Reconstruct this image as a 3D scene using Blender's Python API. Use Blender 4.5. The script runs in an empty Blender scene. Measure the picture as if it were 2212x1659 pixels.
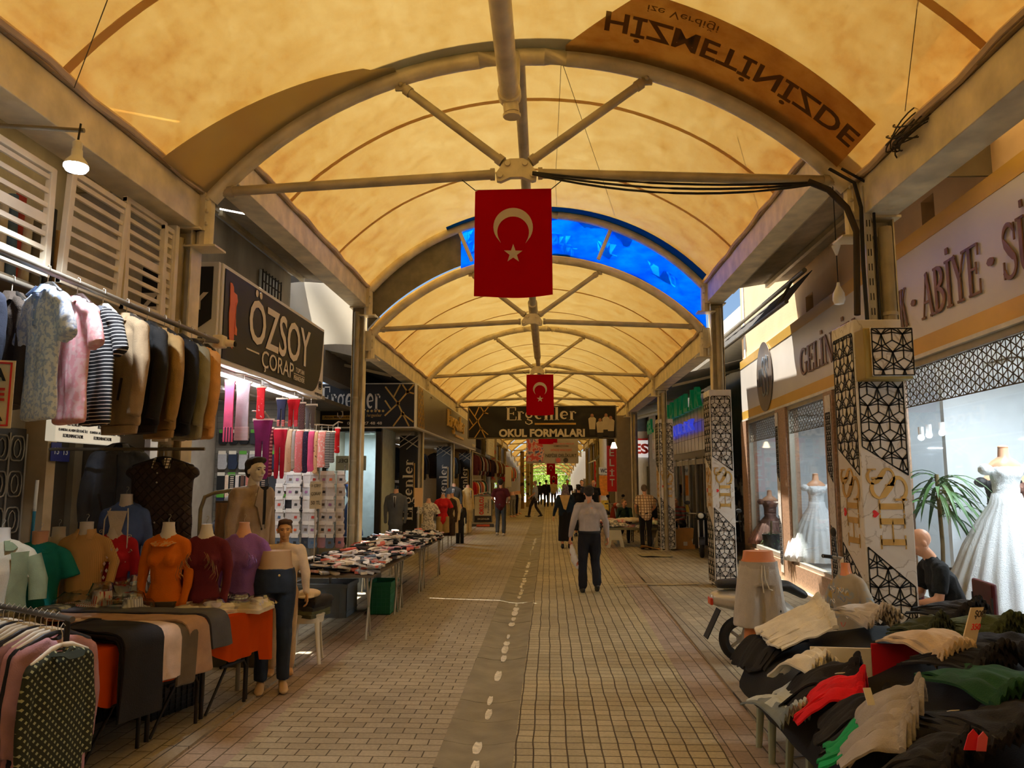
import bpy, bmesh, math, random
from mathutils import Vector, Matrix, noise
R = math.radians
random.seed(7)
sc = bpy.context.scene
COL = sc.collection
# ---------------- camera ----------------
FPX, PITCH, YAW, CAMH = 1640.0, R(7.13), R(2.74), 1.8
cd = bpy.data.cameras.new('camera'); cam = bpy.data.objects.new('camera', cd); COL.objects.link(cam)
cd.sensor_width = 36; cd.lens = 36*FPX/2212; cd.clip_end = 600; cd.clip_start = .05
cam.location = (0, 0, CAMH); cam.rotation_euler = (R(90)+PITCH, 0, YAW)
sc.camera = cam
# ---------------- world, sun, exposure ----------------
w = bpy.data.worlds.new('world'); sc.world = w; w.use_nodes = True
nt = w.node_tree; bg = nt.nodes['Background']
sky = nt.nodes.new('ShaderNodeTexSky'); sky.sky_type = 'HOSEK_WILKIE'
SUN_DIR = Vector((.20, -.27, -.93)).normalized()      # way the light travels
sky.sun_direction = -SUN_DIR; sky.turbidity = 4
nt.links.new(sky.outputs[0], bg.inputs[0]); bg.inputs[1].default_value = 1.5
sd = bpy.data.lights.new('sun', 'SUN'); sd.energy = 8.4; sd.angle = R(.6); sd.color = (1, .95, .86)
so = bpy.data.objects.new('sun', sd); COL.objects.link(so)
so.rotation_euler = SUN_DIR.to_track_quat('-Z', 'Y').to_euler()
sc.view_settings.view_transform = 'Standard'; sc.view_settings.look = 'None'
sc.view_settings.exposure = 1.14; sc.view_settings.gamma = 1; sc.view_settings.use_curve_mapping = False
sc.cycles.max_bounces = 6; sc.cycles.diffuse_bounces = 4; sc.cycles.glossy_bounces = 2; sc.cycles.adaptive_threshold = .07; sc.cycles.adaptive_min_samples = 16
sc.cycles.transmission_bounces = 5; sc.cycles.transparent_max_bounces = 10
sc.cycles.use_denoising = True; sc.cycles.sample_clamp_indirect = 4
sc.cycles.caustics_reflective = False; sc.cycles.caustics_refractive = True

# ---------------- pixel -> world ----------------
def ray(px, py):
    x = (px-1106)/FPX; v = (829.5-py)/FPX
    y = math.cos(PITCH)-v*math.sin(PITCH); z = math.sin(PITCH)+v*math.cos(PITCH)
    return Vector((x*math.cos(YAW)-y*math.sin(YAW), x*math.sin(YAW)+y*math.cos(YAW), z))
def at(px, py, Y):
    r = ray(px, py); return Vector((0, 0, CAMH))+r*(Y/r.y)
def atx(px, py, X):
    r = ray(px, py); return Vector((0, 0, CAMH))+r*(X/r.x)
def gr(px, py, z=0.0):
    r = ray(px, py); return Vector((0, 0, CAMH))+r*((z-CAMH)/r.z)

# ---------------- materials ----------------
def C(h):
    h = h.lstrip('#'); o = []
    if len(h) == 3: h = ''.join(c*2 for c in h)
    for i in (0, 2, 4):
        c = int(h[i:i+2], 16)/255; o.append(c/12.92 if c <= .04045 else ((c+.055)/1.055)**2.4)
    return (*o, 1)
_m = {}
def up(c, k=1.5): k = max(1., min(k, .84/max(max(c[:3]), 1e-4))); return (c[0]*k, c[1]*k, c[2]*k, 1)
def newmat(name):
    m = bpy.data.materials.new(name); m.use_nodes = True
    return m, m.node_tree, m.node_tree.nodes['Principled BSDF']
def N(nt, t, **k):
    n = nt.nodes.new('ShaderNode'+t)
    for a, b in k.items():
        if a in n.inputs: n.inputs[a].default_value = b
        else: setattr(n, a, b)
    return n
def coords(nt, scale=(1, 1, 1), rot=(0, 0, 0)):
    tc = N(nt, 'TexCoord'); mp = N(nt, 'Mapping'); nt.links.new(tc.outputs['Object'], mp.inputs[0])
    mp.inputs['Scale'].default_value = scale; mp.inputs['Rotation'].default_value = rot
    return mp.outputs[0]
def ramp(nt, fac, stops):
    r = N(nt, 'ValToRGB'); nt.links.new(fac, r.inputs[0]); e = r.color_ramp.elements
    while len(e) < len(stops): e.new(.5)
    for i, (p, c) in enumerate(stops): e[i].position = p; e[i].color = c if len(c) == 4 else (*c, 1)
    return r
def mixc(nt, fac, a, b, mode='MIX'):
    n = N(nt, 'Mix', data_type='RGBA', blend_type=mode)
    for v, s in ((fac, 0), (a, 6), (b, 7)):
        if hasattr(v, 'links'): nt.links.new(v, n.inputs[s])
        else: n.inputs[s].default_value = v
    return n.outputs[2]
def dk(c, k): return (c[0]*k, c[1]*k, c[2]*k, 1)
def M(h, rough=.7, metal=0., var=.12, scale=6., bump=0., bscale=60., stretch=(1, 1, 1), emit=0., spec=None, coat=0.):
    key = (h, rough, metal, var, scale, bump, bscale, stretch, emit, coat)
    if key in _m: return _m[key]
    m, nt, b = newmat('material_'+h.lstrip('#')); c = C(h) if emit else up(C(h))
    b.inputs['Roughness'].default_value = rough; b.inputs['Metallic'].default_value = metal
    if coat: b.inputs['Coat Weight'].default_value = coat
    co = coords(nt, stretch)
    if var:
        n = N(nt, 'TexNoise', Scale=scale, Detail=5.); nt.links.new(co, n.inputs['Vector'])
        r = ramp(nt, n.outputs[0], [(.3, dk(c, 1-var)), (.7, dk(c, 1+var*.6))])
        nt.links.new(r.outputs[0], b.inputs['Base Color'])
    else: b.inputs['Base Color'].default_value = c
    if bump:
        n2 = N(nt, 'TexNoise', Scale=bscale, Detail=4.); nt.links.new(co, n2.inputs['Vector'])
        bp = N(nt, 'Bump', Strength=bump, Distance=.01); nt.links.new(n2.outputs[0], bp.inputs['Height'])
        nt.links.new(bp.outputs[0], b.inputs['Normal'])
    if emit:
        b.inputs['Emission Color'].default_value = c; b.inputs['Emission Strength'].default_value = emit
    _m[key] = m; return m
def cloth(h, var=.16): return M(h, .92, 0, var, 9., .35, 120.)
def metal(h='#8d8470', rough=.45): return M(h, rough, .25, .25, 4., .15, 30.)
def plastic(h, rough=.4): return M(h, rough, 0, .06, 5.)
def pattern(h1, h2, kind='stripe', freq=40., thr=.5, h3=None, axis=2):
    key = ('p', h1, h2, kind, freq, thr, h3, axis)
    if key in _m: return _m[key]
    m, nt, b = newmat('pattern_'+kind); b.inputs['Roughness'].default_value = .9
    a, c = up(C(h1)), up(C(h2)); co = coords(nt)
    sp = N(nt, 'SeparateXYZ'); nt.links.new(co, sp.inputs[0])
    def wave(o, f, t):
        x = N(nt, 'Math', operation='MULTIPLY'); nt.links.new(o, x.inputs[0]); x.inputs[1].default_value = f
        y = N(nt, 'Math', operation='FRACT'); nt.links.new(x.outputs[0], y.inputs[0])
        z = N(nt, 'Math', operation='LESS_THAN'); nt.links.new(y.outputs[0], z.inputs[0]); z.inputs[1].default_value = t
        return z.outputs[0]
    if kind == 'stripe': out = mixc(nt, wave(sp.outputs[axis], freq, thr), a, c)
    elif kind == 'plaid':
        o1 = mixc(nt, wave(sp.outputs[0], freq, thr), a, c); out = mixc(nt, wave(sp.outputs[2], freq, thr), o1, up(C(h3 or h2)))
    elif kind == 'plaidflat':
        o1 = mixc(nt, wave(sp.outputs[0], freq, thr), a, c); out = mixc(nt, wave(sp.outputs[1], freq, thr), o1, up(C(h3 or h2)))
    elif kind == 'diamond':
        ad = N(nt, 'Math', operation='ADD'); nt.links.new(sp.outputs[0], ad.inputs[0]); nt.links.new(sp.outputs[2], ad.inputs[1])
        su = N(nt, 'Math', operation='SUBTRACT'); nt.links.new(sp.outputs[0], su.inputs[0]); nt.links.new(sp.outputs[2], su.inputs[1])
        mu = N(nt, 'Math', operation='MULTIPLY'); nt.links.new(wave(ad.outputs[0], freq, thr), mu.inputs[0]); nt.links.new(wave(su.outputs[0], freq, thr), mu.inputs[1])
        out = mixc(nt, mu.outputs[0], a, c)
    else:
        n = N(nt, 'TexNoise', Scale=freq, Detail=3.); nt.links.new(co, n.inputs['Vector'])
        st = [(thr-.03, a), (thr+.03, c)]
        if h3: st.append((thr+.14, up(C(h3))))
        out = ramp(nt, n.outputs[0], st).outputs[0]
    nt.links.new(out, b.inputs['Base Color']); _m[key] = m; return m
def fabric_thin(name, h, trans=.6, var=None, tcol=None):
    """cloth that lets daylight through"""
    if name in _m: return _m[name]
    m, nt, b = newmat(name); nt.nodes.remove(b); out = nt.nodes['Material Output']
    d = N(nt, 'BsdfDiffuse'); t = N(nt, 'BsdfTranslucent'); mx = N(nt, 'MixShader'); mx.inputs[0].default_value = trans
    d.inputs[0].default_value = C(h); t.inputs[0].default_value = C(tcol or h)
    if var:
        co = coords(nt, var.get('s', (1, 1, 1)), var.get('r', (0, 0, 0)))
        n = N(nt, 'TexNoise', Scale=var['f'], Detail=6., Roughness=.65); nt.links.new(co, n.inputs['Vector'])
        r = ramp(nt, n.outputs[0], [(.32, C(var['a'])), (.62, C(tcol or h))]); nt.links.new(r.outputs[0], t.inputs[0])
    nt.links.new(d.outputs[0], mx.inputs[1]); nt.links.new(t.outputs[0], mx.inputs[2]); nt.links.new(mx.outputs[0], out.inputs[0])
    _m[name] = m; return m
def glass(name='shop_glass', tint=(.93, .96, .96, 1), refl=1.0):
    if name in _m: return _m[name]
    m, nt, b = newmat(name); nt.nodes.remove(b); out = nt.nodes['Material Output']
    t = N(nt, 'BsdfTransparent'); t.inputs[0].default_value = tint
    g = N(nt, 'BsdfGlossy'); g.inputs['Roughness'].default_value = .03
    fr = N(nt, 'LayerWeight'); pw = N(nt, 'Math', operation='POWER'); nt.links.new(fr.outputs['Facing'], pw.inputs[0]); pw.inputs[1].default_value = 4.
    mu = N(nt, 'Math', operation='MULTIPLY_ADD'); nt.links.new(pw.outputs[0], mu.inputs[0]); mu.inputs[1].default_value = .6*refl; mu.inputs[2].default_value = .035*refl
    mx = N(nt, 'MixShader'); nt.links.new(mu.outputs[0], mx.inputs[0]); nt.links.new(t.outputs[0], mx.inputs[1]); nt.links.new(g.outputs[0], mx.inputs[2])
    nt.links.new(mx.outputs[0], out.inputs[0]); _m[name] = m; return m

# scratch scene in which shapes are evaluated, deleted at the end
_ws = bpy.data.scenes.new('workshop')
def evaluate(o):
    _ws.collection.objects.link(o); vl = _ws.view_layers[0]; vl.update(); dg = vl.depsgraph; dg.update()
    me = bpy.data.meshes.new_from_object(o.evaluated_get(dg)); d = o.data; bpy.data.objects.remove(o); return me
# ---------------- objects ----------------
def link(o, parent=None):
    COL.objects.link(o)
    if parent: o.parent = parent
    return o
def tag(o, label, cat, group=None, kind=None):
    o['label'] = label; o['category'] = cat
    if group: o['group'] = group
    if kind: o['kind'] = kind
    return o
def thing(name, label, cat, loc=(0, 0, 0), rz=0., group=None, rot=None):
    o = bpy.data.objects.new(name, None); o.empty_display_size = .1; link(o)
    o.location = loc; o.rotation_euler = rot or (0, 0, rz)
    return tag(o, label, cat, group)
def dup(root, loc, rz=None, label=None, group=None, rot=None, scale=None):
    r = root.copy(); link(r); r.location = loc
    if rz is not None: r.rotation_euler = (0, 0, rz)
    if rot: r.rotation_euler = rot
    if scale: r.scale = (scale,)*3 if not hasattr(scale, '__len__') else scale
    if label: r['label'] = label
    if group: r['group'] = group
    for ch in list(root.children):
        c = ch.copy(); link(c, r)
        for g in list(ch.children): link(g.copy(), c)
    return r
class MB:
    def __init__(s): s.v = []; s.f = []; s.mi = []; s.m = 0
    def add(s, vs, fs):
        b = len(s.v); s.v += [tuple(x) for x in vs]
        for f in fs: s.f.append([b+i for i in f]); s.mi.append(s.m)
        return s
    def box(s, c, d, rz=0., rot=None):
        x, y, z = d[0]/2, d[1]/2, d[2]/2; mt = rot or Matrix.Rotation(rz, 3, 'Z'); c = Vector(c)
        vs = [c+mt@Vector((i*x, j*y, k*z)) for k in (-1, 1) for j in (-1, 1) for i in (-1, 1)]
        return s.add(vs, [(0, 2, 3, 1), (4, 5, 7, 6), (0, 1, 5, 4), (2, 6, 7, 3), (0, 4, 6, 2), (1, 3, 7, 5)])
    def bb(s, a, b): return s.box([(p+q)/2 for p, q in zip(a, b)], [abs(q-p) for p, q in zip(a, b)])
    def loft(s, pts, rx, ry=None, side=(1, 0, 0), n=12, cap='round'):
        pts = [Vector(p) for p in pts]; ry = ry or rx; rings = []
        k = len(pts)
        if not hasattr(rx, '__len__'): rx = [rx]*k
        if not hasattr(ry, '__len__'): ry = [ry]*k
        P, A, B = list(pts), list(rx), list(ry)
        if cap == 'round':
            d0 = (pts[0]-pts[1]).normalized(); d1 = (pts[-1]-pts[-2]).normalized()
            r0 = min(rx[0], ry[0]); r1 = min(rx[-1], ry[-1])
            P = [pts[0]+d0*r0*.97, pts[0]+d0*r0*.7]+P+[pts[-1]+d1*r1*.7, pts[-1]+d1*r1*.97]
            A = [rx[0]*.25, rx[0]*.72]+A+[rx[-1]*.72, rx[-1]*.25]; B = [ry[0]*.25, ry[0]*.72]+B+[ry[-1]*.72, ry[-1]*.25]
        k = len(P); vs = []; side = Vector(side)
        for i in range(k):
            t = (P[min(i+1, k-1)]-P[max(i-1, 0)])
            if t.length < 1e-7: t = Vector((0, 0, 1))
            t.normalize(); u = side-t*side.dot(t)
            if u.length < .08: u = Vector((0, 1, 0))-t*t.y
            if u.length < .08: u = Vector((0, 0, 1))-t*t.z
            u.normalize(); w_ = t.cross(u)
            vs += [P[i]+u*math.cos(2*math.pi*j/n)*A[i]+w_*math.sin(2*math.pi*j/n)*B[i] for j in range(n)]
        fs = [(i*n+j, i*n+(j+1) % n, (i+1)*n+(j+1) % n, (i+1)*n+j) for i in range(k-1) for j in range(n)]
        fs += [tuple(reversed(range(n))), tuple((k-1)*n+j for j in range(n))]
        return s.add(vs, fs)
    def tube(s, p0, p1, r, r1=None, n=10): return s.loft([p0, p1], [r, r if r1 is None else r1], n=n, cap='flat')
    def path(s, pts, r, n=8): return s.loft(pts, [r]*len(pts), n=n, cap='flat')
    def ball(s, c, r, n=12):
        r = (r, r, r) if not hasattr(r, '__len__') else r; m_ = max(6, n//2+2); c = Vector(c)
        zs = [-math.cos(math.pi*i/m_) for i in range(1, m_)]; vs = []
        for z in zs:
            q = math.sqrt(1-z*z); vs += [c+Vector((q*math.cos(2*math.pi*j/n)*r[0], q*math.sin(2*math.pi*j/n)*r[1], z*r[2])) for j in range(n)]
        k = len(zs); fs = [(i*n+j, i*n+(j+1) % n, (i+1)*n+(j+1) % n, (i+1)*n+j) for i in range(k-1) for j in range(n)]
        b = len(vs); vs += [c-Vector((0, 0, r[2])), c+Vector((0, 0, r[2]))]
        fs += [(b, (j+1) % n, j) for j in range(n)]+[(b+1, (k-1)*n+j, (k-1)*n+(j+1) % n) for j in range(n)]
        return s.add(vs, fs)
    def prism(s, poly, o=(0, 0, 0), u=(1, 0, 0), v=(0, 0, 1), d=.01):
        o, u, v = Vector(o), Vector(u), Vector(v); w_ = u.cross(v)*d; n = len(poly)
        a = [o+u*p[0]+v*p[1] for p in poly]; b = [p+w_ for p in a]
        return s.add(a+b, [tuple(reversed(range(n))), tuple(range(n, 2*n))]+[(i, (i+1) % n, n+(i+1) % n, n+i) for i in range(n)])
    def lathe(s, prof, c=(0, 0, 0), n=24, sq=1., wav=None):
        c = Vector(c); vs = []
        for (r, z) in prof:
            for j in range(n):
                a = 2*math.pi*j/n; rr = r*(1+(wav(a, z) if wav else 0))
                vs.append(c+Vector((rr*math.cos(a), rr*sq*math.sin(a), z)))
        k = len(prof); fs = [(i*n+j, i*n+(j+1) % n, (i+1)*n+(j+1) % n, (i+1)*n+j) for i in range(k-1) for j in range(n)]
        fs += [tuple(reversed(range(n))), tuple((k-1)*n+j for j in range(n))]
        return s.add(vs, fs)
    def sheet(s, f, nu, nv, t=.01, off=None):
        g = [[Vector(f(i/nu, j/nv)) for i in range(nu+1)] for j in range(nv+1)]; W = nu+1
        top = []; bot = []
        for j in range(nv+1):
            for i in range(nu+1):
                p = g[j][i]
                if off is None:
                    du = g[j][min(i+1, nu)]-g[j][max(i-1, 0)]; dv = g[min(j+1, nv)][i]-g[max(j-1, 0)][i]; n = du.cross(dv)
                    n = n.normalized() if n.length > 1e-9 else Vector((0, 0, 1))
                else: n = Vector(off)
                top.append(p); bot.append(p-n*t)
        K = len(top); fs = []
        for j in range(nv):
            for i in range(nu):
                a, b, c, d = j*W+i, j*W+i+1, (j+1)*W+i+1, (j+1)*W+i
                fs += [(a, b, c, d), (K+d, K+c, K+b, K+a)]
        e = [(i, i+1) for i in range(nu)]+[(nv*W+i+1, nv*W+i) for i in range(nu)]+[((j+1)*W, j*W) for j in range(nv)]+[(j*W+nu, (j+1)*W+nu) for j in range(nv)]
        fs += [(b, a, K+a, K+b) for a, b in e]
        return s.add(top+bot, fs)
    def mesh(s, name='m'):
        me = bpy.data.meshes.new(name); me.from_pydata(s.v, [], s.f); 
        me.polygons.foreach_set('material_index', s.mi); return me
    def build(s, name, mats, parent=None, smooth=False, bevel=0., angle=40):
        me = s.mesh(name); mats = mats if isinstance(mats, (list, tuple)) else [mats]
        for m in mats: me.materials.append(m)
        bm = bmesh.new(); bm.from_mesh(me); bmesh.ops.recalc_face_normals(bm, faces=bm.faces); bm.to_mesh(me); bm.free()
        o = bpy.data.objects.new(name, me); link(o, parent)
        if bevel:
            b = o.modifiers.new('b', 'BEVEL'); b.width = bevel; b.segments = 2; b.limit_method = 'ANGLE'; b.angle_limit = R(50)
        if smooth: shade(me, angle)
        return o
    def blob(s, name, mat, parent=None, vox=.015, sm=4, fold=0., ff=(9, 9, 2.5), cut=None, seed=0.):
        """one continuous skin over all the pieces"""
        me = s.mesh('t'); o = bpy.data.objects.new('t', me)
        r = o.modifiers.new('r', 'REMESH'); r.mode = 'VOXEL'; r.voxel_size = vox
        if sm: q = o.modifiers.new('s', 'SMOOTH'); q.iterations = sm; q.factor = .6
        nm = evaluate(o); bpy.data.meshes.remove(me)
        if fold:
            k_ = len(nm.vertices); co = [0.]*(3*k_); nm.vertices.foreach_get('co', co); no = [0.]*(3*k_); nm.vertices.foreach_get('normal', no); nz = noise.noise
            for i in range(0, 3*k_, 3):
                x, y, z = co[i:i+3]; k = fold*(nz((x*ff[0]+seed, y*ff[1]-seed, z*ff[2]+seed))+.5*nz((x*ff[0]*2.3, y*ff[1]*2.3+seed, z*ff[2]*2.3)))
                co[i] += no[i]*k; co[i+1] += no[i+1]*k; co[i+2] += no[i+2]*k
            nm.vertices.foreach_set('co', co); nm.update()
        if cut: cut(nm)
        nm.polygons.foreach_set('use_smooth', [True]*len(nm.polygons)); nm.polygons.foreach_set('material_index', [0]*len(nm.polygons))
        nm.materials.clear(); nm.materials.append(mat); nm.name = name
        o = bpy.data.objects.new(name, nm); link(o, parent); return o
def shade(me, angle=40):
    for p in me.polygons: p.use_smooth = True
    try: me.set_sharp_from_angle(angle=R(angle))
    except Exception: pass
def box(name, a, b, mat, parent=None, bevel=0.): return MB().bb(a, b).build(name, mat, parent, bevel=bevel)
def struct(o): o['kind'] = 'structure'; return o

# ---------------- lettering ----------------
_tx = {}
def textmesh(s, bold=0.):
    if (s, bold) in _tx: return _tx[(s, bold)]
    cu = bpy.data.curves.new('t', 'FONT'); cu.body = s; cu.size = 1; cu.resolution_u = 3; cu.offset = bold
    me = evaluate(bpy.data.objects.new('t', cu))
    vs = [v.co.copy() for v in me.vertices]; fs = [tuple(p.vertices) for p in me.polygons]
    x0 = min(v.x for v in vs); x1 = max(v.x for v in vs); y0 = min(v.y for v in vs); y1 = max(v.y for v in vs)
    _tx[(s, bold)] = (vs, fs, x0, x1, y0, y1); bpy.data.meshes.remove(me); return _tx[(s, bold)]
def text(s, o, u, v, wd, ht, mat, parent=None, name='lettering', bold=.012, d=.004, mirror=False, flip=False):
    """letters fitted into a wd x ht box whose lower left corner is o"""
    vs, fs, x0, x1, y0, y1 = textmesh(s, bold) if not serif_ok(s, mat) else textmesh(s, bold)
    o, u, v = Vector(o), Vector(u).normalized(), Vector(v).normalized(); n = u.cross(v)
    P = []
    for c in vs:
        a = (c.x-x0)/(x1-x0); b = (c.y-y0)/(y1-y0)
        if mirror: a = 1-a
        if flip: b = 1-b
        P.append(o+u*a*wd+v*b*ht+n*d)
    m = MB(); m.add(P, fs); 
    if d:
        # rim so that the letters have a thickness
        K = len(P); m.v += [tuple(p-n*d*.98) for p in P]
        ed = {}
        for f in fs:
            for i in range(len(f)):
                a, b = f[i], f[(i+1) % len(f)]; k = (min(a, b), max(a, b)); ed[k] = None if k in ed else (a, b)
        for e in ed.values():
            if e: m.f.append([e[1], e[0], K+e[0], K+e[1]]); m.mi.append(0)
    me = m.mesh(name); me.materials.append(mat); ob = bpy.data.objects.new(name, me); link(ob, parent); return ob
def serif_ok(s, m): return False
T_, t_ = .15, .05
def arc(cx, cy, rx, ry, a0, a1, n=14, w=lambda k: .1):
    return [(cx+rx*math.cos(R(a0+(a1-a0)*i/n)), cy+ry*math.sin(R(a0+(a1-a0)*i/n)), w(i/n)) for i in range(n+1)]
def mod(a, b): return lambda k: a+(b-a)*math.sin(math.pi*k)
def sf(x, y, w_=.34): return [(x-w_/2, y, t_), (x+w_/2, y, t_)]
def stem(x, a=0., b=1., w_=T_): return [(x, a, w_), (x, b, w_)]
Ss = arc(.36, .76, .24, .22, 20, 180, w=mod(t_, .1))+[(.2, .64, .15), (.36, .5, .17), (.52, .38, .15)]+arc(.34, .24, .27, .22, 30, -160, w=mod(.12, .07))
G_ = {
 'H': (.85, [stem(.17), stem(.68), [(.17, .5, t_), (.68, .5, t_)], sf(.17, .02), sf(.17, .98), sf(.68, .02), sf(.68, .98)]),
 'I': (.4, [stem(.2), sf(.2, .02), sf(.2, .98)]),
 'İ': (.4, [stem(.2), sf(.2, .02), sf(.2, .98), [(.12, 1.2, .13), (.28, 1.2, .13)]]),
 'S': (.7, [Ss, [(.6, .66, t_), (.6, .98, t_)], [(.08, .02, t_), (.08, .34, t_)]]),
 'E': (.68, [stem(.17), [(.17, .98, t_), (.6, .98, t_)], [(.6, 1., t_), (.6, .76, t_)], [(.17, .52, t_), (.48, .52, t_)], [(.48, .4, t_), (.48, .64, t_)], [(.05, .02, t_), (.62, .02, t_)], [(.62, 0, t_), (.64, .28, t_)], sf(.14, .98, .2)]),
 'L': (.64, [stem(.17), sf(.17, .98), [(.05, .02, t_), (.58, .02, t_)], [(.58, 0, t_), (.6, .28, t_)]]),
 'A': (.82, [[(.12, 0, t_), (.4, 1, t_)], [(.4, 1, T_), (.7, 0, T_)], [(.2, .35, t_), (.6, .35, t_)], sf(.12, .02, .26), sf(.7, .02, .3)]),
 'B': (.72, [stem(.17), arc(.17, .76, .38, .22, 90, -90, w=mod(t_, T_)), arc(.17, .27, .44, .25, 90, -90, w=mod(t_, T_)), sf(.14, .98, .2), sf(.14, .02, .2)]),
 'Y': (.8, [[(.12, 1, T_), (.4, .48, T_)], [(.7, 1, t_), (.42, .5, t_)], stem(.4, 0, .5), sf(.12, .98, .28), sf(.7, .98, .26), sf(.4, .02)]),
 'Ü': (.84, [[(.18, 1, T_), (.18, .3, T_)]+arc(.42, .26, .24, .24, 180, 360, w=lambda k: .13-.08*k)+[(.66, 1, t_)], sf(.18, .98), sf(.66, .98, .26), [(.22, 1.22, .13), (.34, 1.22, .13)], [(.5, 1.22, .13), (.62, 1.22, .13)]]),
 'G': (.84, [arc(.42, .5, .34, .48, 40, 320, w=mod(t_, T_)), stem(.68, .06, .42, .12), sf(.68, .43, .26), [(.66, .7, t_), (.66, .98, t_)]]),
 'N': (.88, [[(.17, 0, t_), (.17, 1, t_)], [(.14, 1, T_), (.7, 0, T_)], [(.7, 0, t_), (.7, 1, t_)], sf(.17, .02, .26), sf(.13, .98, .22), sf(.7, .98, .26)]),
 'K': (.84, [stem(.17), [(.2, .42, t_), (.64, 1, t_)], [(.34, .6, T_), (.72, 0, T_)], sf(.17, .02), sf(.17, .98), sf(.66, .98, .24), sf(.74, .02, .26)]),
 'T': (.72, [stem(.36), [(.04, .98, t_), (.68, .98, t_)], [(.05, .78, t_), (.05, 1, t_)], [(.67, .78, t_), (.67, 1, t_)], sf(.36, .02)]),
 'R': (.8, [stem(.17), arc(.17, .74, .4, .24, 90, -90, w=mod(t_, T_)), [(.36, .5, T_), (.68, 0, T_)], sf(.14, .98, .2), sf(.17, .02), sf(.7, .02, .2)]),
 'r': (.46, [stem(.15, 0, .66), sf(.11, .65, .14), sf(.15, .02, .26), arc(.28, .52, .13, .13, 170, 60, w=mod(t_, .09)), arc(.38, .56, .03, .03, 0, 330, w=lambda k: .05)]),
 'n': (.62, [stem(.14, 0, .66), stem(.46, 0, .46), arc(.3, .46, .16, .19, 180, 0, w=mod(t_, .07)), sf(.1, .65, .14), sf(.14, .02, .24), sf(.46, .02, .24)]),
 'l': (.32, [stem(.15, 0, 1.02), sf(.1, 1., .16), sf(.15, .02, .26)]),
 'e': (.56, [[(.1, .36, t_), (.46, .4, t_)]+arc(.28, .38, .19, .27, 5, 310, w=mod(t_, T_))]),
 'g': (.58, [arc(.26, .42, .17, .22, 0, 360, w=lambda k: .1), [(.24, .2, .05), (.16, .06, .08), (.42, -.06, .1), (.44, -.22, .09), (.26, -.34, .06), (.08, -.24, .07), (.06, -.1, .05)], [(.4, .6, .06), (.52, .66, .09)]]),
 '•': (.4, [[(.1, .45, 0), (.14, .45, .12), (.2, .45, .15), (.26, .45, .12), (.3, .45, 0)]]), ' ': (.35, []),
}
def sertext(s, o, u, v, wd, ht, mat, parent=None, name='lettering', d=.006, squeeze=1.):
    o, u, v = Vector(o), Vector(u).normalized(), Vector(v).normalized()
    tot = sum(G_[c][0] for c in s); k = wd/tot; x = 0; m = MB()
    for c in s:
        for st in G_[c][1]:
            L, Rr = [], []
            for i, (px, py, w_) in enumerate(st):
                a = st[max(i-1, 0)]; b = st[min(i+1, len(st)-1)]; tx, ty = b[0]-a[0], b[1]-a[1]; l = math.hypot(tx, ty) or 1
                nx, ny = -ty/l*w_/2, tx/l*w_/2; L.append((px+nx, py+ny)); Rr.append((px-nx, py-ny))
            for i in range(len(st)-1):
                q = [L[i], L[i+1], Rr[i+1], Rr[i]]; m.prism([((x+p[0])*k, p[1]*ht) for p in q], o, u, v, d)
        x += G_[c][0]
    return m.build(name, mat, parent)
def clip(seg, poly):
    (x0, y0), (x1, y1) = seg; t0, t1 = 0., 1.; dx, dy = x1-x0, y1-y0; n = len(poly)
    for i in range(n):
        ax, ay = poly[i]; bx, by = poly[(i+1) % n]; nx, ny = -(by-ay), bx-ax     # inside is left of edge
        num = nx*(x0-ax)+ny*(y0-ay); den = nx*dx+ny*dy
        if abs(den) < 1e-12:
            if num < 0: return None
            continue
        t = -num/den
        if den > 0: t0 = max(t0, t)
        else: t1 = min(t1, t)
        if t0 >= t1: return None
    return (x0+dx*t0, y0+dy*t0), (x0+dx*t1, y0+dy*t1)
def lattice(m, poly, s, o, u, v, wl=.012, d=.003, tri=True):
    """black star lattice of hexagons and triangles, clipped to a convex polygon (counter-clockwise)"""
    xs = [p[0] for p in poly]; ys = [p[1] for p in poly]; segs = []
    h = s*math.sqrt(3); i0 = int(min(ys)/(1.5*s))-2; i1 = int(max(ys)/(1.5*s))+3; j0 = int(min(xs)/h)-2; j1 = int(max(xs)/h)+3
    for i in range(i0, i1):
        for j in range(j0, j1):
            cx, cy = (j+(i % 2)*.5)*h, i*1.5*s
            V = [(cx+s*math.cos(R(90+60*k)), cy+s*math.sin(R(90+60*k))) for k in range(6)]
            if tri:
                for k in (0, 2, 4): segs.append(((cx, cy), V[k]))
                for k in range(6): 
                    a, b = V[k], V[(k+1) % 6]
                    q = ((cx+2*a[0])/3, (cy+2*a[1])/3) if k % 2 == 0 else ((cx+2*b[0])/3, (cy+2*b[1])/3)
                    segs.append((q, b if k % 2 == 0 else a))
                segs += [(V[0], V[1]), (V[1], V[2]), (V[2], V[3])]
            else: segs += [((cx, cy), V[k]) for k in range(6)]+[(V[0], V[1]), (V[1], V[2]), (V[2], V[3])]
    out = [clip(q, poly) for q in segs]; out = [q for q in out if q]
    out += [(poly[i], poly[(i+1) % len(poly)]) for i in range(len(poly))]
    for (a, b) in out:
        l = math.hypot(b[0]-a[0], b[1]-a[1])
        if l < 1e-4: continue
        nx, ny = -(b[1]-a[1])/l*wl/2, (b[0]-a[0])/l*wl/2
        m.prism([(a[0]-nx, a[1]-ny), (b[0]-nx, b[1]-ny), (b[0]+nx, b[1]+ny), (a[0]+nx, a[1]+ny)], o, u, v, d)
    return m
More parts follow.
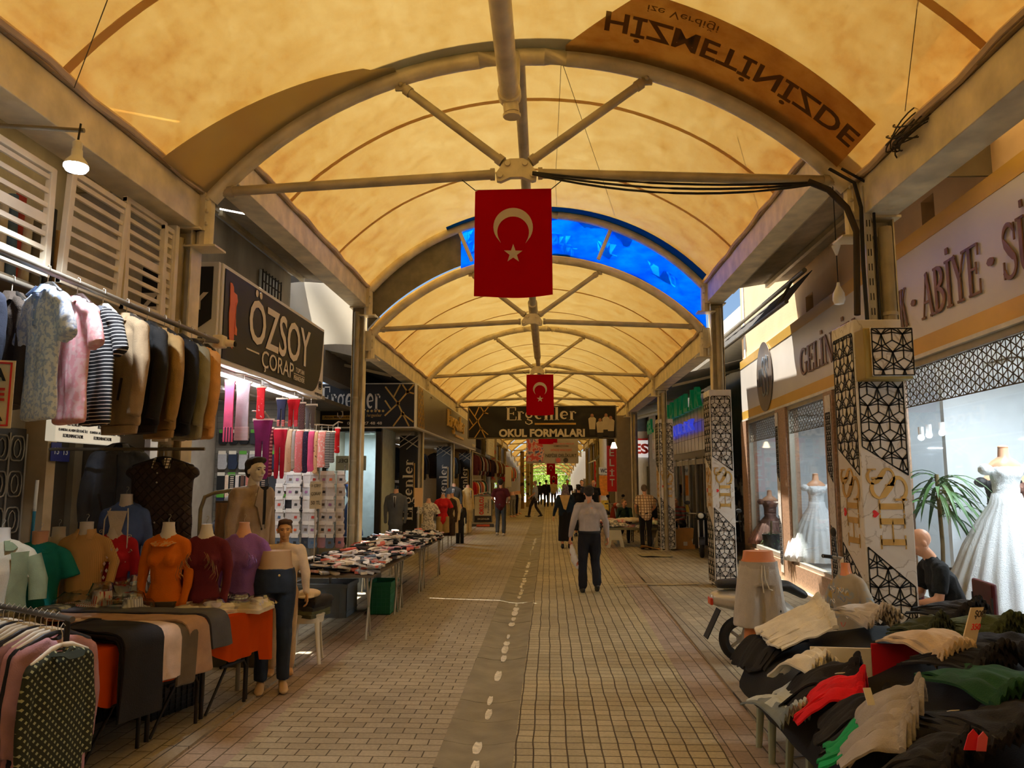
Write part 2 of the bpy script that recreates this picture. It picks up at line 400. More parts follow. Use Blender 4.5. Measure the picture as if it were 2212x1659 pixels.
# =====================================================================
#  SETTING: street, kerbs, gutter, walls
# =====================================================================
STEEL = metal('#c6b999', .5); STEEL_D = metal('#a3967a', .55)
def dropz(y): return 0. if y < 60 else -2.4*min(1, (y-60)/50)
def paving(name, c1, c2, mort, bw, bh, off, rough=.75, warp=.012, rot=0., ms=.006):
    m, nt, b = newmat(name); b.inputs['Roughness'].default_value = rough
    tc = N(nt, 'TexCoord'); nz = N(nt, 'TexNoise', Scale=1.7, Detail=2.); nt.links.new(tc.outputs['Object'], nz.inputs['Vector'])
    sb = N(nt, 'VectorMath', operation='SUBTRACT'); nt.links.new(nz.outputs['Color'], sb.inputs[0]); sb.inputs[1].default_value = (.5, .5, .5)
    scn = N(nt, 'VectorMath', operation='SCALE'); nt.links.new(sb.outputs[0], scn.inputs[0]); scn.inputs['Scale'].default_value = warp*6
    ad = N(nt, 'VectorMath', operation='ADD'); nt.links.new(tc.outputs['Object'], ad.inputs[0]); nt.links.new(scn.outputs[0], ad.inputs[1])
    mp = N(nt, 'Mapping'); nt.links.new(ad.outputs[0], mp.inputs[0]); mp.inputs['Rotation'].default_value = (0, 0, rot)
    br = N(nt, 'TexBrick'); nt.links.new(mp.outputs[0], br.inputs['Vector']); br.offset = off; br.squash = 1
    for k, v in (('Scale', 1.), ('Mortar Size', ms), ('Mortar Smooth', .3), ('Bias', 0.), ('Brick Width', bw), ('Row Height', bh), ('Color1', up(C(c1), 1.2)), ('Color2', up(C(c2), 1.2)), ('Mortar', C(mort))): br.inputs[k].default_value = v
    n2 = N(nt, 'TexNoise', Scale=.55, Detail=7., Roughness=.65); nt.links.new(tc.outputs['Object'], n2.inputs['Vector'])
    r2 = ramp(nt, n2.outputs[0], [(.3, (.72, .7, .68)), (.7, (1.12, 1.1, 1.06))])
    n3 = N(nt, 'TexNoise', Scale=45., Detail=3.); nt.links.new(tc.outputs['Object'], n3.inputs['Vector'])
    r3 = ramp(nt, n3.outputs[0], [(.3, (.85, .85, .85)), (.7, (1.1, 1.1, 1.1))])
    c = mixc(nt, 1., br.outputs['Color'], r2.outputs[0], 'MULTIPLY'); c = mixc(nt, 1., c, r3.outputs[0], 'MULTIPLY')
    nt.links.new(c, b.inputs['Base Color'])
    inv = N(nt, 'Math', operation='SUBTRACT'); inv.inputs[0].default_value = 1; nt.links.new(br.outputs['Fac'], inv.inputs[1])
    ad2 = N(nt, 'Math', operation='MULTIPLY_ADD'); nt.links.new(n3.outputs[0], ad2.inputs[0]); ad2.inputs[1].default_value = .12; nt.links.new(inv.outputs[0], ad2.inputs[2])
    bp = N(nt, 'Bump', Strength=.7, Distance=.008); nt.links.new(ad2.outputs[0], bp.inputs['Height']); nt.links.new(bp.outputs[0], b.inputs['Normal'])
    return m
P_R = paving('street_pavers', '#b5a884', '#a49775', '#54452a', .115, .125, 0., warp=.006)
P_L = paving('street_pavers_left', '#ada084', '#9c8f74', '#5f5138', .21, .115, .5, warp=.004, ms=.005)
P_RE = paving('kerb_pavers', '#a8947f', '#978472', '#62533c', .22, .12, .5, rot=R(90), warp=.002, ms=.005)
P_S = paving('footway_pavers', '#aca085', '#998e76', '#5f5138', .24, .125, .5, rot=R(90), warp=.003, ms=.005)
CONC = M('#a0937c', .8, 0, .25, 3., .4, 60.)
def strip(name, xl, xr, mat, y0=-16, y1=130, z=0., kerb=0.):
    m = MB(); ys = [y0, 0, 10, 20, 30, 45, 60, 85, 110, y1]
    fl = (lambda y: xl(y)) if callable(xl) else (lambda y: xl); fr = (lambda y: xr(y)) if callable(xr) else (lambda y: xr)
    m.sheet(lambda a, b: (fr(ys[round(b*(len(ys)-1))]) if a > .5 else fl(ys[round(b*(len(ys)-1))]), ys[round(b*(len(ys)-1))], z+dropz(ys[round(b*(len(ys)-1))])), 1, len(ys)-1, .12, off=(0, 0, 1))
    return m.build(name, mat)
kr = lambda y: 1.42+.0185*y; kl = lambda y: -2.36-.012*y
struct(strip('floor_street_right', -.24, lambda y: kr(y)-.36, P_R))
struct(strip('floor_street_left', lambda y: kl(y)+.36, -.74, P_L))
struct(strip('floor_border_right', lambda y: kr(y)-.36, kr, P_RE))
struct(strip('floor_border_left', kl, lambda y: kl(y)+.36, P_RE))
struct(strip('floor_footway_right', lambda y: kr(y)+.14, 9., P_S, z=.012))
struct(strip('floor_footway_left', -9., lambda y: kl(y)-.14, P_S, z=.012))
for nm, f in (('trim_1', kr), ('trim_2', lambda y: kl(y)-.14)):
    o = struct(strip(nm, f, lambda y, f=f: f(y)+.14, paving(nm+'_stone', '#9c8f78', '#8e826d', '#4d4538', .14, .75, 0., warp=.001), z=.02)); tag(o, '', '', kind='structure'); del o['label'], o['category']
# concave gutter stones
m = MB(); prof = [(-.74, 0), (-.69, -.006), (-.6, -.022), (-.49, -.03), (-.38, -.022), (-.29, -.006), (-.24, 0)]
ys = [-10+i*.5 for i in range(160)]
for y in ys:
    j = random.uniform(-.004, .004); tl = random.uniform(-.004, .004)
    m.sheet(lambda a, b: (prof[round(a*6)][0], y+.004+b*.492, prof[round(a*6)][1]+j+tl*(b-.5)), 6, 1, .12, off=(0, 0, 1))
g = m.build('trim_gutter', M('#776d55', .6, 0, .22, 5., .3, 50.), smooth=True); g['kind'] = 'structure'
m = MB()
for i, y in enumerate([2+.37*k for k in range(60)]):      # streak of light down the gutter, painted as pale dashes
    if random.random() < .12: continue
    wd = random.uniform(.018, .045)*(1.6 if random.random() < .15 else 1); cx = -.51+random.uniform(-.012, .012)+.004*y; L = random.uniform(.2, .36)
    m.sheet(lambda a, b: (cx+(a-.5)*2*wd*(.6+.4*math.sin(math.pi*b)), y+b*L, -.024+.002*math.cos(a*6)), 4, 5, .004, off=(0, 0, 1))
o = m.build('gutter_light_streak', M('#e9e0c8', .25, 0, .25, 30.)); tag(o, 'streak of light laid in as pale dashes along the bottom of the central gutter', 'painted light', kind='structure')

# buildings, rear of both rows
WALL_D = M('#8d8371', .9, 0, .3, 2.2, .5, 25., (1, 1, .35)); PEACH = M('#f0cb9c', .85, 0, .1, 1.5, .2, 30.)
def S(name, a, b, mat): return struct(box(name, a, b, mat))
S('wall_left_lower', (-5.5, -14, 0), (-5.3, 8.2, 3.1), WALL_D)
S('wall_left_upper', (-4.75, -14, 3.05), (-4.5, 12.8, 5.35), WALL_D)
S('wall_left_shop', (-5.6, 8.2, 0), (-5.35, 19, 3.4), M('#857a69', .9))
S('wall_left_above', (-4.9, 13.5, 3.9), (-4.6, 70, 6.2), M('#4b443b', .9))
S('wall_left_end', (-4.2, 62, -2.6), (-3.6, 113, 4.4), M('#6d6353', .9)); S('wall_right_end', (3.2, 62, -2.6), (3.8, 113, 4.4), M('#6d6353', .9)); S('wall_left_far', (-5.6, 19, 0), (-5.3, 70, 4.2), M('#857a69', .9))
S('ceiling_left', (-5.6, 8.2, 3.08), (-3.65, 12.2, 3.14), M('#8a8172', .9))
S('ceiling_left_far', (-5.3, 17.75, 3.02), (-3.2, 31, 3.08), M('#8f8674', .9))
S('wall_left_return', (-5.5, 8.1, 0), (-4.4, 8.22, 3.1), M('#453d33', .9))
# peach wall above the bridal shop, with openings
fx = lambda y: 3.56+.0465*y          # bridal shop front
def facade(y0, y1, z0, z1, off, t, mat, name, parent=None, bevel=0.):
    m = MB(); a0, a1 = fx(y0)+off, fx(y1)+off
    vs = [(a0, y0, z0), (a1, y1, z0), (a1+t, y1, z0), (a0+t, y0, z0), (a0, y0, z1), (a1, y1, z1), (a1+t, y1, z1), (a0+t, y0, z1)]
    m.add(vs, [(0, 3, 2, 1), (4, 5, 6, 7), (0, 1, 5, 4), (1, 2, 6, 5), (2, 3, 7, 6), (3, 0, 4, 7)])
    return m.build(name, mat, parent, bevel=bevel)
openings = [(7.85, 8.15), (12.1, 12.5), (4.4, 4.8)]
ys = [-8]+[q for p in sorted(openings) for q in p]+[17.6]
for i in range(0, len(ys), 2): struct(facade(ys[i], ys[i+1], 4.2, 6.3, .12, .25, PEACH, 'wall_right_upper'))
for a, b in openings:
    struct(facade(a, b, 4.2, 4.42, .12, .25, PEACH, 'wall_right_upper')); struct(facade(a, b, 4.78, 6.3, .12, .25, PEACH, 'wall_right_upper')); struct(facade(a, b, 4.3, 4.9, .34, .05, M('#5a4a38', .9), 'wall_right_upper'))
MARB = M('#cdb79c', .4, 0, .3, 3.5)
def M2marble(name='marble'):
    if name in _m: return _m[name]
    m, nt, b = newmat(name); b.inputs['Roughness'].default_value = .3
    co = coords(nt); n = N(nt, 'TexNoise', Scale=2.2, Detail=8., Distortion=1.6); nt.links.new(co, n.inputs['Vector'])
    r = ramp(nt, n.outputs[0], [(.40, C('#e6ddd2')), (.485, C('#e9e2d8')), (.5, C('#bfb2a4')), (.515, C('#ece5dc')), (.7, C('#efe9e1'))]); nt.links.new(r.outputs[0], b.inputs['Base Color']); _m[name] = m; return m
GRANITE = M('#9a7a62', .35, 0, .35, 30.)
# shop interiors right: floor, back wall, ceiling, plinth
INT = M('#dfe3e6', .8, 0, .04)
struct(facade(4.6, 17.2, 0, 6.2, 3.2, .1, INT, 'wall_right_interior'))
struct(facade(4.6, 17.2, 3.05, 3.1, .1, 3.1, M('#e6e6e2', .8, 0, .03), 'ceiling_right_shop'))
struct(facade(4.6, 17.2, 0, .34, .12, 3.1, M('#d8d8d6', .3, 0, .05), 'floor_right_shop'))
for y in (4.55, 17.25): S('wall_right_side', (fx(y)+.1, y-.06, 0), (fx(y)+3.4, y+.06, 6.2), INT)
for y in (9.7, 11.3): S('wall_right_partition', (fx(y)+.9, y-.04, .3), (fx(y)+3.2, y+.04, 3.1), INT)
for (a, b) in ((4.6, 6.1), (6.1, 9.0), (11.35, 17.2)): struct(facade(a, b, 0, .36 if a > 6.5 or a < 5 else .36, -.04, .2, GRANITE, 'wall_right_plinth'))
# far part of the right row
ALU = M('#9d9a93', .35, .6, .12, 3.)
S('wall_right_far', (5.4, 17.6, 0), (5.6, 27.8, 6.2), M('#6d675e', .8)); S('wall_right_far_back', (4.4, 33.5, 0), (4.7, 70, 5.2), M('#5c5348', .9))
S('wall_side_street', (4.7, 34, 0), (16, 34.3, 7), M('#ddd8cf', .8)); S('wall_side_street_near', (5.0, 29.95, 0), (16, 30.2, 7), M('#b9b0a2', .9))
# closing walls behind the camera
S('wall_back', (-5.5, -14.2, 0), (5.5, -14, 3.6), M('#7d705e', .9))
S('wall_right_near', (fx(0)+.1, -14, 0), (fx(0)+.3, 4.5, 6.2), M('#a08c74', .9))
# bright building seen over the bridal sign
S('wall_right_house', (8.2, 19, 0), (14, 40, 9.), M('#e9ddc9', .8))

# =====================================================================
#  CANOPY
# =====================================================================
XL, XR = -3.2, 2.76; XC = (XL+XR)/2; HS = (XR-XL)/2; RISE = 1.36
RAD = (HS*HS+RISE*RISE)/(2*RISE); AMX = math.asin(HS/RAD)
def arcpt(t, y, z0, dr=0., flat=1.):      # t in -1..1
    a = AMX*t; r = RAD+dr
    return Vector((XC+r*math.sin(a), y, z0+RISE-RAD+r*math.cos(a)))
MEM = fabric_thin('canopy_fabric', '#d9bd8c', .62, {'f': 3.0, 's': (1.2, .35, 1.2), 'r': (0, 0, R(25)), 'a': '#dca862'}, '#f3d79c')
def canopy_mat():
    m, nt, b = newmat('stained_canopy_fabric'); nt.nodes.remove(b); out = nt.nodes['Material Output']
    d = N(nt, 'BsdfDiffuse'); t = N(nt, 'BsdfTranslucent'); mx = N(nt, 'MixShader'); mx.inputs[0].default_value = .6
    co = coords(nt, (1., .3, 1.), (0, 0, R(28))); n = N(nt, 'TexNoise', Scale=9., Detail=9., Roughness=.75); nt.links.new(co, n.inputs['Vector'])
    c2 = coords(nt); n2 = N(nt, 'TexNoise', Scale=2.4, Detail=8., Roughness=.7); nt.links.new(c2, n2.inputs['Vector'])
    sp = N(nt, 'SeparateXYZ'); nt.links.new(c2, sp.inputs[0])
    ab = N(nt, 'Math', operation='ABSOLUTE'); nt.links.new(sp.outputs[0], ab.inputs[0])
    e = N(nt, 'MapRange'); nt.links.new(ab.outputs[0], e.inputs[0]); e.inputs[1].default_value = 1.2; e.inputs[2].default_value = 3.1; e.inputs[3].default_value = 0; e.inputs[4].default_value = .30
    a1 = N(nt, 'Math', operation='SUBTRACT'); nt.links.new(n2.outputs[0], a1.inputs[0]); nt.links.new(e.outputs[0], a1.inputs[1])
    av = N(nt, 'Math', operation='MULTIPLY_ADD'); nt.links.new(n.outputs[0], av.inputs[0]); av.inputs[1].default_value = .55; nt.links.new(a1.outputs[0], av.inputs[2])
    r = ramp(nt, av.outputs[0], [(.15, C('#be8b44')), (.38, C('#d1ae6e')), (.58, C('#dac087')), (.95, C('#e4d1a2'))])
    nt.links.new(r.outputs[0], t.inputs[0]); d.inputs[0].default_value = C('#f3e8cc')
    rf = N(nt, 'BsdfRefraction', Roughness=.62, IOR=1.0); nt.links.new(r.outputs[0], rf.inputs[0]); m2 = N(nt, 'MixShader'); m2.inputs[0].default_value = .5
    nt.links.new(t.outputs[0], m2.inputs[1]); nt.links.new(rf.outputs[0], m2.inputs[2])
    nt.links.new(d.outputs[0], mx.inputs[1]); nt.links.new(m2.outputs[0], mx.inputs[2]); nt.links.new(mx.outputs[0], out.inputs[0]); return m
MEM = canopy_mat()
SEAM = fabric_thin('canopy_seam', '#cdb78e', .65, None, '#e8cc98')
WELT = M('#b9a184', .7)
L_MOD = 6.5; Y0 = 6.7
def module_z(k): return 5.2 if k == 1 else 4.45+dropz(Y0+L_MOD*k)
ends = lambda k: (Y0+L_MOD*(k-1)+.02, Y0+L_MOD*k+.02)
WHERE = {-2: 'farthest back behind the viewer', -1: 'just behind the viewer', 0: 'nearest bay overhead', 1: 'raised second bay behind the big flag', 2: 'third bay past the blue tarpaulin'}
memb0 = None
for k in range(-2, 16):
    a, b = ends(k); z = module_z(k); nx, ny = (36, 18) if k < 3 else (24, 6)
    root = thing('canopy_roof', 'stained cream fabric vault, '+WHERE.get(k, '%s bay over the street counting from the raised one' % ['third', 'fourth', 'fifth', 'sixth', 'seventh', 'eighth', 'ninth', 'tenth', 'eleventh', 'twelfth', 'thirteenth', 'fourteenth', 'fifteenth'][k-3] if k > 2 else WHERE[k]), 'canopy', (XC, a, z), group='fabric roof bays')
    def f(u, v, s=1.):
        p = arcpt(-1+2*u, 0, 0); sag = .10*math.sin(math.pi*v)*math.cos((2*u-1)*1.3); wob = .012*noise.noise(Vector((u*8, v*5, k*3.)))
        return (p.x-XC, v*(b-a), p.z-sag+wob)
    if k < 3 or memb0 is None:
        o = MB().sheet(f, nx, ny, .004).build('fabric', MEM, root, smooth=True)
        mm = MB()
        for q in (1/3, 2/3):
            def fs(u, v): 
                p = Vector(f(u, q+(v-.5)*.011)); return (p.x, p.y, p.z-.008)
            mm.sheet(fs, nx, 1, .003)
        s_ = mm.build('seam', SEAM, root, smooth=True)
        mw = MB()
        for sx in (-1, 1):
            pts = [Vector((sx*(HS-.03), y_, -.01+.02*math.sin(y_*5))) for y_ in [i*(b-a)/14 for i in range(15)]]; mw.path(pts, .03, 6)
        wl_ = mw.build('edge_welt', WELT, root, smooth=True)
        if k == 3: memb0 = (o, s_, wl_)
    else:
        for c in memb0: c2 = c.copy(); link(c2, root)
# eave beams
def beam(k):
    z = module_z(k); a, b = ends(k); sl = (dropz(b)-dropz(a))
    for sx, X in ((-1, XL), (1, XR)):
        nm = 'left' if sx < 0 else 'right'
        t = thing('eave_beam', 'long beige steel box beam carrying the %s edge of the %s' % (nm, WHERE.get(k, 'vault, bay %s past the raised one' % ('abcdefghijklmnopq'[k-1] if 0 else ['one', 'two', 'three', 'four', 'five', 'six', 'seven', 'eight', 'nine', 'ten', 'eleven', 'twelve', 'thirteen', 'fourteen', 'fifteen', 'sixteen'][k-2]) if k > 2 else WHERE[k])), 'beam', (X, a, z), group='eave beams')
        m = MB(); x0, x1 = sx*.0, sx*.3
        m.bb((min(x0, x1), 0, -.36), (max(x0, x1), b-a, -.045)); m.build('box_section', STEEL, t, bevel=.006)
        m = MB(); m.bb((min(-sx*.03, sx*.3), 0, -.04), (max(-sx*.03, sx*.3), b-a, -.025)); m.build('top_flange', metal('#9b8463', .6), t)
        if k < 3:
            m = MB()
            for i in range(14): m.ball((-sx*.012, .3+i*.44, -.03), .014, 6)
            m.build('clamp_bolts', metal('#8d8878', .3), t)
for k in range(-2, 9): beam(k)
# arch trusses
def truss(y, z, label, ties=True, purlin=True, name='arch_truss', tube=.078, fringe=False, top=None):
    t = thing(name, label, 'arch', (XC, y, z), group='steel arches')
    m = MB(); m.path([arcpt(-1+i/16, 0, 0, -.07)-Vector((XC, 0, 0)) for i in range(33)], tube, 12); m.build('arch_tube', STEEL, t, smooth=True)
    for sx in (-1, 1):
        m = MB(); m.tube((sx*(HS-.02), 0, -.05), (sx*(HS-.02), 0, -.52), .075); m.box((sx*(HS-.02), 0, -.53), (.3, .24, .018)); m.box((sx*(HS+.0), -.0, -.2), (.1, .2, .36))
        for q in (-.08, -.2, -.32): m.ball((sx*(HS-.07), -.1, q), .02, 6)
        m.build('foot_bracket', STEEL, t); m = MB()
    if ties:
        hub = Vector((-.06, 0, .16))
        for sx in (-1, 1):
            m = MB(); m.tube((sx*(HS-.18), 0, .02), (hub.x+sx*.2, 0, hub.z-.02), .045); m.box((sx*(HS-.13), 0, .02), (.14, .03, .09))
            m.tube((sx*(HS-.22), 0, .02), (sx*(HS-.27), 0, .023), .056); m.tube((hub.x+sx*.2, 0, hub.z-.02), (hub.x+sx*.24, 0, hub.z-.02), .056)
            m.build('tie_rod', STEEL_D, t, smooth=True)
        for sx in (-1, 1):
            m = MB(); p1 = arcpt(sx*.36, 0, 0, -.15)-Vector((XC, 0, 0)); p0 = hub+Vector((sx*.08, 0, .06)); dv = (p1-p0).normalized()
            m.tube(p0+dv*.06, p1-dv*.05, .042); m.tube(p0+dv*.06, p0+dv*.12, .052); m.tube(p1-dv*.12, p1-dv*.06, .052); m.box(p1, (.1, .03, .1)); m.box(p0+dv*.03, (.08, .02, .08)); m.ball(p1+Vector((0, -.03, 0)), .022, 8)
            m.build('strut', STEEL_D, t, smooth=True)
        m = MB(); m.prism([(hub.x+a*.9, hub.z+b) for a, b in ((-.2, -.09), (-.16, -.1), (-.06, -.06), (.06, -.06), (.16, -.1), (.2, -.09), (.21, -.02), (.13, .09), (.07, .12), (-.07, .12), (-.13, .09), (-.21, -.02))], (0, .03, 0), d=.06)
        for a, b in ((-.15, -.04), (.15, -.04), (-.08, .07), (.08, .07)): m.tube((hub.x+a, -.05, hub.z+b), (hub.x+a, .05, hub.z+b), .028)
        m.build('hub_plate', STEEL, t, bevel=.003)
    if fringe:
        m = MB()
        pts = [arcpt(-1+2*i/120, 0, 0, -.07)-Vector((XC, 0, 0)) for i in range(121)]
        m.path([p+Vector((.0, .085*math.cos(i*1.5), .085*math.sin(i*1.5))) for i, p in enumerate(pts)], .006, 4)
        m.build('lacing_rope', M('#8e7d5d', .9), t)
    return t
ordn = ['first', 'second', 'third', 'fourth', 'fifth', 'sixth', 'seventh', 'eighth', 'ninth', 'tenth', 'eleventh', 'twelfth', 'thirteenth', 'fourteenth', 'fifteenth', 'sixteenth']
truss(Y0, 4.45, 'nearest steel arch truss, with the large flag hanging from its tie rod')
t2 = truss(Y0+L_MOD-.12, 5.2, 'higher steel arch at the end of the raised bay, above the blue tarpaulin', ties=False)
for tt in (-.42, .05, .42): m = MB(); m.tube(arcpt(tt, 0, 0, -.15)-Vector((XC, 0, 0)), arcpt(tt*.8, 0, -.75, -.0)-Vector((XC, 0, 0)), .035); m.build('spacer_post', STEEL, t2)
truss(Y0+L_MOD+.12, 4.45, 'steel arch truss just below the blue tarpaulin, behind the large flag')
proto = truss(Y0+L_MOD*2, 4.45, 'steel arch truss with the second flag hanging from its tie rod', fringe=True)
half = None
for k in range(3, 16):
    dup(proto, (XC, Y0+L_MOD*k, module_z(k)), label='steel arch truss, %s one beyond the second flag' % ordn[k-3])
for k in range(2, 9):       # single mid-bay hoops, no ties
    y = Y0+L_MOD*(k-.5)+.1
    if k == 2: hoop = truss(y, 4.45, 'mid bay hoop', ties=True, fringe=False) if 0 else None
truss(Y0-L_MOD, 4.45, 'steel arch truss just behind the viewer'); truss(Y0-2*L_MOD, 4.45, 'steel arch truss farther behind the viewer')
# ridge purlins
for k, (ya, yb, z, x) in enumerate([(-6, 6.45, 5.22, -.33), (6.75, 13.0, 5.9-.15, -.26), (13.4, 19.6, 4.95+.0, -.27)]):
    t = thing('ridge_tube', 'round steel tube running lengthwise under the %s vault' % ['nearest', 'raised second', 'third'][k], 'tube', (x, ya, z), group='ridge tubes')
    m = MB(); m.tube((0, 0, 0), (0, yb-ya, 0 if k != 1 else -.9), .085 if k != 1 else .06, n=14); m.build('pipe', STEEL_D if k else STEEL, t, smooth=True)
    if k == 0:
        m = MB(); m.tube((0, yb-ya-.1, 0), (0, yb-ya+.02, 0), .105, n=14); m.tube((0, yb-ya-.02, 0), (.02, yb-ya-.02, -.17), .07); m.tube((.02, yb-ya+.2, .5), (.02, yb-ya+.02, -.02), .07); m.tube((.02, yb-ya+.0, -.17), (.02, yb-ya, -.2), .08)
        m.build('end_collar', STEEL, t, smooth=True)
for k in range(3, 15):
    t = thing('ridge_tube', 'round steel tube running lengthwise under the vault, %s past the third' % ordn[k-3], 'tube', (-.27, Y0+L_MOD*(k-1), module_z(k)+.5), group='ridge tubes')
    MB().tube((0, 0, 0), (0, L_MOD, 0), .06).build('pipe', STEEL_D, t, smooth=True)
# closing fabric between bays of unequal height
def seal(y, za, zb, t0, t1, mat, name, label, cat, n=40, bulge=0.):
    m = MB(); m.sheet(lambda u, v: arcpt(t0+(t1-t0)*u, y+bulge*math.sin(math.pi*v)*noise.noise(Vector((u*9, v*3, 1))), za+(zb-za)*v, .02), n, 4, .004, off=(0, 1, 0))
    o = m.build(name, mat, smooth=True); tag(o, label, cat); return o
seal(6.74, 4.45, 5.2, -1, 1, fabric_thin('sun_blocking_grey', '#7d7259', .35), 'sun_blocking_strip', 'unseen narrow fabric strip added to keep sunlight out behind the nearest arch', 'canopy')  # out of view, added so no sun enters through the step
TARP_B = fabric_thin('blue_tarpaulin', '#0a5fc0', .85, {'f': 6., 's': (.5, 1, 1.6), 'r': (0, R(35), 0), 'a': '#0a84ff'}, '#0aa0ff')
seal(13.21, 4.4, 5.28, -.40, 1, TARP_B, 'blue_tarpaulin', 'bright blue tarpaulin filling the gap between two arches on the right', 'tarpaulin', bulge=.25)
seal(13.21, 4.45, 5.28, -1, -.40, M('#6a6350', .6, 0, .3, 5., .4, 12.), 'grey_sheet', 'dull grey sheet filling the gap between two arches on the left', 'tarpaulin')
m = MB(); m.sheet(lambda u, v: arcpt(-.48+1.46*u, 13.1-.35*v*(.6+.6*u)-.06, 5.2, -.03-.02*v), 30, 3, .004)
tag(m.build('blue_tarpaulin_hem', fabric_thin('blue_hem', '#2b6fae', .6, None, '#2f7fc4'), smooth=True), 'blue tarpaulin edge folded under the raised vault', 'tarpaulin')
# used banners laid under the nearest vault
BAN = fabric_thin('old_banner', '#a48a64', .75, {'f': 5., 's': (1, 1, 1), 'a': '#c9a678'}, '#e0c498')
def underarc(t0, t1, depth, name, mat, label, dr=-.05):
    m = MB(); m.sheet(lambda u, v: arcpt(t0+(t1-t0)*u, 6.62-v*depth(u), 4.45, dr-.10*math.sin(math.pi*v*depth(u)/6.5*1.0)), 40, 8, .003)
    o = thing(name, label, 'banner'); m.build('cloth', mat, o, smooth=True); return o
underarc(-1, -.36, lambda u: (.1+.75*(1-u)**.8)*(1 if u < .9 else .8), 'draped_banner', fabric_thin('old_banner_grey', '#c9bb9c', .65, None, '#dccda6'), 'plain grey brown banner cloth laid along the left side of the nearest arch')
ob = underarc(.12, .94, lambda u: .1+1.0*min(1, u*4.5)*(1-.22*u), 'printed_banner', BAN, 'brown banner with upside down dark lettering under the right side of the nearest vault')
# lettering on it follows the vault
def arctext(s, t0, t1, y0, y1, mat, parent, bold=.02):
    vs, fs, x0, x1, q0, q1 = textmesh(s, bold); P = []
    for c in vs:
        a = (c.x-x0)/(x1-x0); b = 1-(c.y-q0)/(q1-q0); t = t0+(t1-t0)*a
        hi = y1(a); lo = y0(a); y = lo+(hi-lo)*(1-b)
        P.append(arcpt(t, y, 4.45, -.062-.10*math.sin(math.pi*(6.62-y)/6.5)-.0))
    m = MB(); m.add(P, fs); return m.build('lettering', mat, parent)
DARKINK = fabric_thin('banner_ink', '#5a4d38', .5, None, '#8a6d48')
arctext('HİZMETİNİZDE', .22, .93, lambda a: 5.88+.08*a, lambda a: 6.28+.05*a, DARKINK, ob)
arctext('ize Verdiği', .32, .5, lambda a: 5.66, lambda a: 5.8, DARKINK, ob, .0)
# columns
def column(x, y, side, z1, label, lower=0.):
    t = thing('roof_column', label, 'column', (x, y, 0), group='roof columns')
    m = MB(); h = z1
    m.box((side*.12, 0, h/2), (.012, .2, h)); m.box((side*.02, 0, h/2), (.2, .014, h)); m.box((-side*.08, 0, h/2), (.014, .2, h)); m.build('steel_section', STEEL, t)
    m = MB(); m.tube((side*.04, -.11, 0), (side*.04, -.11, h-.1), .055, n=14); m.build('drain_pipe', metal('#96896c', .5), t, smooth=True)
    m = MB(); m.box((0, 0, .01), (.3, .3, .02)); m.box((0, 0, h-.01), (.34, .3, .02)); m.build('end_plate', STEEL, t)
    m = MB()
    for z in (1.0, 2.1, 3.2): m.tube((side*.04, -.115, z), (side*.04, -.115, z+.03), .062)
    m.build('pipe_collar', STEEL_D, t)
    return t
for k in range(-2, 9):
    y = Y0+L_MOD*k; z = max(module_z(k), module_z(k+1))-.36
    zz = 4.84 if k in (0, 1) else 4.09
    for sd_, X in ((-1, XL-.14), (1, XR+.16)):
        column(X, y, sd_, zz if k != 0 else 4.09, 'tall beige steel column with a drain pipe on the %s, %s' % ('left' if sd_ < 0 else 'right', ['second behind the viewer', 'first behind the viewer', 'at the nearest arch', 'under the blue tarpaulin arch', 'under the arch with the second flag', 'fourth from the front', 'fifth from the front', 'sixth from the front', 'seventh from the front', 'eighth from the front', 'ninth from the front'][k+2]))

CORR = metal('#a8a194', .5)
def corrugated(name, x0, x1, z0, z1, y0, y1, label, mat=None):
    t = thing(name, label, 'roofing', (x0, y0, z0), group='corrugated side roofs')
    n = int((y1-y0)/.075)*2; m = MB()
    m.sheet(lambda u, v: ((x1-x0)*u, (y1-y0)*v, (z1-z0)*u+(.018 if round(v*n) % 2 else -.018)), 1, n, .004, off=(0, 0, 1)); m.build('sheet', mat or CORR, t)
    for q in (.12, .6):
        MB().bb(((x1-x0)*q-.03, 0, (z1-z0)*q-.1), ((x1-x0)*q+.03, y1-y0, (z1-z0)*q-.03)).build('purlin', STEEL_D, t)
    return t
corrugated('corrugated_roof', XL-.32, -4.9, 4.55, 5.0, -13, 6.72, 'corrugated side roof made translucent to light the stall, left of the nearest vault', fabric_thin('translucent_roof_sheet', '#a89e88', .75, None, '#d6c7a4'))  # sheet made translucent to add daylight over the clothes stall
corrugated('corrugated_roof', XL-.32, -4.9, 5.2, 5.5, 6.74, 9.47, 'corrugated steel side roof above the grey wall on the left, nearer sheet')
corrugated('corrugated_roof', XL-.32, -4.9, 5.2, 5.5, 9.56, 13.0, 'corrugated steel side roof above the grey wall on the left, farther sheet')
corrugated('corrugated_roof', XR+.32, 4.35, 5.1, 5.3, 6.74, 13.2, 'corrugated steel side roof next to the peach wall on the right')
corrugated('corrugated_roof', XR+.32, 4.2, 4.55, 5.0, -13, 6.74, 'corrugated side roof made translucent to light the wall, right of the nearest vault', fabric_thin('translucent_roof_sheet', '#a89e88', .75, None, '#d6c7a4'))  # translucent here too, to brighten the peach wall and stall
GREYP = M('#6f6a60', .7, 0, .2, 2.)
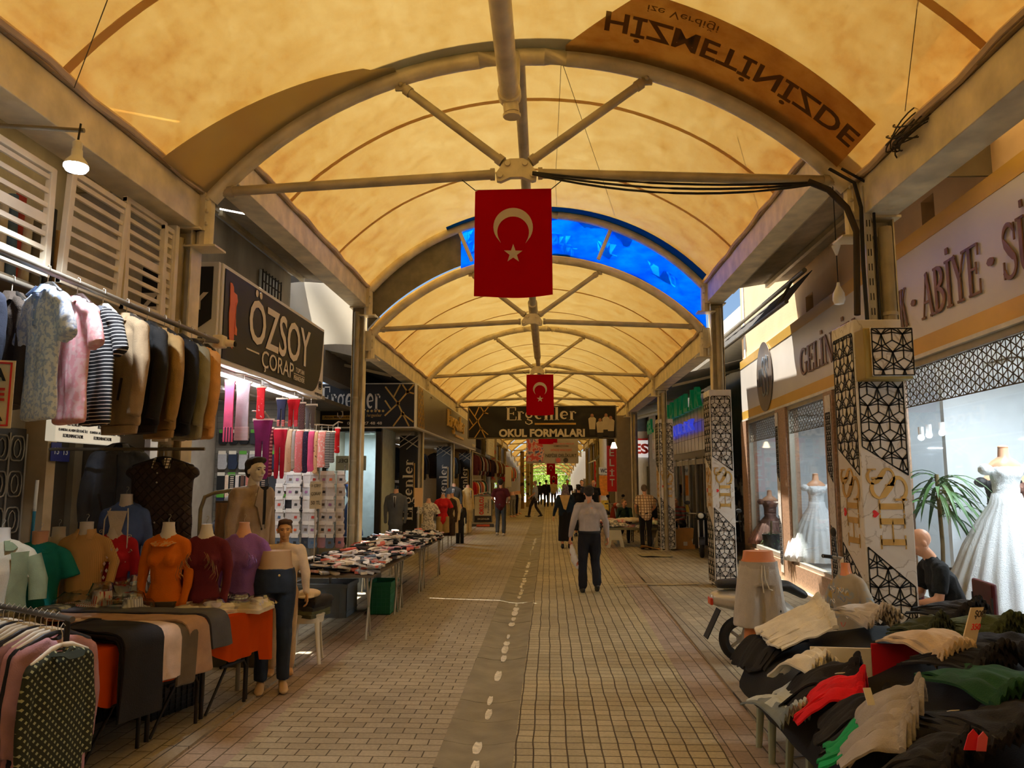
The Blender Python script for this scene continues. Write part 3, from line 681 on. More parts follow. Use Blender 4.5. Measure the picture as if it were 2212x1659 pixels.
for sd_, a, b, nm in ((-1, 15.3, 60, 'left'), (1, 17.5, 60, 'right')):
    x0 = XL-.3 if sd_ < 0 else XR+.3; t = thing('side_roof', 'long grey sheet roof over the %s footway in the distance' % nm, 'roofing', (x0, a, 4.2))
    MB().sheet(lambda u, v: (sd_*1.9*u, (b-a)*v, .45*u+(.02 if round(v*200) % 2 else 0)), 1, 200, .01, off=(0, 0, 1)).build('sheet', GREYP, t)
    for i in range(8): MB().box((sd_*.95, 1.5+i*5.2, .12), (1.9, .06, .06), rot=Matrix.Rotation(-sd_*.23, 3, 'Y')).build('rafter', STEEL_D, t)

S('wall_left_sun_block', (-4.9, 6.72, 4.5), (XL-.3, 6.75, 5.12), M('#6a5f4c', .8)); S('wall_right_sun_block', (XR+.3, 6.72, 4.5), (4.3, 6.75, 5.2), M('#6a5f4c', .8))  # plates added to hold back sunlight where the side roofs step

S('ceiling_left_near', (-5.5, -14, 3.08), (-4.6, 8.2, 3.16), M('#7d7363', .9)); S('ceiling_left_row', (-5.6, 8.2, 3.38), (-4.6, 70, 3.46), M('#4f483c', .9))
S('ceiling_right_row', (4.4, 17.2, 5.0), (8.2, 27.2, 5.1), M('#6f675a', .9))
t = thing('white_tarpaulin', 'bright white tarpaulin hung beside the grey wall behind the second left column', 'tarpaulin', (0, 0, 0))
MB().sheet(lambda u, v: (-5.2+1.75*u, 13.3+.05*math.sin(u*14+v*5), 4.2+1.15*v), 20, 8, .004).build('cloth', fabric_thin('white_tarpaulin_cloth', '#efeae0', .6), t, smooth=True)

p = atx(562, 600, -4.47); q = atx(603, 600, -4.47); zb, zt = atx(582, 640, -4.47).z, 5.05
t = thing('barred_window', 'barred window high in the grey wall above the sock shop sign', 'window', (-4.49, p.y, zb)); w_ = q.y-p.y; MB().bb((0, 0, 0), (.02, w_, zt-zb)).build('pane', M('#b9beb8', .3, 0, .3, 3.), t); m = MB()
for i in range(7): m.tube((.06, w_*i/6, -.03), (.06, w_*i/6, zt-zb), .012, n=5)
for z in (0, .45, .9): m.tube((.06, 0, z*(zt-zb)), (.06, w_, z*(zt-zb)), .012, n=5)
m.build('window_bars', M('#2c251d', .7), t)
# =====================================================================
#  FIGURES: people, mannequins
# =====================================================================
SKIN = M('#c08d6c', .55, 0, .08, 20.); SKIN2 = M('#a9765a', .55, 0, .08, 20.); MANQ = M('#e8e2d6', .35, 0, .03); MANQ_T = M('#c99878', .35, 0, .05); MANQ_W = M('#d9cfbd', .35, 0, .04)
BLACKISH = M('#15130f', .6, 0, .1)
def hand(m, w_, d, s=1., side=1, curl=.5, up=(0, 0, 1)):
    """palm, four fingers and thumb; d = pointing direction of the forearm"""
    w_, d = Vector(w_), Vector(d).normalized(); n = Vector((side, 0, 0)); n = (n-d*n.dot(d)); n = n.normalized() if n.length > .1 else Vector((0, 1, 0))
    b = d.cross(n)                      # across the palm
    m.loft([w_-d*.02*s, w_+d*.03*s, w_+d*.085*s], [.027*s, .036*s, .04*s], [.019*s, .016*s, .013*s], side=b, n=10)
    for i, L in enumerate((.066, .075, .070, .056)):
        q = w_+d*.085*s+b*(i-1.5)*.0195*s; a = R(20+25*curl)
        p1 = q+(d*math.cos(a*.5)-n*math.sin(a*.5))*L*.45*s; p2 = p1+(d*math.cos(a*1.4)-n*math.sin(a*1.4))*L*.32*s; p3 = p2+(d*math.cos(a*2.2)-n*math.sin(a*2.2))*L*.25*s
        m.loft([q-d*.01*s, p1, p2, p3], [.0088*s, .0085*s, .0078*s, .006*s], n=7)
    q = w_+d*.025*s-b*.03*s; dd = (d*.75-b*.55-n*.35).normalized()
    m.loft([q, q+dd*.038*s, q+dd*.038*s+(d*.95-n*.3).normalized()*.03*s], [.012*s, .0105*s, .008*s], n=7)
def head_pieces(m, c, s=1., yaw=0., pitch=0., ear=True):
    """head whose chin is .11*s below c; faces +y before turning"""
    mt = Matrix.Rotation(yaw, 3, 'Z')@Matrix.Rotation(-pitch, 3, 'X'); c = Vector(c)
    def P(x, y, z): return c+mt@Vector((x*s, y*s, z*s))
    q = MB(); q.ball((0, 0, 0), 1, 16)
    def E(x, y, z, rx, ry, rz):
        m.add([P(x+v[0]*rx, y+v[1]*ry, z+v[2]*rz) for v in q.v], q.f)
    E(0, -.012, .035, .077, .096, .088); E(0, .022, -.02, .062, .07, .072); E(0, .045, -.072, .036, .035, .032); E(0, .02, -.06, .05, .05, .045)
    E(0, .075, .035, .055, .022, .028)     # brow
    for k in (-1, 1): E(k*.04, .062, -.012, .022, .02, .02); E(k*.078, -.005, -.005, .009, .02, .032)
    m.loft([P(0, .088, .022), P(0, .103, -.004), P(0, .112, -.022)], [.009*s, .011*s, .015*s], n=8)
    m.loft([P(-.024, .083, -.05), P(0, .091, -.047), P(.024, .083, -.05)], [.006*s, .0085*s, .006*s], n=6); m.loft([P(-.02, .081, -.059), P(0, .088, -.06), P(.02, .081, -.059)], [.006*s, .009*s, .006*s], n=6)
    return P
def face_marks(P, s, parent, mk=None):
    for k in (-1, 1):
        MB().ball(P(k*.031, .079, .012), (.012*s, .008*s, .006*s), 8).build('eye', M('#2a211b', .3, 0, 0), parent)
        m = MB(); m.path([P(k*.014, .094, .028), P(k*.03, .094, .034), P(k*.048, .082, .028)], .0035*s, 5); m.build('eyebrow', M('#3a2a20', .9, 0, 0), parent)
    m = MB(); m.path([P(-.024, .088, -.0545), P(0, .096, -.0545), P(.024, .088, -.0545)], .0022*s, 5); m.build('mouth', M('#8d4a3f', .5, 0, 0), parent)
def hair(P, s, mat, parent, kind='short', seed=0.):
    q = MB(); q.ball((0, 0, 0), 1, 20); m = MB()
    def E(x, y, z, rx, ry, rz): m.add([P(x+v[0]*rx, y+v[1]*ry, z+v[2]*rz) for v in q.v], q.f)
    E(0, -.024, .056, .083, .092, .082); E(0, -.055, .01, .074, .058, .07)
    if kind in ('side', 'full'): E(.012, .045, .105, .07, .045, .03); E(-.035, .03, .1, .05, .05, .035); E(0, -.05, -.02, .065, .05, .06)
    for k in (-1, 1): E(k*.074, -.012, .03, .012, .025, .04)
    o = m.blob('hair', mat, parent, vox=.009*s, sm=2, fold=.003*s, ff=(40, 14, 22), seed=seed); return o
def person(label, x, y, rz=0., H=1.72, J=None, shirt='#888', trousers='#222', hairc='#2c241d', skin=SKIN, sleeve='long', bald=False, skirt=None, scarf=None, shoes='#1d1a17', lean=0., headyaw=0., headpitch=0., z=0., detail=True, face=False, shirtmat=None, fat=1., belt=False, group=None, seat=False, vox=None, curl=.5, loose=1.):
    s = H/1.75; t = thing('person', label, 'person', (x, y, z), rz, group)
    j = dict(pel=(0, 0, .95), wst=(0, .0, 1.08), chs=(0, .005, 1.28), nk=(0, -.01, 1.46), hd=(0, .015, 1.62),
             sl=(-.185, -.01, 1.40), sr=(.185, -.01, 1.40), el=(-.235, -.03, 1.13), er=(.235, -.03, 1.13), wl=(-.25, .05, .90), wr=(.25, .05, .90),
             hl=(-.09, 0, .92), hr=(.09, 0, .92), kl=(-.1, .02, .50), kr=(.1, .02, .50), al=(-.1, -.02, .085), ar=(.1, -.02, .085), fl=(-.11, .15, .03), fr=(.11, .15, .03))
    if lean:
        for k in ('wst', 'chs', 'nk', 'hd', 'sl', 'sr', 'el', 'er', 'wl', 'wr'):
            p = Vector(j[k])-Vector((0, 0, .95)); p.rotate(Matrix.Rotation(-lean, 3, 'X')); j[k] = tuple(p+Vector((0, 0, .95)))
    j.update(J or {}); j = {k: Vector(v)*s for k, v in j.items()}; V = (vox or .016)*s
    def hdir(a, b): return (j[b]-j[a]).normalized()
    # body
    m = MB(); nd = (j['nk']-j['chs']).normalized()
    m.loft([j['pel'], j['wst'], j['chs'], j['nk']-nd*.07*s], [.15*s, .135*s, .155*s, .12*s], [.1*s, .095*s, .11*s, .07*s])
    m.loft([j['nk']-nd*.05*s, j['nk']+nd*.03*s, j['hd']-Vector((0, .012, .05))*s], [.065*s, .054*s, .052*s])
    for a in 'lr':
        m.loft([j['s'+a], (j['s'+a]+j['e'+a])/2, j['e'+a]], [.05*s, .045*s, .038*s]); m.loft([j['e'+a], j['e'+a].lerp(j['w'+a], .35), j['w'+a]], [.038*s, .037*s, .024*s])
        m.loft([j['h'+a], j['k'+a]], [.08*s, .052*s]); m.loft([j['k'+a], j['k'+a].lerp(j['a'+a], .3), j['a'+a]], [.05*s, .052*s, .034*s])
    body = m.blob('body', skin, t, vox=V, sm=3)
    m = MB()
    for a, sd_ in (('l', -1), ('r', 1)): hand(m, j['w'+a], hdir('e'+a, 'w'+a), s, sd_, curl)
    P = head_pieces(m2 := MB(), j['hd'], s, headyaw, headpitch); hb = m2.blob('t', skin, None, vox=.0075*s if detail else .012*s, sm=2)
    hm = m.mesh('t'); bm = bmesh.new(); bm.from_mesh(body.data); bm.from_mesh(hb.data); bm.from_mesh(hm); bm.to_mesh(body.data); bm.free()
    for p in body.data.polygons: p.use_smooth = True; p.material_index = 0
    bpy.data.objects.remove(hb)
    if face: face_marks(P, s, t)
    if scarf:
        m = MB(); q = MB(); q.ball((0, 0, 0), 1, 20)
        m.add([P(v[0]*.098, -.012+v[1]*.112, .028+v[2]*.108) for v in q.v], q.f)
        m.loft([j['hd']-Vector((0, .03, .05))*s, j['nk']-Vector((0, .03, .0))*s, j['nk']-Vector((0, .085, .16))*s], [.1*s, .13*s, .03*s], [.09*s, .1*s, .02*s])
        m.blob('headscarf', scarf, t, vox=.014*s, sm=3, fold=.006, ff=(20, 20, 10))
    elif not bald: hair(P, s, M(hairc, .8, 0, .3, 40.), t, 'full' if bald is None else 'short')
    # top
    m = MB(); f = fat*s
    m.loft([j['pel']+(j['wst']-j['pel'])*(.45 if belt else -.35), j['pel']+(j['wst']-j['pel'])*(.6 if belt else 0), j['wst'], j['chs'], j['nk']-nd*.075*s], [.165*f, .165*f, .16*f, .175*f, .125*s], [.125*f, .12*f, .12*f, .128*f, .07*s])
    m.loft([j['sl'], j['nk']-nd*.05*s, j['sr']], [.062*s, .07*s, .062*s], side=(0, 1, 0))
    m.loft([j['nk']-nd*.05*s, j['nk']-nd*.005*s], [.074*s, .062*s])
    for a in 'lr':
        e = j['e'+a]; w_ = j['w'+a]; sh = j['s'+a]
        if sleeve == 'long': m.loft([sh, (sh+e)/2, e, e.lerp(w_, .5), e.lerp(w_, .95)], [.068*s, .06*s, .054*s, .047*s, .037*s])
        else: m.loft([sh, sh.lerp(e, .45), sh.lerp(e, .8)], [.066*s, .066*s, .066*s], cap='flat')
    m.blob('shirt', shirtmat or cloth(shirt), t, vox=V*.9, sm=3, fold=.011*s, ff=(14, 14, 5), seed=x)
    # bottom
    m = MB()
    if skirt:
        m.loft([j['wst'], j['pel'], Vector((0, .02*s, .5*s)), Vector((0, .0, .2*s))], [.15*s, .185*s, .2*s, .215*s], [.12*s, .16*s, .17*s, .18*s], cap='flat')
        m.blob('skirt', cloth(skirt), t, vox=V, sm=2, fold=.02*s, ff=(16, 16, 1.2), seed=x)
    else:
        m.loft([j['wst'].lerp(j['pel'], .55), j['pel'], (j['hl']+j['hr'])/2-Vector((0, 0, .03))*s], [.155*f, .165*f, .165*f], [.11*f, .118*f, .11*f])
        for a in 'lr': m.loft([j['h'+a], j['h'+a].lerp(j['k'+a], .5), j['k'+a], j['k'+a].lerp(j['a'+a], .5), j['k'+a].lerp(j['a'+a], .93)], [.098*s, .085*s*loose, .068*s*loose, .064*s*loose, .062*s*loose])
        m.blob('trousers', cloth(trousers), t, vox=V*.9, sm=3, fold=.010*s, ff=(16, 16, 6), seed=x+2)
    if belt:
        m = MB(); p = j['wst'].lerp(j['pel'], .75); m.loft([p-Vector((0, 0, .016)), p+Vector((0, 0, .016))], [.172*f]*2, [.132*f]*2, cap='flat', n=24); m.build('belt', BLACKISH, t, smooth=True)
    for a in 'lr':
        m = MB(); an, to = j['a'+a], j['f'+a]; d = (to-an); d.z *= .3; d.normalize()
        m.loft([an-d*.06*s-Vector((0, 0, .045))*s, an+d*.04*s-Vector((0, 0, .042))*s, to-Vector((0, 0, -.012))*s], [.036*s, .046*s, .04*s], [.034*s, .038*s, .026*s], side=(1, 0, 0)); m.loft([an-Vector((0, 0, .05))*s, an+Vector((0, 0, .02))*s], [.045*s, .04*s])
        m.blob('shoe', M(shoes, .5, 0, .1), t, vox=.01*s, sm=2)
    return t, P, j

# ---- shop dummies ----
def bust_pieces(m, fem, s=1., z0=0.):
    """torso from hip (z0) to shoulders at z0+.58"""
    if fem: zz = [(0, .165, .115), (.1, .16, .11), (.22, .125, .09), (.34, .14, .10), (.42, .16, .125), (.5, .165, .11), (.57, .15, .08)]
    else: zz = [(0, .165, .12), (.15, .155, .11), (.28, .16, .115), (.42, .19, .13), (.52, .195, .12), (.59, .17, .085)]
    m.loft([(0, 0, z0+z*s) for z, _, _ in zz], [a*s for _, a, _ in zz], [b*s for _, _, b in zz], n=20)
    if fem:
        for k in (-1, 1): m.ball((k*.07*s, -.085*s, z0+.42*s), (.062*s, .055*s, .06*s), 12)
def bust(name, label, x, y, z0, rz, top, fem=True, neck=MANQ, sleeve='long', s=1., arms='down', group=None, extra=None, fold=.008, under=None, hem=-.06, neckr=.05, sleeve_pose=None):
    """z0 = height of the hip cut; the dummy faces -y (towards the viewer) before turning"""
    t = thing(name, label, 'mannequin', (x, y, z0), rz, group)
    m = MB(); H = .58*s if fem else .6*s
    m.loft([(0, .0, .02), (0, .0, H*.5), (0, 0, H-.08), (0, .0, H)], [.1*s, .09*s, .11*s, .085*s], [.07*s, .06*s, .07*s, .06*s])
    m.loft([(0, 0, H-.06), (0, -.0, H+.0), (0, 0, H+.03), (0, 0, H+.10*s), (0, 0, H+.125*s)], [.14*s, .09*s, .062*s, neckr*s, neckr*s*1.02], [.08*s, .07*s, .06*s, neckr*s, neckr*s*1.02], n=18, cap='flat')
    m.build('torso_form', neck, t, smooth=True, angle=50)
    m = MB(); m.path([(0, 0, H+.12*s), (0, 0, H+.155*s), (.012, 0, H+.17*s), (.016, 0, H+.185*s), (.006, 0, H+.197*s), (-.006, 0, H+.19*s)], .0022, 5); m.build('hanger_hook', metal('#b8b2a6', .25), t)
    m = MB(); bust_pieces(m, fem, s*1.05, hem)
    sh = (.185 if not fem else .165)*s; ang = 0
    for k in (-1, 1):
        m.loft([(0, 0, H-.045*s), (k*sh*.6, 0, H-.05*s), (k*sh, 0, H-.075*s)], [.06*s, .06*s, .056*s])
        sp = (sleeve_pose or {}).get(k)
        if sleeve == 'long': pts = [(k*sh, 0, H-.08*s), (k*(sh+.045*s), .01, H-.25*s), (k*(sh+.05*s), -.02, H-.42*s), (k*(sh+.03*s), -.06, H-.62*s)] if not sp else [(k*sh, 0, H-.08*s)]+sp; m.loft(pts, [.058*s, .05*s, .042*s, .036*s][:len(pts)], [.058*s, .045*s, .03*s, .022*s][:len(pts)])
        elif sleeve == 'short': m.loft([(k*sh, 0, H-.08*s), (k*(sh+.06*s), 0, H-.2*s), (k*(sh+.085*s), 0, H-.28*s)], [.065*s, .07*s, .075*s], cap='flat')
    m.blob('top', top, t, vox=.0115, sm=3, fold=fold, ff=(10, 10, 4.5), seed=x*3)
    if under: under(t, s, H)
    if extra: extra(t, s, H)
    return t
def collar(t, mat, z, r=.07, h=.045, spread=.03, open_=.9, name='collar', y=0.):
    m = MB()
    def f(u, v):
        a = R(-90)+R(open_*28)+(2*math.pi-2*R(open_*28))*u; rr = r+spread*(1-v)+ (.02*(1-v) if (u < .12 or u > .88) else 0)
        return (rr*math.cos(a), y+rr*.92*math.sin(a), z+h*v-(.02*(1-v) if (u < .1 or u > .9) else 0))
    m.sheet(f, 28, 3, .005); return m.build(name, mat, t, smooth=True)

# =====================================================================
#  RIGHT: bridal shop front
# =====================================================================
GOLDP = M('#b8924e', .45, .3, .2, 4.); BLK = M('#16120f', .6, 0, 0); WHITEP = M2marble('white_marble_panel')
RED = M('#c2201c', .5, 0, 0)
def heart(m, o, u, v, s, d=.004):
    pts = []
    for i in range(24):
        a = 2*math.pi*i/24; pts.append((s*16*math.sin(a)**3/34, s*(13*math.cos(a)-5*math.cos(2*a)-2*math.cos(3*a)-math.cos(4*a))/34))
    return m.prism([(p[0], p[1]) for p in pts], o, u, v, d)
def clad_column(x, y, w_, dep, h, label, s=.098, name='clad_column'):
    """white marble box with black lattice, gold lettering; x = left edge, y = front"""
    t = thing(name, label, 'column cladding', (x+w_/2, y+dep/2, 0), group='white lattice column boxes')
    m = MB(); m.bb((-w_/2, -dep/2, .06), (w_/2, dep/2, h)); m.build('panel', WHITEP, t, bevel=.008)
    MB().bb((-w_/2+.04, -dep/2+.04, 0), (w_/2-.04, dep/2-.04, .07)).build('plinth', M('#55503f', .8), t)
    e = .022; zc = h*.5
    for nm, o, u, W in (('front', (-w_/2, -dep/2-.001, 0), (1, 0, 0), w_), ('street', (-w_/2-.001, dep/2, 0), (0, -1, 0), dep)):
        m = MB(); c = W/2
        top = [(e, h*.66), (W-e, h*.585), (W-e, h-.13), (W-e-.02, h-.11), (e+.02, h-.11), (e, h-.13)]
        bot = [(e+.02, .1), (W-e-.02, .1), (W-e, .12), (W-e, h*.30), (e, h*.40), (e, .12)]
        for poly in (top, bot): lattice(m, poly, s, o, u, (0, 0, 1), .0095, .003)
        m.build('lattice_pattern', BLK, t)
        u_ = Vector(u); o_ = Vector(o)+u_.cross(Vector((0, 0, 1)))*.001
        # gold monogram turned to read upwards
        q = (0, 0, 1); r_ = -u_
        base = o_+u_*(W*.82)+Vector((0, 0, h*.395))
        sertext('HI', base, q, r_, h*.13, W*.5, GOLDP, t, 'gold_letters', .004)
        sertext('S', base+Vector((0, 0, h*.118))-r_*W*.08, q, r_, h*.075, W*.72, GOLDP, t, 'gold_letters', .005)
        sertext('S', base+Vector((0, 0, h*.158))+r_*W*.16, q, r_, h*.055, W*.55, GOLDP, t, 'gold_letters', .005)
        m = MB(); heart(m, o_+u_*(W*.24)+Vector((0, 0, h*.485)), q, r_, W*.16); m.build('red_heart', RED, t)
    return t
cc = clad_column(2.56, 6.4, .40, .48, 3.13, 'nearest white marble column box with black lattice and gold letters, beside the seated man')
# raised box fitted on its front
tb = thing('lattice_box', 'small square lattice box projecting from the top of the nearest white column box', 'sign', (2.78, 6.2, 2.82))
MB().bb((-.22, -.0, -.22), (.16, .19, .2)).build('casing', M('#8e7a3e', .5, .2), tb, bevel=.01)
m = MB(); m.bb((-.17, -.012, -.2), (.17, .0, .2)); m.build('front_panel', WHITEP, tb, bevel=.006)
m = MB(); lattice(m, [(.01, .01), (.33, .01), (.33, .39), (.01, .39)], .098, (-.17, -.013, -.2), (1, 0, 0), (0, 0, 1), .0095, .003); m.build('lattice_pattern', BLK, tb)
clad_column(2.74, 13.0, .37, .5, 3.31, 'second white marble column box with black lattice, left of the dummy in grey shorts')
clad_column(2.81, 19.6, .38, .5, 3.33, 'third and farthest white marble column box with lattice, beside the man in the checked shirt')
# cable tray above nearest column
t = thing('cable_tray', 'grey perforated cable tray with black cables on the nearest right column', 'cable tray', (2.78, 6.5, 3.14))
m = MB(); m.bb((-.03, 0, 0), (.03, .02, 1.2)); m.build('tray', metal('#a29c8c', .4), t)
m = MB()
for i in range(9):
    for dx in (-.012, .012): m.bb((dx-.004, -.003, .05+i*.13), (dx+.004, 0, .11+i*.13))
m.build('slot_pattern', BLK, t)
for dx in (-.05, -.06, .05):
    MB().path([(dx, 0, -.02), (dx*1.1, .0, .5), (dx, -.01, 1.0), (dx-.05, -.02, 1.22), (dx-.25, .0, 1.36)], .013, 6).build('cable', BLACKISH, t, smooth=True)
# sign fascia
SILV = M('#cfc7bc', .38, .15, .07, 1.2); GOLDB = M('#c39a45', .4, .3, .15, 1.)
sg = thing('shop_sign', 'long pale sign board with gold bands and letters over the bridal shop', 'sign', (0, 0, 0))
facade(4.0, 17.2, 3.1, 4.42, -.02, .16, SILV, 'board', sg)
for a, b in ((3.1, 3.28), (4.24, 4.42)): facade(4.0, 17.2, a+.004, b-.004, -.026, .006, GOLDB, 'gold_band', sg)
facade(4.0, 17.2, 3.06, 3.1, -.04, .2, M('#d9d2c4', .4, .2), 'lower_trim', sg)
fd = Vector((.0465, 1, 0)).normalized()
LET = M('#7c5a3a', .4, .5, .3, 6.)
def on_facade(s, ya, yb, z, h, f=sertext):      # letters run from far to near
    o = (fx(yb)-.03, yb, z); return f(s, o, -fd, (0, 0, 1), yb-ya, h, LET, sg, 'gold_letters', d=.012)
on_facade('GELİNLİK', 9.85, 12.45, 3.46, .42); on_facade('•', 9.35, 9.75, 3.46, .4)
on_facade('ABİYE', 6.75, 7.95, 3.44, .46); on_facade('•', 6.45, 6.7, 3.44, .5); on_facade('SÜNNETLİK', 4.2, 6.4, 3.44, .46); on_facade('•', 8.02, 8.25, 3.44, .5); on_facade('NİŞANLIK'.replace('Ş', 'S'), 8.3, 9.35, 3.46, .42)
# oval emblem
m = MB(); oy = 14.9
m.prism([(.62*math.cos(i*math.pi/20), .68*math.sin(i*math.pi/20)) for i in range(40)], (fx(oy)-.035, oy, 3.78), -fd, (0, 0, 1), .012); m.build('oval_plate', M('#776a5e', .35, .4, .2, 2.), sg)
sertext('HI', (fx(oy+.42)-.055, oy+.42, 3.62), -fd, (0, 0, 1), .3, .34, M('#7d8286', .3, .6), sg, 'emblem_letters'); sertext('SS', (fx(oy+.15)-.055, oy+.15, 3.4), -fd, (0, 0, 1), .55, .75, M('#7d8286', .3, .6), sg, 'emblem_letters')
# windows, pillars, door
WF = M('#8f8779', .4, .3, .1)
def shop_window(n, ya, yb, z0, z1, lat=True):
    g = facade(ya+.03, yb-.03, z0, z1, .04, .012, glass(), 'window_%d' % n); struct(g)
    for a, b, c, d in ((ya, ya+.06, z0-.05, z1), (yb-.06, yb, z0-.05, z1), (ya, yb, z0-.08, z0), (ya, yb, z1-.04, z1+.05)): struct(facade(a, b, c, d, 0, .09, WF, 'trim_%d' % (10+n), bevel=.004))
    if lat:
        m = MB(); lattice(m, [(0, 0), (yb-ya-.12, 0), (yb-ya-.12, .4), (0, .4)], .09, (fx(yb)+.035, yb-.06, z1-.44), -fd, (0, 0, 1), .012, .003, tri=False)
        o = m.build('window_%d_lattice_film' % n, M('#4f4636', .5), None); struct(o)
shop_window(1, 14.2, 16.75, .45, 3.03); shop_window(2, 11.35, 13.5, .42, 3.03); shop_window(3, 6.15, 8.9, .55, 3.03); shop_window(4, 4.6, 5.72, .55, 3.03)
def pillar(ya, yb, n, mat=GRANITE): struct(facade(ya, yb, 0, 3.06, -.04, .22, mat, 'wall_right_pillar_%d' % n))
pillar(13.5, 14.2, 1); pillar(10.95, 11.35, 2); pillar(8.95, 9.15, 3); pillar(16.75, 17.3, 4); pillar(5.72, 6.12, 5, WHITEP)
def pillar_strip(ya, yb, label, sc_=.05):
    t = thing('pillar_cladding', label, 'panel', (fx(yb)-.045, yb, 0), group='narrow lattice panels on the shop pillars')
    W = yb-ya; m = MB(); v = (0, 0, 1)
    m.prism([(0, .15), (W, .15), (W, 3.0), (0, 3.0)], (0, 0, 0), -fd, v, .008); m.build('board', WHITEP, t)
    m = MB(); lattice(m, [(.02, 1.92), (W-.02, 1.75), (W-.02, 2.75), (.02, 2.75)], sc_, (-.009, 0, 0), -fd, v, .008, .003); lattice(m, [(.02, .3), (W-.02, .3), (W-.02, 1.0), (.02, 1.15)], sc_, (-.009, 0, 0), -fd, v, .008, .003); m.build('lattice_pattern', BLK, t)
    sertext('HISS', (-.011, -W*.8, 1.25), v, fd, .5, W*.6, GOLDP, t, 'gold_letters', .003)
    return t
pillar_strip(5.76, 6.08, 'narrow lattice panel with gold letters on the pillar at the right picture edge')
pillar_strip(11.0, 11.25, 'narrow lattice panel with gold letters between the middle bridal window and the door')
pillar_strip(13.98, 14.18, 'narrow lattice panel on the pillar between the two far bridal windows')
# door with transom plate
for a, b in ((9.15, 9.3), (10.0, 10.1), (10.8, 10.95)): struct(facade(a, b, .1, 3.06, .0, .08, WF, 'door_1'))
struct(facade(9.2, 10.9, 2.2, 2.3, .0, .08, WF, 'door_1')); struct(facade(9.2, 10.9, .12, .25, .0, .08, WF, 'door_1')); struct(facade(9.3, 10.8, .2, 2.95, .05, .01, glass(), 'door_1_glass'))
t = thing('door_plate', 'gold plate with dark gothic lettering over the bridal shop door', 'sign', (0, 0, 0)); facade(9.3, 10.85, 2.36, 2.62, -.015, .02, GOLDB, 'plate', t)
sertext('BISRILLAH'.replace('R', 'N'), (fx(10.3)-.02, 10.45, 2.42), -fd, (0, 0, 1), .8, .14, M('#2c2115', .5), t, 'lettering', .003) if 0 else text('Bismillah', (fx(10.4)-.022, 10.45, 2.42), -fd, (0, 0, 1), .85, .15, M('#2c2115', .5), t, bold=.02)
m = MB(); m.prism([(.07*math.cos(i*math.pi/8), .07*math.sin(i*math.pi/8)) for i in range(16)], (fx(10.65)-.022, 10.65, 2.49), -fd, (0, 0, 1), .004); m.build('emblem', M('#8a6a2f', .4, .4), t)
struct(facade(9.2, 10.9, 2.64, 2.95, .06, .02, M('#cfd2cc', .5), 'door_1_transom'))
# interior lamps
def spot(x, y, z, e, size=.5, col=(.86, .93, 1), rot=(0, 0, 0), name='display_lamp', label='', grp='ceiling lamps in the shop windows'):
    t = thing(name, label, 'lamp', (x, y, z), group=grp)
    MB().bb((-size/2, -size/2, 0), (size/2, size/2, .03)).build('housing', plastic('#e8e8e6'), t)
    l = bpy.data.lights.new('lamp', 'AREA'); l.energy = e*.6; l.size = size; l.color = col; o = bpy.data.objects.new('light', l); link(o, t); o.location = (0, 0, -.03); return t
for i, (x, y, e) in enumerate([(4.9, 7.0, 55), (5.0, 8.2, 45), (4.6, 5.2, 20), (4.9, 12.4, 30), (5.2, 15.4, 22), (5.6, 10.1, 14)]):
    spot(x, y, 3.0, e, .5, label=['square ceiling lamp over the big white wedding dress', 'square ceiling lamp over the potted palm', 'square ceiling lamp in the display at the right edge', 'square ceiling lamp in the middle bridal window', 'square ceiling lamp in the far bridal window', 'square ceiling lamp inside the bridal shop door'][i])
for i, (px, py) in enumerate([(2007, 940), (2035, 935), (1990, 945)]):
    p = at(px, py, 8.9); t = thing('spotlight', '%s one of three small round white spotlights above the palm in the near bridal window' % ['middle', 'right', 'left'][i], 'lamp', p, group='spotlights in the near bridal window')
    MB().ball((0, 0, 0), .035, 10).build('bulb', M('#f2f6ff', .5, 0, 0, emit=14.), t); MB().tube((0, 0, .03), (0, .0, .12), .03).build('housing', plastic('#dedede'), t)
# wedding dress
def gown(x, y, z, label, mat, h=1.45, w_=.75, rz=0., neck=MANQ_T, s=1., frill=24, train=0., bod=None, grp='gowns on dummies in the bridal windows'):
    t = thing('gown_dummy', label, 'dress', (x, y, z), rz, grp)
    prof = [(w_, 0), (w_*.97, .1), (w_*.86, .35*h*.55), (w_*.66, h*.36), (w_*.45, h*.5), (w_*.26, h*.6), (.13, h*.66)]
    m = MB(); m.lathe([(r, z_) for r, z_ in prof], n=120, wav=lambda a, z_: (.035*math.sin(a*frill)+.03*math.sin(a*frill*2.3+z_*9)+.02*math.sin(z_*60+2*math.sin(a*frill)))*(1-z_/(h*.75))); m.build('skirt', mat, t, smooth=True, angle=180)
    m = MB(); b = h*.66; m.loft([(0, 0, b-.03), (0, -.0, b+.1), (0, -.01, b+.2), (0, -.01, b+.27)], [.125, .13, .155, .15], [.09, .10, .13, .10], n=20, cap='flat')
    for k in (-1, 1): m.ball((k*.065, -.09, b+.2), (.06, .05, .055)); m.ball((k*.19, 0, b+.24), (.07, .075, .06))
    m.blob('bodice', bod or mat, t, vox=.012, sm=2, fold=.006, ff=(30, 30, 30))
    m = MB(); m.loft([(0, 0, b+.15), (0, 0, b+.28), (0, 0, b+.33), (0, 0, b+.37), (0, 0, b+.46)], [.13, .17, .12, .055, .048], [.09, .09, .075, .052, .048], n=18, cap='flat'); m.ball((0, 0, b+.47), (.05, .05, .02)); m.build('neck_form', neck, t, smooth=True)
    return t
LACE = M('#f1f3f5', .5, 0, .06, 60., .8, 90.); BRONZE = M('#6b4a3f', .45, .35, .3, 40., .5, 80.)
gown(4.66, 8.05, .5, 'big white beaded wedding dress with off shoulder sleeves in the near window', LACE, 1.75, .62)
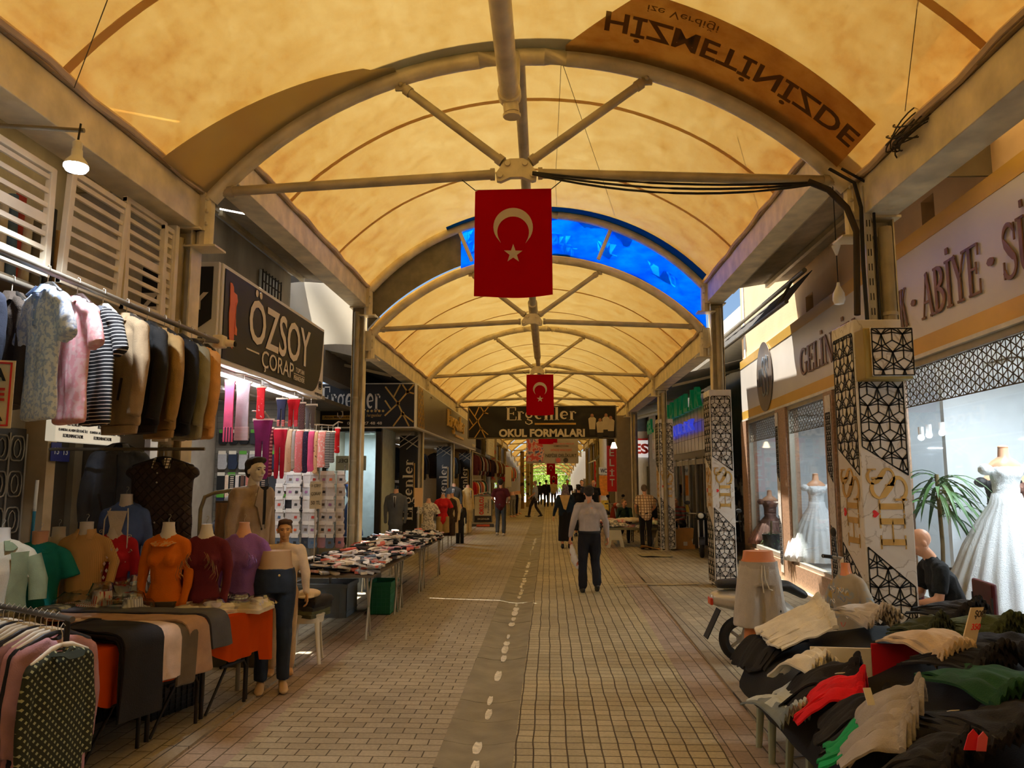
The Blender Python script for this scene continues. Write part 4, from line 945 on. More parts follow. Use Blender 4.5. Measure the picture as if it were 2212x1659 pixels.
gown(4.62, 13.5, .42, 'white wedding dress with a full skirt in the middle bridal window', LACE, 1.5, .55)
gown(5.5, 14.6, .42, 'second white wedding dress farther inside the middle bridal window', LACE, 1.6, .5)
gown(4.8, 15.4, .45, 'brown glitter evening gown low in the far bridal window', BRONZE, .9, .42, h and .5 if 0 else 0.) if 0 else gown(4.7, 16.6, .45, 'brown glitter evening gown low in the far bridal window', BRONZE, .95, .45)
gown(5.35, 9.0, .5, 'bronze sequin evening gown behind the potted palm', BRONZE, 1.5, .4, rz=.4)
gown(5.1, 9.05-.1, .5, 'black evening gown behind the potted palm', M('#17181b', .6, 0, .1), 1.55, .32)
gown(4.75, 5.3, .5, 'pale pink tulle dress beyond the white dress, at the right edge', M('#d9c6c3', .6, 0, .1, 30., .5, 50.), 1.2, .5)
# palm in pot
def palm(x, y, z, label, h=1.35, n=60, L=.55, seed=1):
    rnd = random.Random(seed); t = thing('potted_palm', label, 'plant', (x, y, z)); m = MB()
    m.lathe([(.12, 0), (.15, .04), (.17, .3), (.18, .34), (.16, .34), (.155, .28)], n=24); m.build('pot', M('#2b2723', .5), t, smooth=True)
    m = MB(); m.path([(0, 0, .25), (.02, .01, .6), (.0, .0, h)], .022, 8); m.build('stem', M('#6b5a3c', .9), t, smooth=True)
    m = MB()
    for i in range(n):
        a = rnd.uniform(0, 6.28); b = rnd.uniform(.65, 1.0); z0 = h*b; l = L*rnd.uniform(.7, 1.15); up = rnd.uniform(.1, .9); d = Vector((math.cos(a), math.sin(a), 0)); s_ = Vector((-math.sin(a), math.cos(a), 0))
        def f(u, v): 
            w_ = .019*math.sin(math.pi*min(1, v*.93+.07))**.7+.0008; p = Vector((0, 0, z0))+d*(l*v)+Vector((0, 0, l*(up*v-1.0*v*v))); return p+s_*(u-.5)*2*w_+Vector((0, 0, abs(u-.5)*.012))
        m.sheet(f, 2, 6, .001)
    m.build('leaves', M('#3f6132', .5, 0, .3, 3.), t, smooth=True); return t
palm(4.25, 8.6, .5, 'green dracaena palm in a dark pot behind the near bridal window')
palm(4.5, 15.9, .35, 'small green leafy plant low in the far bridal window', .35, 24, .2, 4)
t = thing('candelabra', 'small gold candelabra with crystal drops above the wedding dress', 'candelabra', (5.55, 7.6, 2.2))
m = MB(); m.path([(0, 0, -.9), (0, 0, 0)], .012)
for k in (-.14, 0, .14): m.path([(0, 0, -.1), (k, 0, -.05), (k, 0, .12)], .008); m.ball((k, 0, .14), .02)
m.build('stand', M('#c59a3c', .3, .8), t, smooth=True)
for k in (-.14, 0, .14): MB().tube((k, 0, .0), (k, 0, .1), .03).build('crystal_shade', M('#ffe9b8', .3, 0, 0, emit=2.5), t)
for i, (x, w_) in enumerate(((4.25, .05), (4.4, .04), (4.6, .06))): tag(MB().ball((x, 6.9+.05*i, .53), (w_, w_, .03)).build('white_pebble_heap', M('#e6e6e2', .5, 0, .2, 50., 1., 40.), None), ['left', 'middle', 'right'][i]+' heap of white pebbles on the floor of the near bridal window', 'pebbles', 'pebble heaps')
# dark awning folded over the sign
t = thing('folded_awning', 'dark folded awning with steel bars above the far end of the bridal sign', 'awning', (0, 0, 0))
m = MB(); A = atx(1755, 632, 3.75); B = Vector((3.95, 17.0, 4.95)); A = Vector((3.62, 10.6, 4.72)); u_ = (B-A)
m.sheet(lambda u, v: A+u_*u+Vector((-.35*v+.1, 0, -.42*v-.03*math.sin(u*50)*v)), 40, 6, .01); m.build('cloth', M('#2f2b26', .9, 0, .2, 4.), t, smooth=True)
m = MB(); m.tube(A, B, .035); m.build('upper_bar', metal('#77705f'), t); m = MB(); m.tube(A+Vector((-.27, 0, -.45)), B+Vector((-.27, 0, -.45)), .03); m.build('lower_bar', metal('#5b5648'), t)
m = MB(); m.tube(A+u_*.1, A+u_*.1+Vector((-.27, 0, -.45)), .02); m.build('arm', metal('#5b5648'), t)
# hanging bulb right
t = thing('hanging_bulb', 'unlit white bulb hanging on a cord near the right column', 'lamp', (2.92, 7.6, 3.62))
m = MB(); m.tube((0, 0, .14), (0, 0, 1.22), .005); m.build('cord', BLACKISH, t); m = MB(); m.lathe([(.015, .14), (.02, .1), (.055, .03), (.06, -.04), (.045, -.08), (.01, -.09)], n=18); m.build('bulb', M('#dfdcd4', .25, 0, 0), t, smooth=True)
m = MB(); m.lathe([(.045, .52), (.03, .48), (.008, .42)], n=12); m.build('ceiling_rose', plastic('#ddd8cc'), t, smooth=True)
# cables under the right end of the tie
for i in range(3):
    pts = [at(1150+q*610, 372+ (1-(2*q-1)**2)*(14+i*8)+i*2+q*22, 6.62-.02*i) for q in [k/12 for k in range(13)]]
    tag(MB().path(pts, .011, 6).build('sagging_cable', BLACKISH, None, smooth=True), 'black cable sagging under the right half of the nearest tie rod, '+['upper', 'middle', 'lower'][i]+' one', 'cable', 'cables under the tie rod')
t = tag(MB().path([at(1745, 392, 6.6), at(1790, 410, 6.58), at(1830, 450, 6.5), at(1850, 500, 6.45), at(1852, 680, 6.38)], .028, 8).build('cable_bundle', M('#2e2418', .8), None, smooth=True), 'thick dark cable bundle curving from the tie rod down the right column', 'cable')
m = MB()
for i in range(16):
    a = random.uniform(0, 3); c = at(1975, 275, 5.6)+Vector((random.uniform(-.05, .05), random.uniform(-.1, .1), random.uniform(-.03, .03)))
    m.path([c+Vector((.12*math.cos(q/3), .2*math.sin(q/3)*(1+.1*math.sin(i)), .1*math.sin(q/3+a))) for q in range(20)], .006, 5)
tag(m.build('cable_coil', M('#3b3224', .8), None, smooth=True), 'tangled coil of dark cable lying on the right eave beam', 'cable')
# =====================================================================
#  LEFT: clothes stall, racks, sock shop
# =====================================================================
CREAM = M('#d9cdb4', .5, .1, .12, 5.)
def fabr(h): return cloth(h)
# upper folding grilles
gx = -3.34
def grille(ya, yb, za, zb, n, label, lean=0.):
    t = thing('folding_grille', label, 'grille', (gx, ya, za), group='white folding grilles over the clothes stall'); L, Hh = yb-ya, zb-za
    m = MB()
    for i in range(n): z = .09+(Hh-.14)*i/(n-1); m.box((0, L/2, z), (.02, L-.06, .032 if i != n//2 else .07))
    m.build('bars', CREAM, t)
    for y in (0, L-.05): MB().bb((-.022, y, 0), (.022, y+.055, Hh+.02)).build('frame_post', CREAM, t, bevel=.004)
    for z in (0, Hh-.02): MB().bb((-.02, 0, z), (.02, L, z+.045)).build('frame_rail', CREAM, t, bevel=.004)
    t.rotation_euler = (0, lean, 0); return t
grille(3.2, 4.78, 3.13, 3.86, 7, 'white folding grille at the left picture edge, over the hanging shirts')
grille(4.9, 5.62, 3.13, 3.92, 8, 'middle white folding grille, right of the lit bulb', .04)
grille(5.68, 6.32, 3.12, 4.02, 9, 'white folding grille between the middle one and the cream post', -.03)
grille(6.24, 6.44, 3.12, 3.98, 9, 'narrowest white folding grille, against the cream post')
tag(box('cream_post', (-3.42, 6.4, 2.12), (-3.3, 6.46, 4.05), CREAM, None, .005), 'cream wooden post at the end of the folding grilles', 'post')
# things stored behind the grilles
for i in range(9):
    c = ['#8a8f93', '#b7a88c', '#4c5d68', '#a33b2e', '#c9c2b1', '#5d5547', '#7b8a8a', '#3c3a36', '#b08d5a'][i]
    tag(MB().tube((-3.9+.03*(i % 3), 4.95+.085*i, 3.14), (-3.88, 4.96+.087*i, 3.75+.05*(i % 4)), .035).build('cloth_roll', cloth(c), None, smooth=True), ['grey', 'beige', 'slate', 'red', 'cream', 'brown', 'teal grey', 'black', 'ochre'][i]+' roll of cloth stored upright behind the folding grilles', 'cloth roll', 'cloth rolls behind the grilles')
tag(box('storage_shelf', (-4.5, 3.0, 3.1), (-3.55, 6.6, 3.14), M('#6d5f49', .8)), 'wooden shelf board above the clothes stall holding cloth rolls', 'shelf')
# lit bulb
p = at(165, 350, 4.2); t = thing('lamp_bulb', 'bright lit reflector bulb hanging at the upper left', 'lamp', p)
MB().lathe([(.008, -.062), (.055, -.055), (.068, -.035), (.066, -.02)], n=24).build('bulb_face', M('#dfe9ff', .4, 0, 0, emit=35.), t, smooth=True)
MB().lathe([(.067, -.021), (.06, .0), (.032, .035), (.03, .075), (.02, .08)], n=24).build('bulb_body', plastic('#e6e2d8'), t, smooth=True)
MB().lathe([(.026, .075), (.028, .12), (.012, .135)], n=16).build('socket', plastic('#d8d2c2'), t, smooth=True)
m = MB(); m.tube((0, 0, .13), (.01, 0, .24), .006); m.build('cord', BLACKISH, t)
l = bpy.data.lights.new('bulb_light', 'SPOT'); l.energy = 80; l.spot_size = R(150); l.spot_blend = .5; l.shadow_soft_size = .06; l.color = (.82, .9, 1); o = bpy.data.objects.new('light', l); link(o, t); o.location = (0, 0, -.07)
tag(MB().tube(at(-60, 268, 4.15), at(182, 282, 4.22), .014).build('lamp_rod', metal('#6e6655'), None, smooth=True), 'thin steel rod from which the lit bulb hangs', 'rod')

# rail with hanging clothes
px_, py0, py1, pz = -2.9, 2.2, 6.45, 3.0
t = thing('clothes_rail', 'long grey steel pipe carrying the shirts and jackets on the left', 'clothes rail', (px_, py0, pz)); MB().tube((0, 0, 0), (0, py1-py0, 0), .021, n=12).build('pipe', metal('#6f6a5f', .4), t, smooth=True)
MB().tube((-.42, py1-py0-.2, .0), (0, py1-py0, 0), .017).build('bracket', metal('#6f6a5f', .4), t, smooth=True)
t = thing('security_camera', 'small cream security camera at the end of the clothes rail', 'camera', (px_, py1+.04, pz)); MB().bb((-.05, -.05, -.05), (.05, .05, .06)).build('housing', plastic('#d3c19a'), t, bevel=.012)
m = MB(); m.loft([(.03, .02, 0), (.12, .03, -.01)], [.035, .03], cap='flat', n=14); m.build('camera_head', plastic('#cdbb95'), t, smooth=True); MB().ball((.125, .03, -.01), (.02, .026, .026)).build('lens', BLACKISH, t, smooth=True)
def hanging(label, y, mat, kind='polo', L=.72, W=.235, rz=0., collar_=None, hang='#1b1a19', x=px_, z=pz, name=None, detail=None, group='clothes on the long steel rail', seed=0):
    name = name or {'polo': 'hanging_shirt', 'jacket': 'hanging_jacket', 'blazer': 'hanging_blazer', 'vest': 'hanging_vest'}[kind]
    t = thing(name, label, {'polo': 'shirt', 'jacket': 'jacket', 'blazer': 'blazer', 'vest': 'vest'}[kind], (x, y, z), rz, group)
    # hanger
    m = MB(); m.path([(.028, 0, .0), (.026, 0, .025), (.0, 0, .036), (-.022, 0, .02), (-.02, 0, .0), (0, 0, -.02), (0, 0, -.07)], .0028, 6); m.build('hanger_hook', metal('#b5b0a5', .25), t)
    m = MB()
    for k in (-1, 1): m.loft([(0, 0, -.075), (k*.06, 0, -.09), (k*(W-.04), 0, -.15)], [.014, .02, .018], [.01, .014, .02], side=(0, 0, 1))
    m.build('hanger', plastic(hang), t, smooth=True)
    zt = -.13; m = MB(); D = .055 if kind == 'polo' else .085
    m.loft([(0, 0, zt-.02), (0, 0, zt-.1), (0, 0, zt-.35), (0, 0, zt-L+.02), (0, 0, zt-L)], [W*.62, W*.93, W*.92, W*.97, W*.95], [D*.7, D, D*.9, D*.8, D*.7], n=28, cap='flat')
    for k in (-1, 1):
        m.loft([(k*.05, 0, zt-.005), (k*W*.55, 0, zt-.03), (k*W*.92, 0, zt-.075)], [.045, .05, .055], [.04, .05, .05], side=(0, 1, 0))
        if kind == 'polo': m.loft([(k*W*.85, 0, zt-.09), (k*(W+.05), .0, zt-.2), (k*(W+.085), 0, zt-.29)], [.065, .075, .08], [.04, .04, .04], cap='flat')
        elif kind != 'vest': m.loft([(k*W*.9, 0, zt-.1), (k*(W+.035), -.015, zt-.3), (k*(W+.045), -.03, zt-.5), (k*(W+.035), -.05, zt-.66)], [.065, .062, .056, .05], [.05, .05, .045, .04], cap='flat')
    m.blob('garment', mat, t, vox=.0115, sm=3, fold=.010, ff=(14, 14, 3.2), seed=seed+y)
    cm = collar_ or mat
    if kind == 'polo':
        collar(t, cm, zt+.0, .062, .04, .03); m = MB(); m.bb((-.012, -D-.006, zt-.2), (.012, -D*.6, zt-.03)); m.build('placket', cm, t)
        m = MB(); 
        for q in (.05, .11, .17): m.ball((0, -D-.006, zt-q), (.006, .003, .006), 8)
        m.build('buttons', plastic('#d8d4ca'), t)
    elif kind == 'jacket':
        collar(t, cm, zt-.01, .068, .065, .045); m = MB(); m.bb((-.005, -D-.008, zt-L+.01), (.005, -D*.5, zt-.05)); m.build('zip', M('#2a2521', .4, .5), t)
        for k in (-1, 1): MB().box((k*W*.55, -D*.93, zt-.48), (.012, .012, .15), rot=Matrix.Rotation(k*.25, 3, 'Y')).build('pocket_zip', M('#2a2521', .5), t)
        m = MB(); m.loft([(0, 0, zt-L), (0, 0, zt-L-.05)], [W*.9, W*.86], [D*.78, D*.74], n=28, cap='flat'); m.build('hem_band', cm, t, smooth=True)
    elif kind == 'blazer':
        m = MB()
        for k in (-1, 1): m.prism([(k*.03, zt+.01), (k*.075, zt-.02), (k*.1, zt-.14), (k*.06, zt-.16), (k*.01, zt-.40), (k*.005, zt-.2)][::k], (0, -D-.004, 0), d=-.008 if 0 else .008)
        m.build('lapel', cm, t); m = MB()
        for q in (.42, .5): m.ball((.01, -D-.008, zt-q), (.009, .004, .009), 8)
        m.build('buttons', plastic('#3b2a1c'), t)
        for k in (-1, 1): MB().box((k*W*.55, -D*.95, zt-.5), (.11, .014, .035)).build('pocket_flap', mat, t)
    if detail: detail(t, zt, W, D)
    return t
FLOR = pattern('#c9d0d8', '#8d9db8', 'noise', 45., .52); PINKM = pattern('#e4a1a4', '#eec0bd', 'noise', 30., .5)
hanging('dark teal sweatshirt hanging on the rail at the left picture edge', 3.42, cloth('#1f4e52'), 'jacket', .72, .26, rz=-0.35, hang='#201f1e')
hanging('pale blue floral polo shirt hanging on the rail', 4.17, FLOR, 'polo', .74, .21, rz=-0.58, collar_=cloth('#7d93b8'))
hanging('pink polo shirt with grey collar hanging on the rail', 4.45, PINKM, 'polo', .74, .205, rz=-0.58, collar_=cloth('#8c6a6c'), hang='#2a1c1a')
hanging('black and white striped polo shirt on a white hanger', 4.72, pattern('#17171a', '#d9d6d0', 'stripe', 42., .22), 'polo', .73, .205, rz=-0.6, collar_=cloth('#4a4c52'), hang='#e8e3d6')
hanging('khaki zip jacket, nearest of the jackets on the rail', 5.0, cloth('#8f7a5e'), 'jacket', .72, .25, rz=-0.6, hang='#2e2b27')
hanging('black blouson jacket hanging between two khaki jackets', 5.27, cloth('#1b1a19'), 'jacket', .7, .245, rz=-0.65)
def chestpocket(t, zt, W, D): MB().bb((.03, -D-.012, zt-.26), (.15, -D*.8, zt-.15)).build('chest_pocket', cloth('#8a6c42'), t, bevel=.003)
hanging('tan utility jacket with chest pocket hanging on the rail', 5.52, cloth('#94764a'), 'jacket', .72, .245, rz=-0.68, detail=chestpocket)
hanging('black blazer hanging right of the tan utility jacket', 5.74, cloth('#17181c'), 'blazer', .74, .24, rz=-0.65)
hanging('grey green blazer hanging near the end of the rail', 5.96, cloth('#85806a'), 'blazer', .76, .24, rz=-0.7)
hanging('camel coloured blazer at the end of the rail, beside the camera', 6.2, cloth('#c89459'), 'blazer', .74, .23, rz=-0.75)
# second row, lower and behind: dark trousers and shirts seen under the jackets
for i, (y, c, nm) in enumerate([(4.2, '#1c2130', 'navy'), (4.45, '#3d342c', 'dark brown'), (5.1, '#2a2c33', 'charcoal'), (5.7, '#6c6656', 'olive grey')]):
    hanging(nm+' jacket hanging behind the front row, only its lower edge showing', y, cloth(c), 'jacket', .62, .2, rz=-.5, x=px_-.42, z=pz+.02, group='jackets behind the front row')
tag(MB().tube((px_-.42, 2.5, pz+.02), (px_-.42, 6.4, pz+.02), .018).build('rear_clothes_rail', metal('#6f6a5f'), None, smooth=True), 'second steel rail behind the front row of jackets', 'clothes rail')
# price poster on the left edge
t = thing('price_poster', 'cream poster with red and black capital letters at the left picture edge', 'poster', (-2.86, 3.58, 2.05))
u_ = Vector((.93, .36, 0)).normalized(); m = MB(); m.prism([(-.2, 0), (.2, 0), (.2, .34), (-.2, .34)], (0, 0, 0), u_, (0, 0, 1), -.006); m.build('board', M('#e3d3b2', .6, 0, .05), t)
m = MB()
for a, b, c, d in ((-.19, .01, .19, .018), (-.19, .322, .19, .33), (.182, .01, .19, .33)): m.prism([(a, b), (c, b), (c, d), (a, d)], (0, -.006, 0), u_, (0, 0, 1), -.003)
m.build('red_frame', RED, t)
for i, (s, c) in enumerate((('ANYA', '#1b1916'), ('ELERDE', '#b3261f'), ('I HALKA', '#1b1916'))): text(s, Vector((0, -.01, .035+i*.1))+u_*(.17-.3), u_, (0, 0, 1), .3, .065, M(c, .6, 0, 0), t, bold=.03)
# warning light box
t = thing('warning_light_box', 'long white lit sign with repeated red and black security warning text', 'sign', (-4.68, 7.0, 2.16))
MB().bb((-.1, 0, 0), (0, 1.5, .3)).build('box', M('#e9ddc2', .5, 0, .03, emit=.25), t, bevel=.006)
for i in range(3):
    y = .03+i*.5; q = (.004, y, 0)
    text('YASAL UYARI', (.004, y+.07, .21), (0, 1, 0), (0, 0, 1), .34, .06, M('#c2281f', .5, 0, 0), t, bold=.025)
    for s, z, w_ in (('BU KURUM', .155, .2), ('KAMERA ALARM SİSTEMİ İLE', .1, .46), ('KORUNMAKTADIR', .04, .32)): text(s, (.004, y+.24-w_/2, z), (0, 1, 0), (0, 0, 1), w_, .035, M('#2a241d', .5, 0, 0), t, bold=.015)
# rear wall doors with ornamental ironwork
DK = M('#7b7261', .6, .2, .2)
for n, (y0_, w_) in enumerate(((6.45, .95), (8.15-.3, .0))):
    if not w_: continue
    for j in range(2):
        ya = y0_+j*w_*.52; D_ = w_*.5; o = MB().bb((-5.3, ya, 0), (-5.26, ya+D_, 2.3)).build('door_%d' % (2+j), M('#37322a', .6), None); struct(o)
        m = MB(); P_ = []
        for r in range(6):
            for c in range(2):
                zc = .35+r*.35; yc = ya+D_*(.27+.46*c)
                m.path([(-5.25, yc+.1*math.cos(a), zc+.16*math.sin(a)*(1+.25*math.cos(2*a))) for a in [k*math.pi/8 for k in range(17)]], .009, 5)
                m.path([(-5.25, yc+.05*math.cos(a), zc+.09*math.sin(a)) for a in [k*math.pi/4 for k in range(9)]], .007, 5)
        for q in (0, .5, 1): m.path([(-5.25, ya+D_*q, .1), (-5.25, ya+D_*q, 2.25)], .012, 5)
        o = m.build('door_%d_ironwork' % (2+j), M('#8b8271', .5, .3, .2), None, smooth=True); struct(o)
for i, y in enumerate((6.3, 7.45, 7.9)): struct(box('wall_left_pillar_%d' % i, (-5.32, y, 0), (-5.05, y+.14, 3.1), M('#a8906a' if i == 1 else '#6b604c', .8)))
struct(box('door_4', (-5.2, 7.6, 0), (-5.12, 8.1, 2.5), M('#3b352b', .6)))
for i, (x, y, s, lb) in enumerate(((-5.03, 7.47, '13', 'blue house number plate 13 on the pale pillar'), (-5.1, 7.72, '13', 'second blue house number plate right of the pale pillar'))):
    t = thing('number_plate', lb, 'number plate', (x, y, 1.98), group='house number plates'); MB().bb((0, 0, 0), (.008, .16, .19 if not i else .15)).build('plate', M('#2b2f6e', .4, 0, 0), t)
    text(s, (.012, .045, .07), (0, 1, 0), (0, 0, 1), .07, .07, M('#dfe0ea', .5, 0, 0), t)
t = thing('broom', 'blue broom handle standing upright against the ironwork door', 'broom', (-4.85, 7.0, 0)); MB().tube((0, 0, .2), (.03, 0, 1.78), .014).build('handle', plastic('#2f7d92'), t, smooth=True); MB().tube((.026, 0, 1.5), (.03, 0, 1.79), .0155).build('handle_tip', plastic('#d8cdb2'), t, smooth=True); MB().bb((-.14, -.03, 0), (.14, .03, .22)).build('brush', M('#6b2a6b', .9), t, bevel=.01)

# ---- main clothes table ----
A0 = Vector((-2.84, 4.72, 0)); B0 = Vector((-2.36, 6.42, 0)); eu = (B0-A0); TL = eu.length; eu.normalize(); en = Vector((-eu.y, eu.x, 0))
TZ = .75
def TP(a, b, z=TZ): return A0+eu*a+en*b+Vector((0, 0, z))
t = thing('trestle_table', 'long folding table under the orange cloth on the left', 'table', (0, 0, 0))
m = MB(); m.prism([(0.02, .02), (TL-.02, .02), (TL-.02, .72), (1.52, .8), (1.52, 1.75), (.02, 1.75)], TP(0, 0, TZ-.05), eu, en, .03); m.build('table_top', M('#6b5b45', .7), t)
LEGM = M('#241f1a', .5, .4)
for a in (.08, .62, 1.15, TL-.1):
    for b in (.1, 1.6): MB().tube(TP(min(a, 1.5) if b > 1 else a, b, 0), TP(min(a, 1.5) if b > 1 else a, b, TZ-.06), .016).build('leg', LEGM, t, smooth=True)
for a in (.35, .9, 1.45):
    m = MB(); m.tube(TP(a-.25, .1, .02), TP(a+.2, .12, .62), .011); m.build('brace', LEGM, t, smooth=True)
    m = MB(); p = TP(a+.15, .06, 0); m.path([p+Vector((0, 0, 0)), p+Vector((0, 0, .3)), p+eu*-.03+Vector((0, 0, .35)), p+eu*-.3+Vector((0, 0, .35))], .014, 8); m.build('curved_foot', LEGM, t, smooth=True)
OR = fabric_thin('orange_cloth', '#d9531a', .12, None, '#d9531a')
t = thing('orange_tablecloth', 'bright orange cloth covering the long clothes table and hanging over its street side', 'tablecloth', (0, 0, 0))
def oc(u, v):
    a = -.02+u*(TL+.06); w_ = .022*math.sin(a*22)+.012*math.sin(a*47+1)
    if v < .5: b = 1.7*(1-v/.5); return TP(min(a, 1.56) if b > .72 else a, b, TZ-.012)
    q = (v-.5)/.5; L = .30+.05*math.sin(a*5)+.03*math.sin(a*11)+(.07 if a > TL-.1 else 0); return TP(a, -.03-w_*q, TZ-.012-L*q)
MB().sheet(oc, 90, 20, .004).build('cloth', OR, t, smooth=True)
m = MB(); m.sheet(lambda u, v: TP(-.03-.03*math.sin(v*6)*v, .02+u*1.0+.02*math.sin(v*9), TZ-.012-(.32+.25*math.sin(u*9)**2)*v), 30, 10, .004); m.build('near_end_fall', OR, t, smooth=True)
# trousers draped over the edge
def draped(label, a, w_, cols, L=.42, inn=.95, grp=None, jit=.008, hgt=.0, name='folded_trousers', skew=0.):
    for i, c in enumerate(cols):
        t = thing(name, label, 'trousers', (0, 0, 0), group=grp or label); zz = TZ+.004+.016*(len(cols)-1-i)+hgt; LL = L*(1+.10*i/max(1, len(cols)))-.02*i; off = .018*(len(cols)-1-i)
        ph = random.uniform(0, 6); sh = random.uniform(-jit, jit)+.012*i
        def f(u, v):
            aa = a+sh+(u-.5)*w_*(1+.05*math.sin(v*7+ph))+skew*(1-v); n1 = .012*noise.noise(Vector((u*4+ph, v*6, i)))+.006*math.cos(u*math.pi*2)
            tot = inn+.08+LL; d = v*tot
            if d < inn: return TP(aa, inn-d, zz+n1+.012*math.sin(math.pi*u))
            if d < inn+.1: th = (d-inn)/.1*math.pi/2; return TP(aa, -.01-(off+.045)*math.sin(th), zz-.05*(1-math.cos(th))+n1*.5+.012*math.sin(math.pi*u)*math.cos(th))
            return TP(aa, -.01-(off+.045)-.01*math.sin(u*6+v*3)-.012*math.sin(math.pi*u), zz-.05-(d-inn-.1))
        MB().sheet(f, 10, 40, .011).build('fabric', cloth(c), t, smooth=True)
        MB().sheet(lambda u, v: Vector(f(u, v*.035))+Vector((0, 0, .004)), 10, 2, .014).build('waistband', cloth(c), t, smooth=True)
draped('black trousers stacked over the near end of the clothes table', .30, .34, ['#17161a', '#1a181a', '#131214', '#1c1a1b', '#151416'], L=.50, inn=.45, hgt=.0)
draped('pale pink trousers draped over the table edge beside the black stack', .60, .2, ['#e8cfc0', '#d9c4b4'], L=.30, inn=.75, hgt=.01)
draped('dark taupe trousers draped over the table edge', .76, .17, ['#5e5347', '#655a4e'], L=.36, inn=.75)
draped('tan trousers draped over the table edge, next to the grey pair', .93, .2, ['#a1816a', '#9b7c66'], L=.34, inn=1.15, hgt=.02, skew=-.35)
draped('dark grey trousers draped over the table edge, farthest pair', 1.13, .2, ['#4f4f55', '#55555b'], L=.22, inn=1.15, hgt=.035, skew=-.35)
# white trousers and oddments
def flat_cloth(name, label, cat, c, a, b, la, lb, h, mat=None, rot=0., grp=None, band=True, z=TZ+.02, n=1):
    t = thing(name, label, cat, TP(a, b, z), math.atan2(eu.y, eu.x)+rot, grp); sd_ = random.uniform(0, 9)
    def f(u, v):
        e = min(u, 1-u, v, 1-v); return ((u-.5)*la*(1+.06*math.sin(v*9+sd_)), (v-.5)*lb*(1+.05*math.sin(u*8+sd_)), h*(min(1, e*7)**.5)+.008*noise.noise(Vector((u*5, v*5, sd_))))
    MB().sheet(f, 16, 16, h*.85, off=(0, 0, 1)).build('fabric', mat or cloth(c), t, smooth=True); return t
for i in range(3): flat_cloth('folded_trousers', 'cream white trousers folded in a low stack on the orange cloth', 'trousers', '#e5dccb', 1.36-.01*i, .22+.015*i, .42, .30, .022, grp='white trousers stack', rot=-.35, z=TZ+.0+.022*i)
flat_cloth('folded_trousers', 'sage green trousers folded behind the white stack', 'trousers', '#8b917f', 1.12, .62, .5, .3, .03, rot=.3)
flat_cloth('camouflage_trousers', 'camouflage patterned trousers crumpled at the back of the table', 'trousers', '#444', .68, 1.15, .6, .26, .07, mat=pattern('#332c1e', '#5b5132', 'noise', 14., .5, '#8c7b50'), rot=.2)
flat_cloth('camouflage_trousers', 'smaller camouflage bundle left of the crumpled pair', 'trousers', '#444', .35, 1.3, .35, .22, .08, mat=pattern('#2c2519', '#544a2f', 'noise', 16., .5, '#85764d'), rot=-.3)
flat_cloth('price_card', 'small white paper card lying on the sage green trousers', 'card', '#efe9da', 1.08, .7, .13, .05, .003, z=TZ+.06, rot=.1)
# shirts packed in clear bags
FILM = glass('plastic_film', (.96, .97, .98, 1), 2.2)
def packed(label, a, b, mat, rot, lvl=0, grp='shirts packed in clear bags'):
    t = thing('packed_shirt', label, 'packed shirt', TP(a, b, TZ+.012+lvl*.04), math.atan2(eu.y, eu.x)+rot, grp)
    def f(u, v): e = min(u, 1-u, v, 1-v); return ((u-.5)*.25, (v-.5)*.34, .026*min(1, e*9)**.5+.004*noise.noise(Vector((u*6, v*6, a*9))))
    MB().sheet(f, 12, 12, .02, off=(0, 0, 1)).build('folded_shirt', mat, t, smooth=True)
    m = MB(); m.sheet(lambda u, v: ((.055+.012*v)*math.cos(R(-60+300*u)+R(60))*1.1, -.11+(.05+.01*v)*math.sin(R(-60+300*u)+R(60)), .02+.035*(1-v)), 20, 2, .004); m.build('collar', mat, t, smooth=True)
    m = MB(); m.sheet(lambda u, v: ((u-.5)*.29, (v-.5)*.38, .012+.040*min(1, min(u, 1-u, v, 1-v)*6)**.5+.007*noise.noise(Vector((u*11, v*11, b*7+a)))+ (.025 if (abs(u-.5) < .25 and v < .35 and v > .08) else 0)), 16, 16, .001); m.build('clear_bag', FILM, t, smooth=True)
    return t
PK = [('red and white check', pattern('#b93a34', '#e5d9cf', 'plaidflat', 60., .5, '#e5d9cf')), ('plain white', cloth('#e6e2da')), ('light blue', cloth('#aab4c8')), ('grey striped', pattern('#c9c6c2', '#8d8c92', 'stripe', 60., .4, axis=0)), ('cream plaid', pattern('#ddd3bf', '#8e93a5', 'plaidflat', 28., .16, '#a99b80')), ('pale grey', cloth('#c4c2c0')), ('peach check', pattern('#dcc0a4', '#f0e6da', 'plaidflat', 60., .5, '#f0e6da')), ('white dotted', pattern('#dedbd4', '#a5a4a8', 'noise', 80., .6)), ('blue grey check', pattern('#b3b8c4', '#7e8799', 'plaidflat', 40., .3, '#8d95a6')), ('beige', cloth('#cdbd9f')), ('lilac grey', cloth('#b6b0bb')), ('white and blue striped', pattern('#dfe0e2', '#8fa0bf', 'stripe', 50., .4, axis=0)), ('ivory', cloth('#e2dac8')), ('slate plaid', pattern('#9b9ba0', '#5d6270', 'plaidflat', 26., .2, '#77716a'))]
spots = [(1.0, 1.30, .1), (1.25, 1.36, -.1), (1.52, 1.28, .15), (1.05, 1.0, -.2), (1.32, 1.04, .1), (1.6, 1.0, -.15), (1.3, .75, .3), (1.56, .74, .05), (1.66, .48, -.3), (1.58, .28, .2), (1.38, .5, -.4), (1.2, 1.18, .5), (1.5, .88, .6), (1.66, .72, -.5)]
for i, (a, b, r) in enumerate(spots): packed(PK[i][0]+' shirt folded in a clear bag on the clothes table', a, b-.2, PK[i][1], r, 0 if i < 11 else 1).scale = (1.15, 1.15, 1.3 if b < .8 else 2.2 if b < 1.15 else 3.)

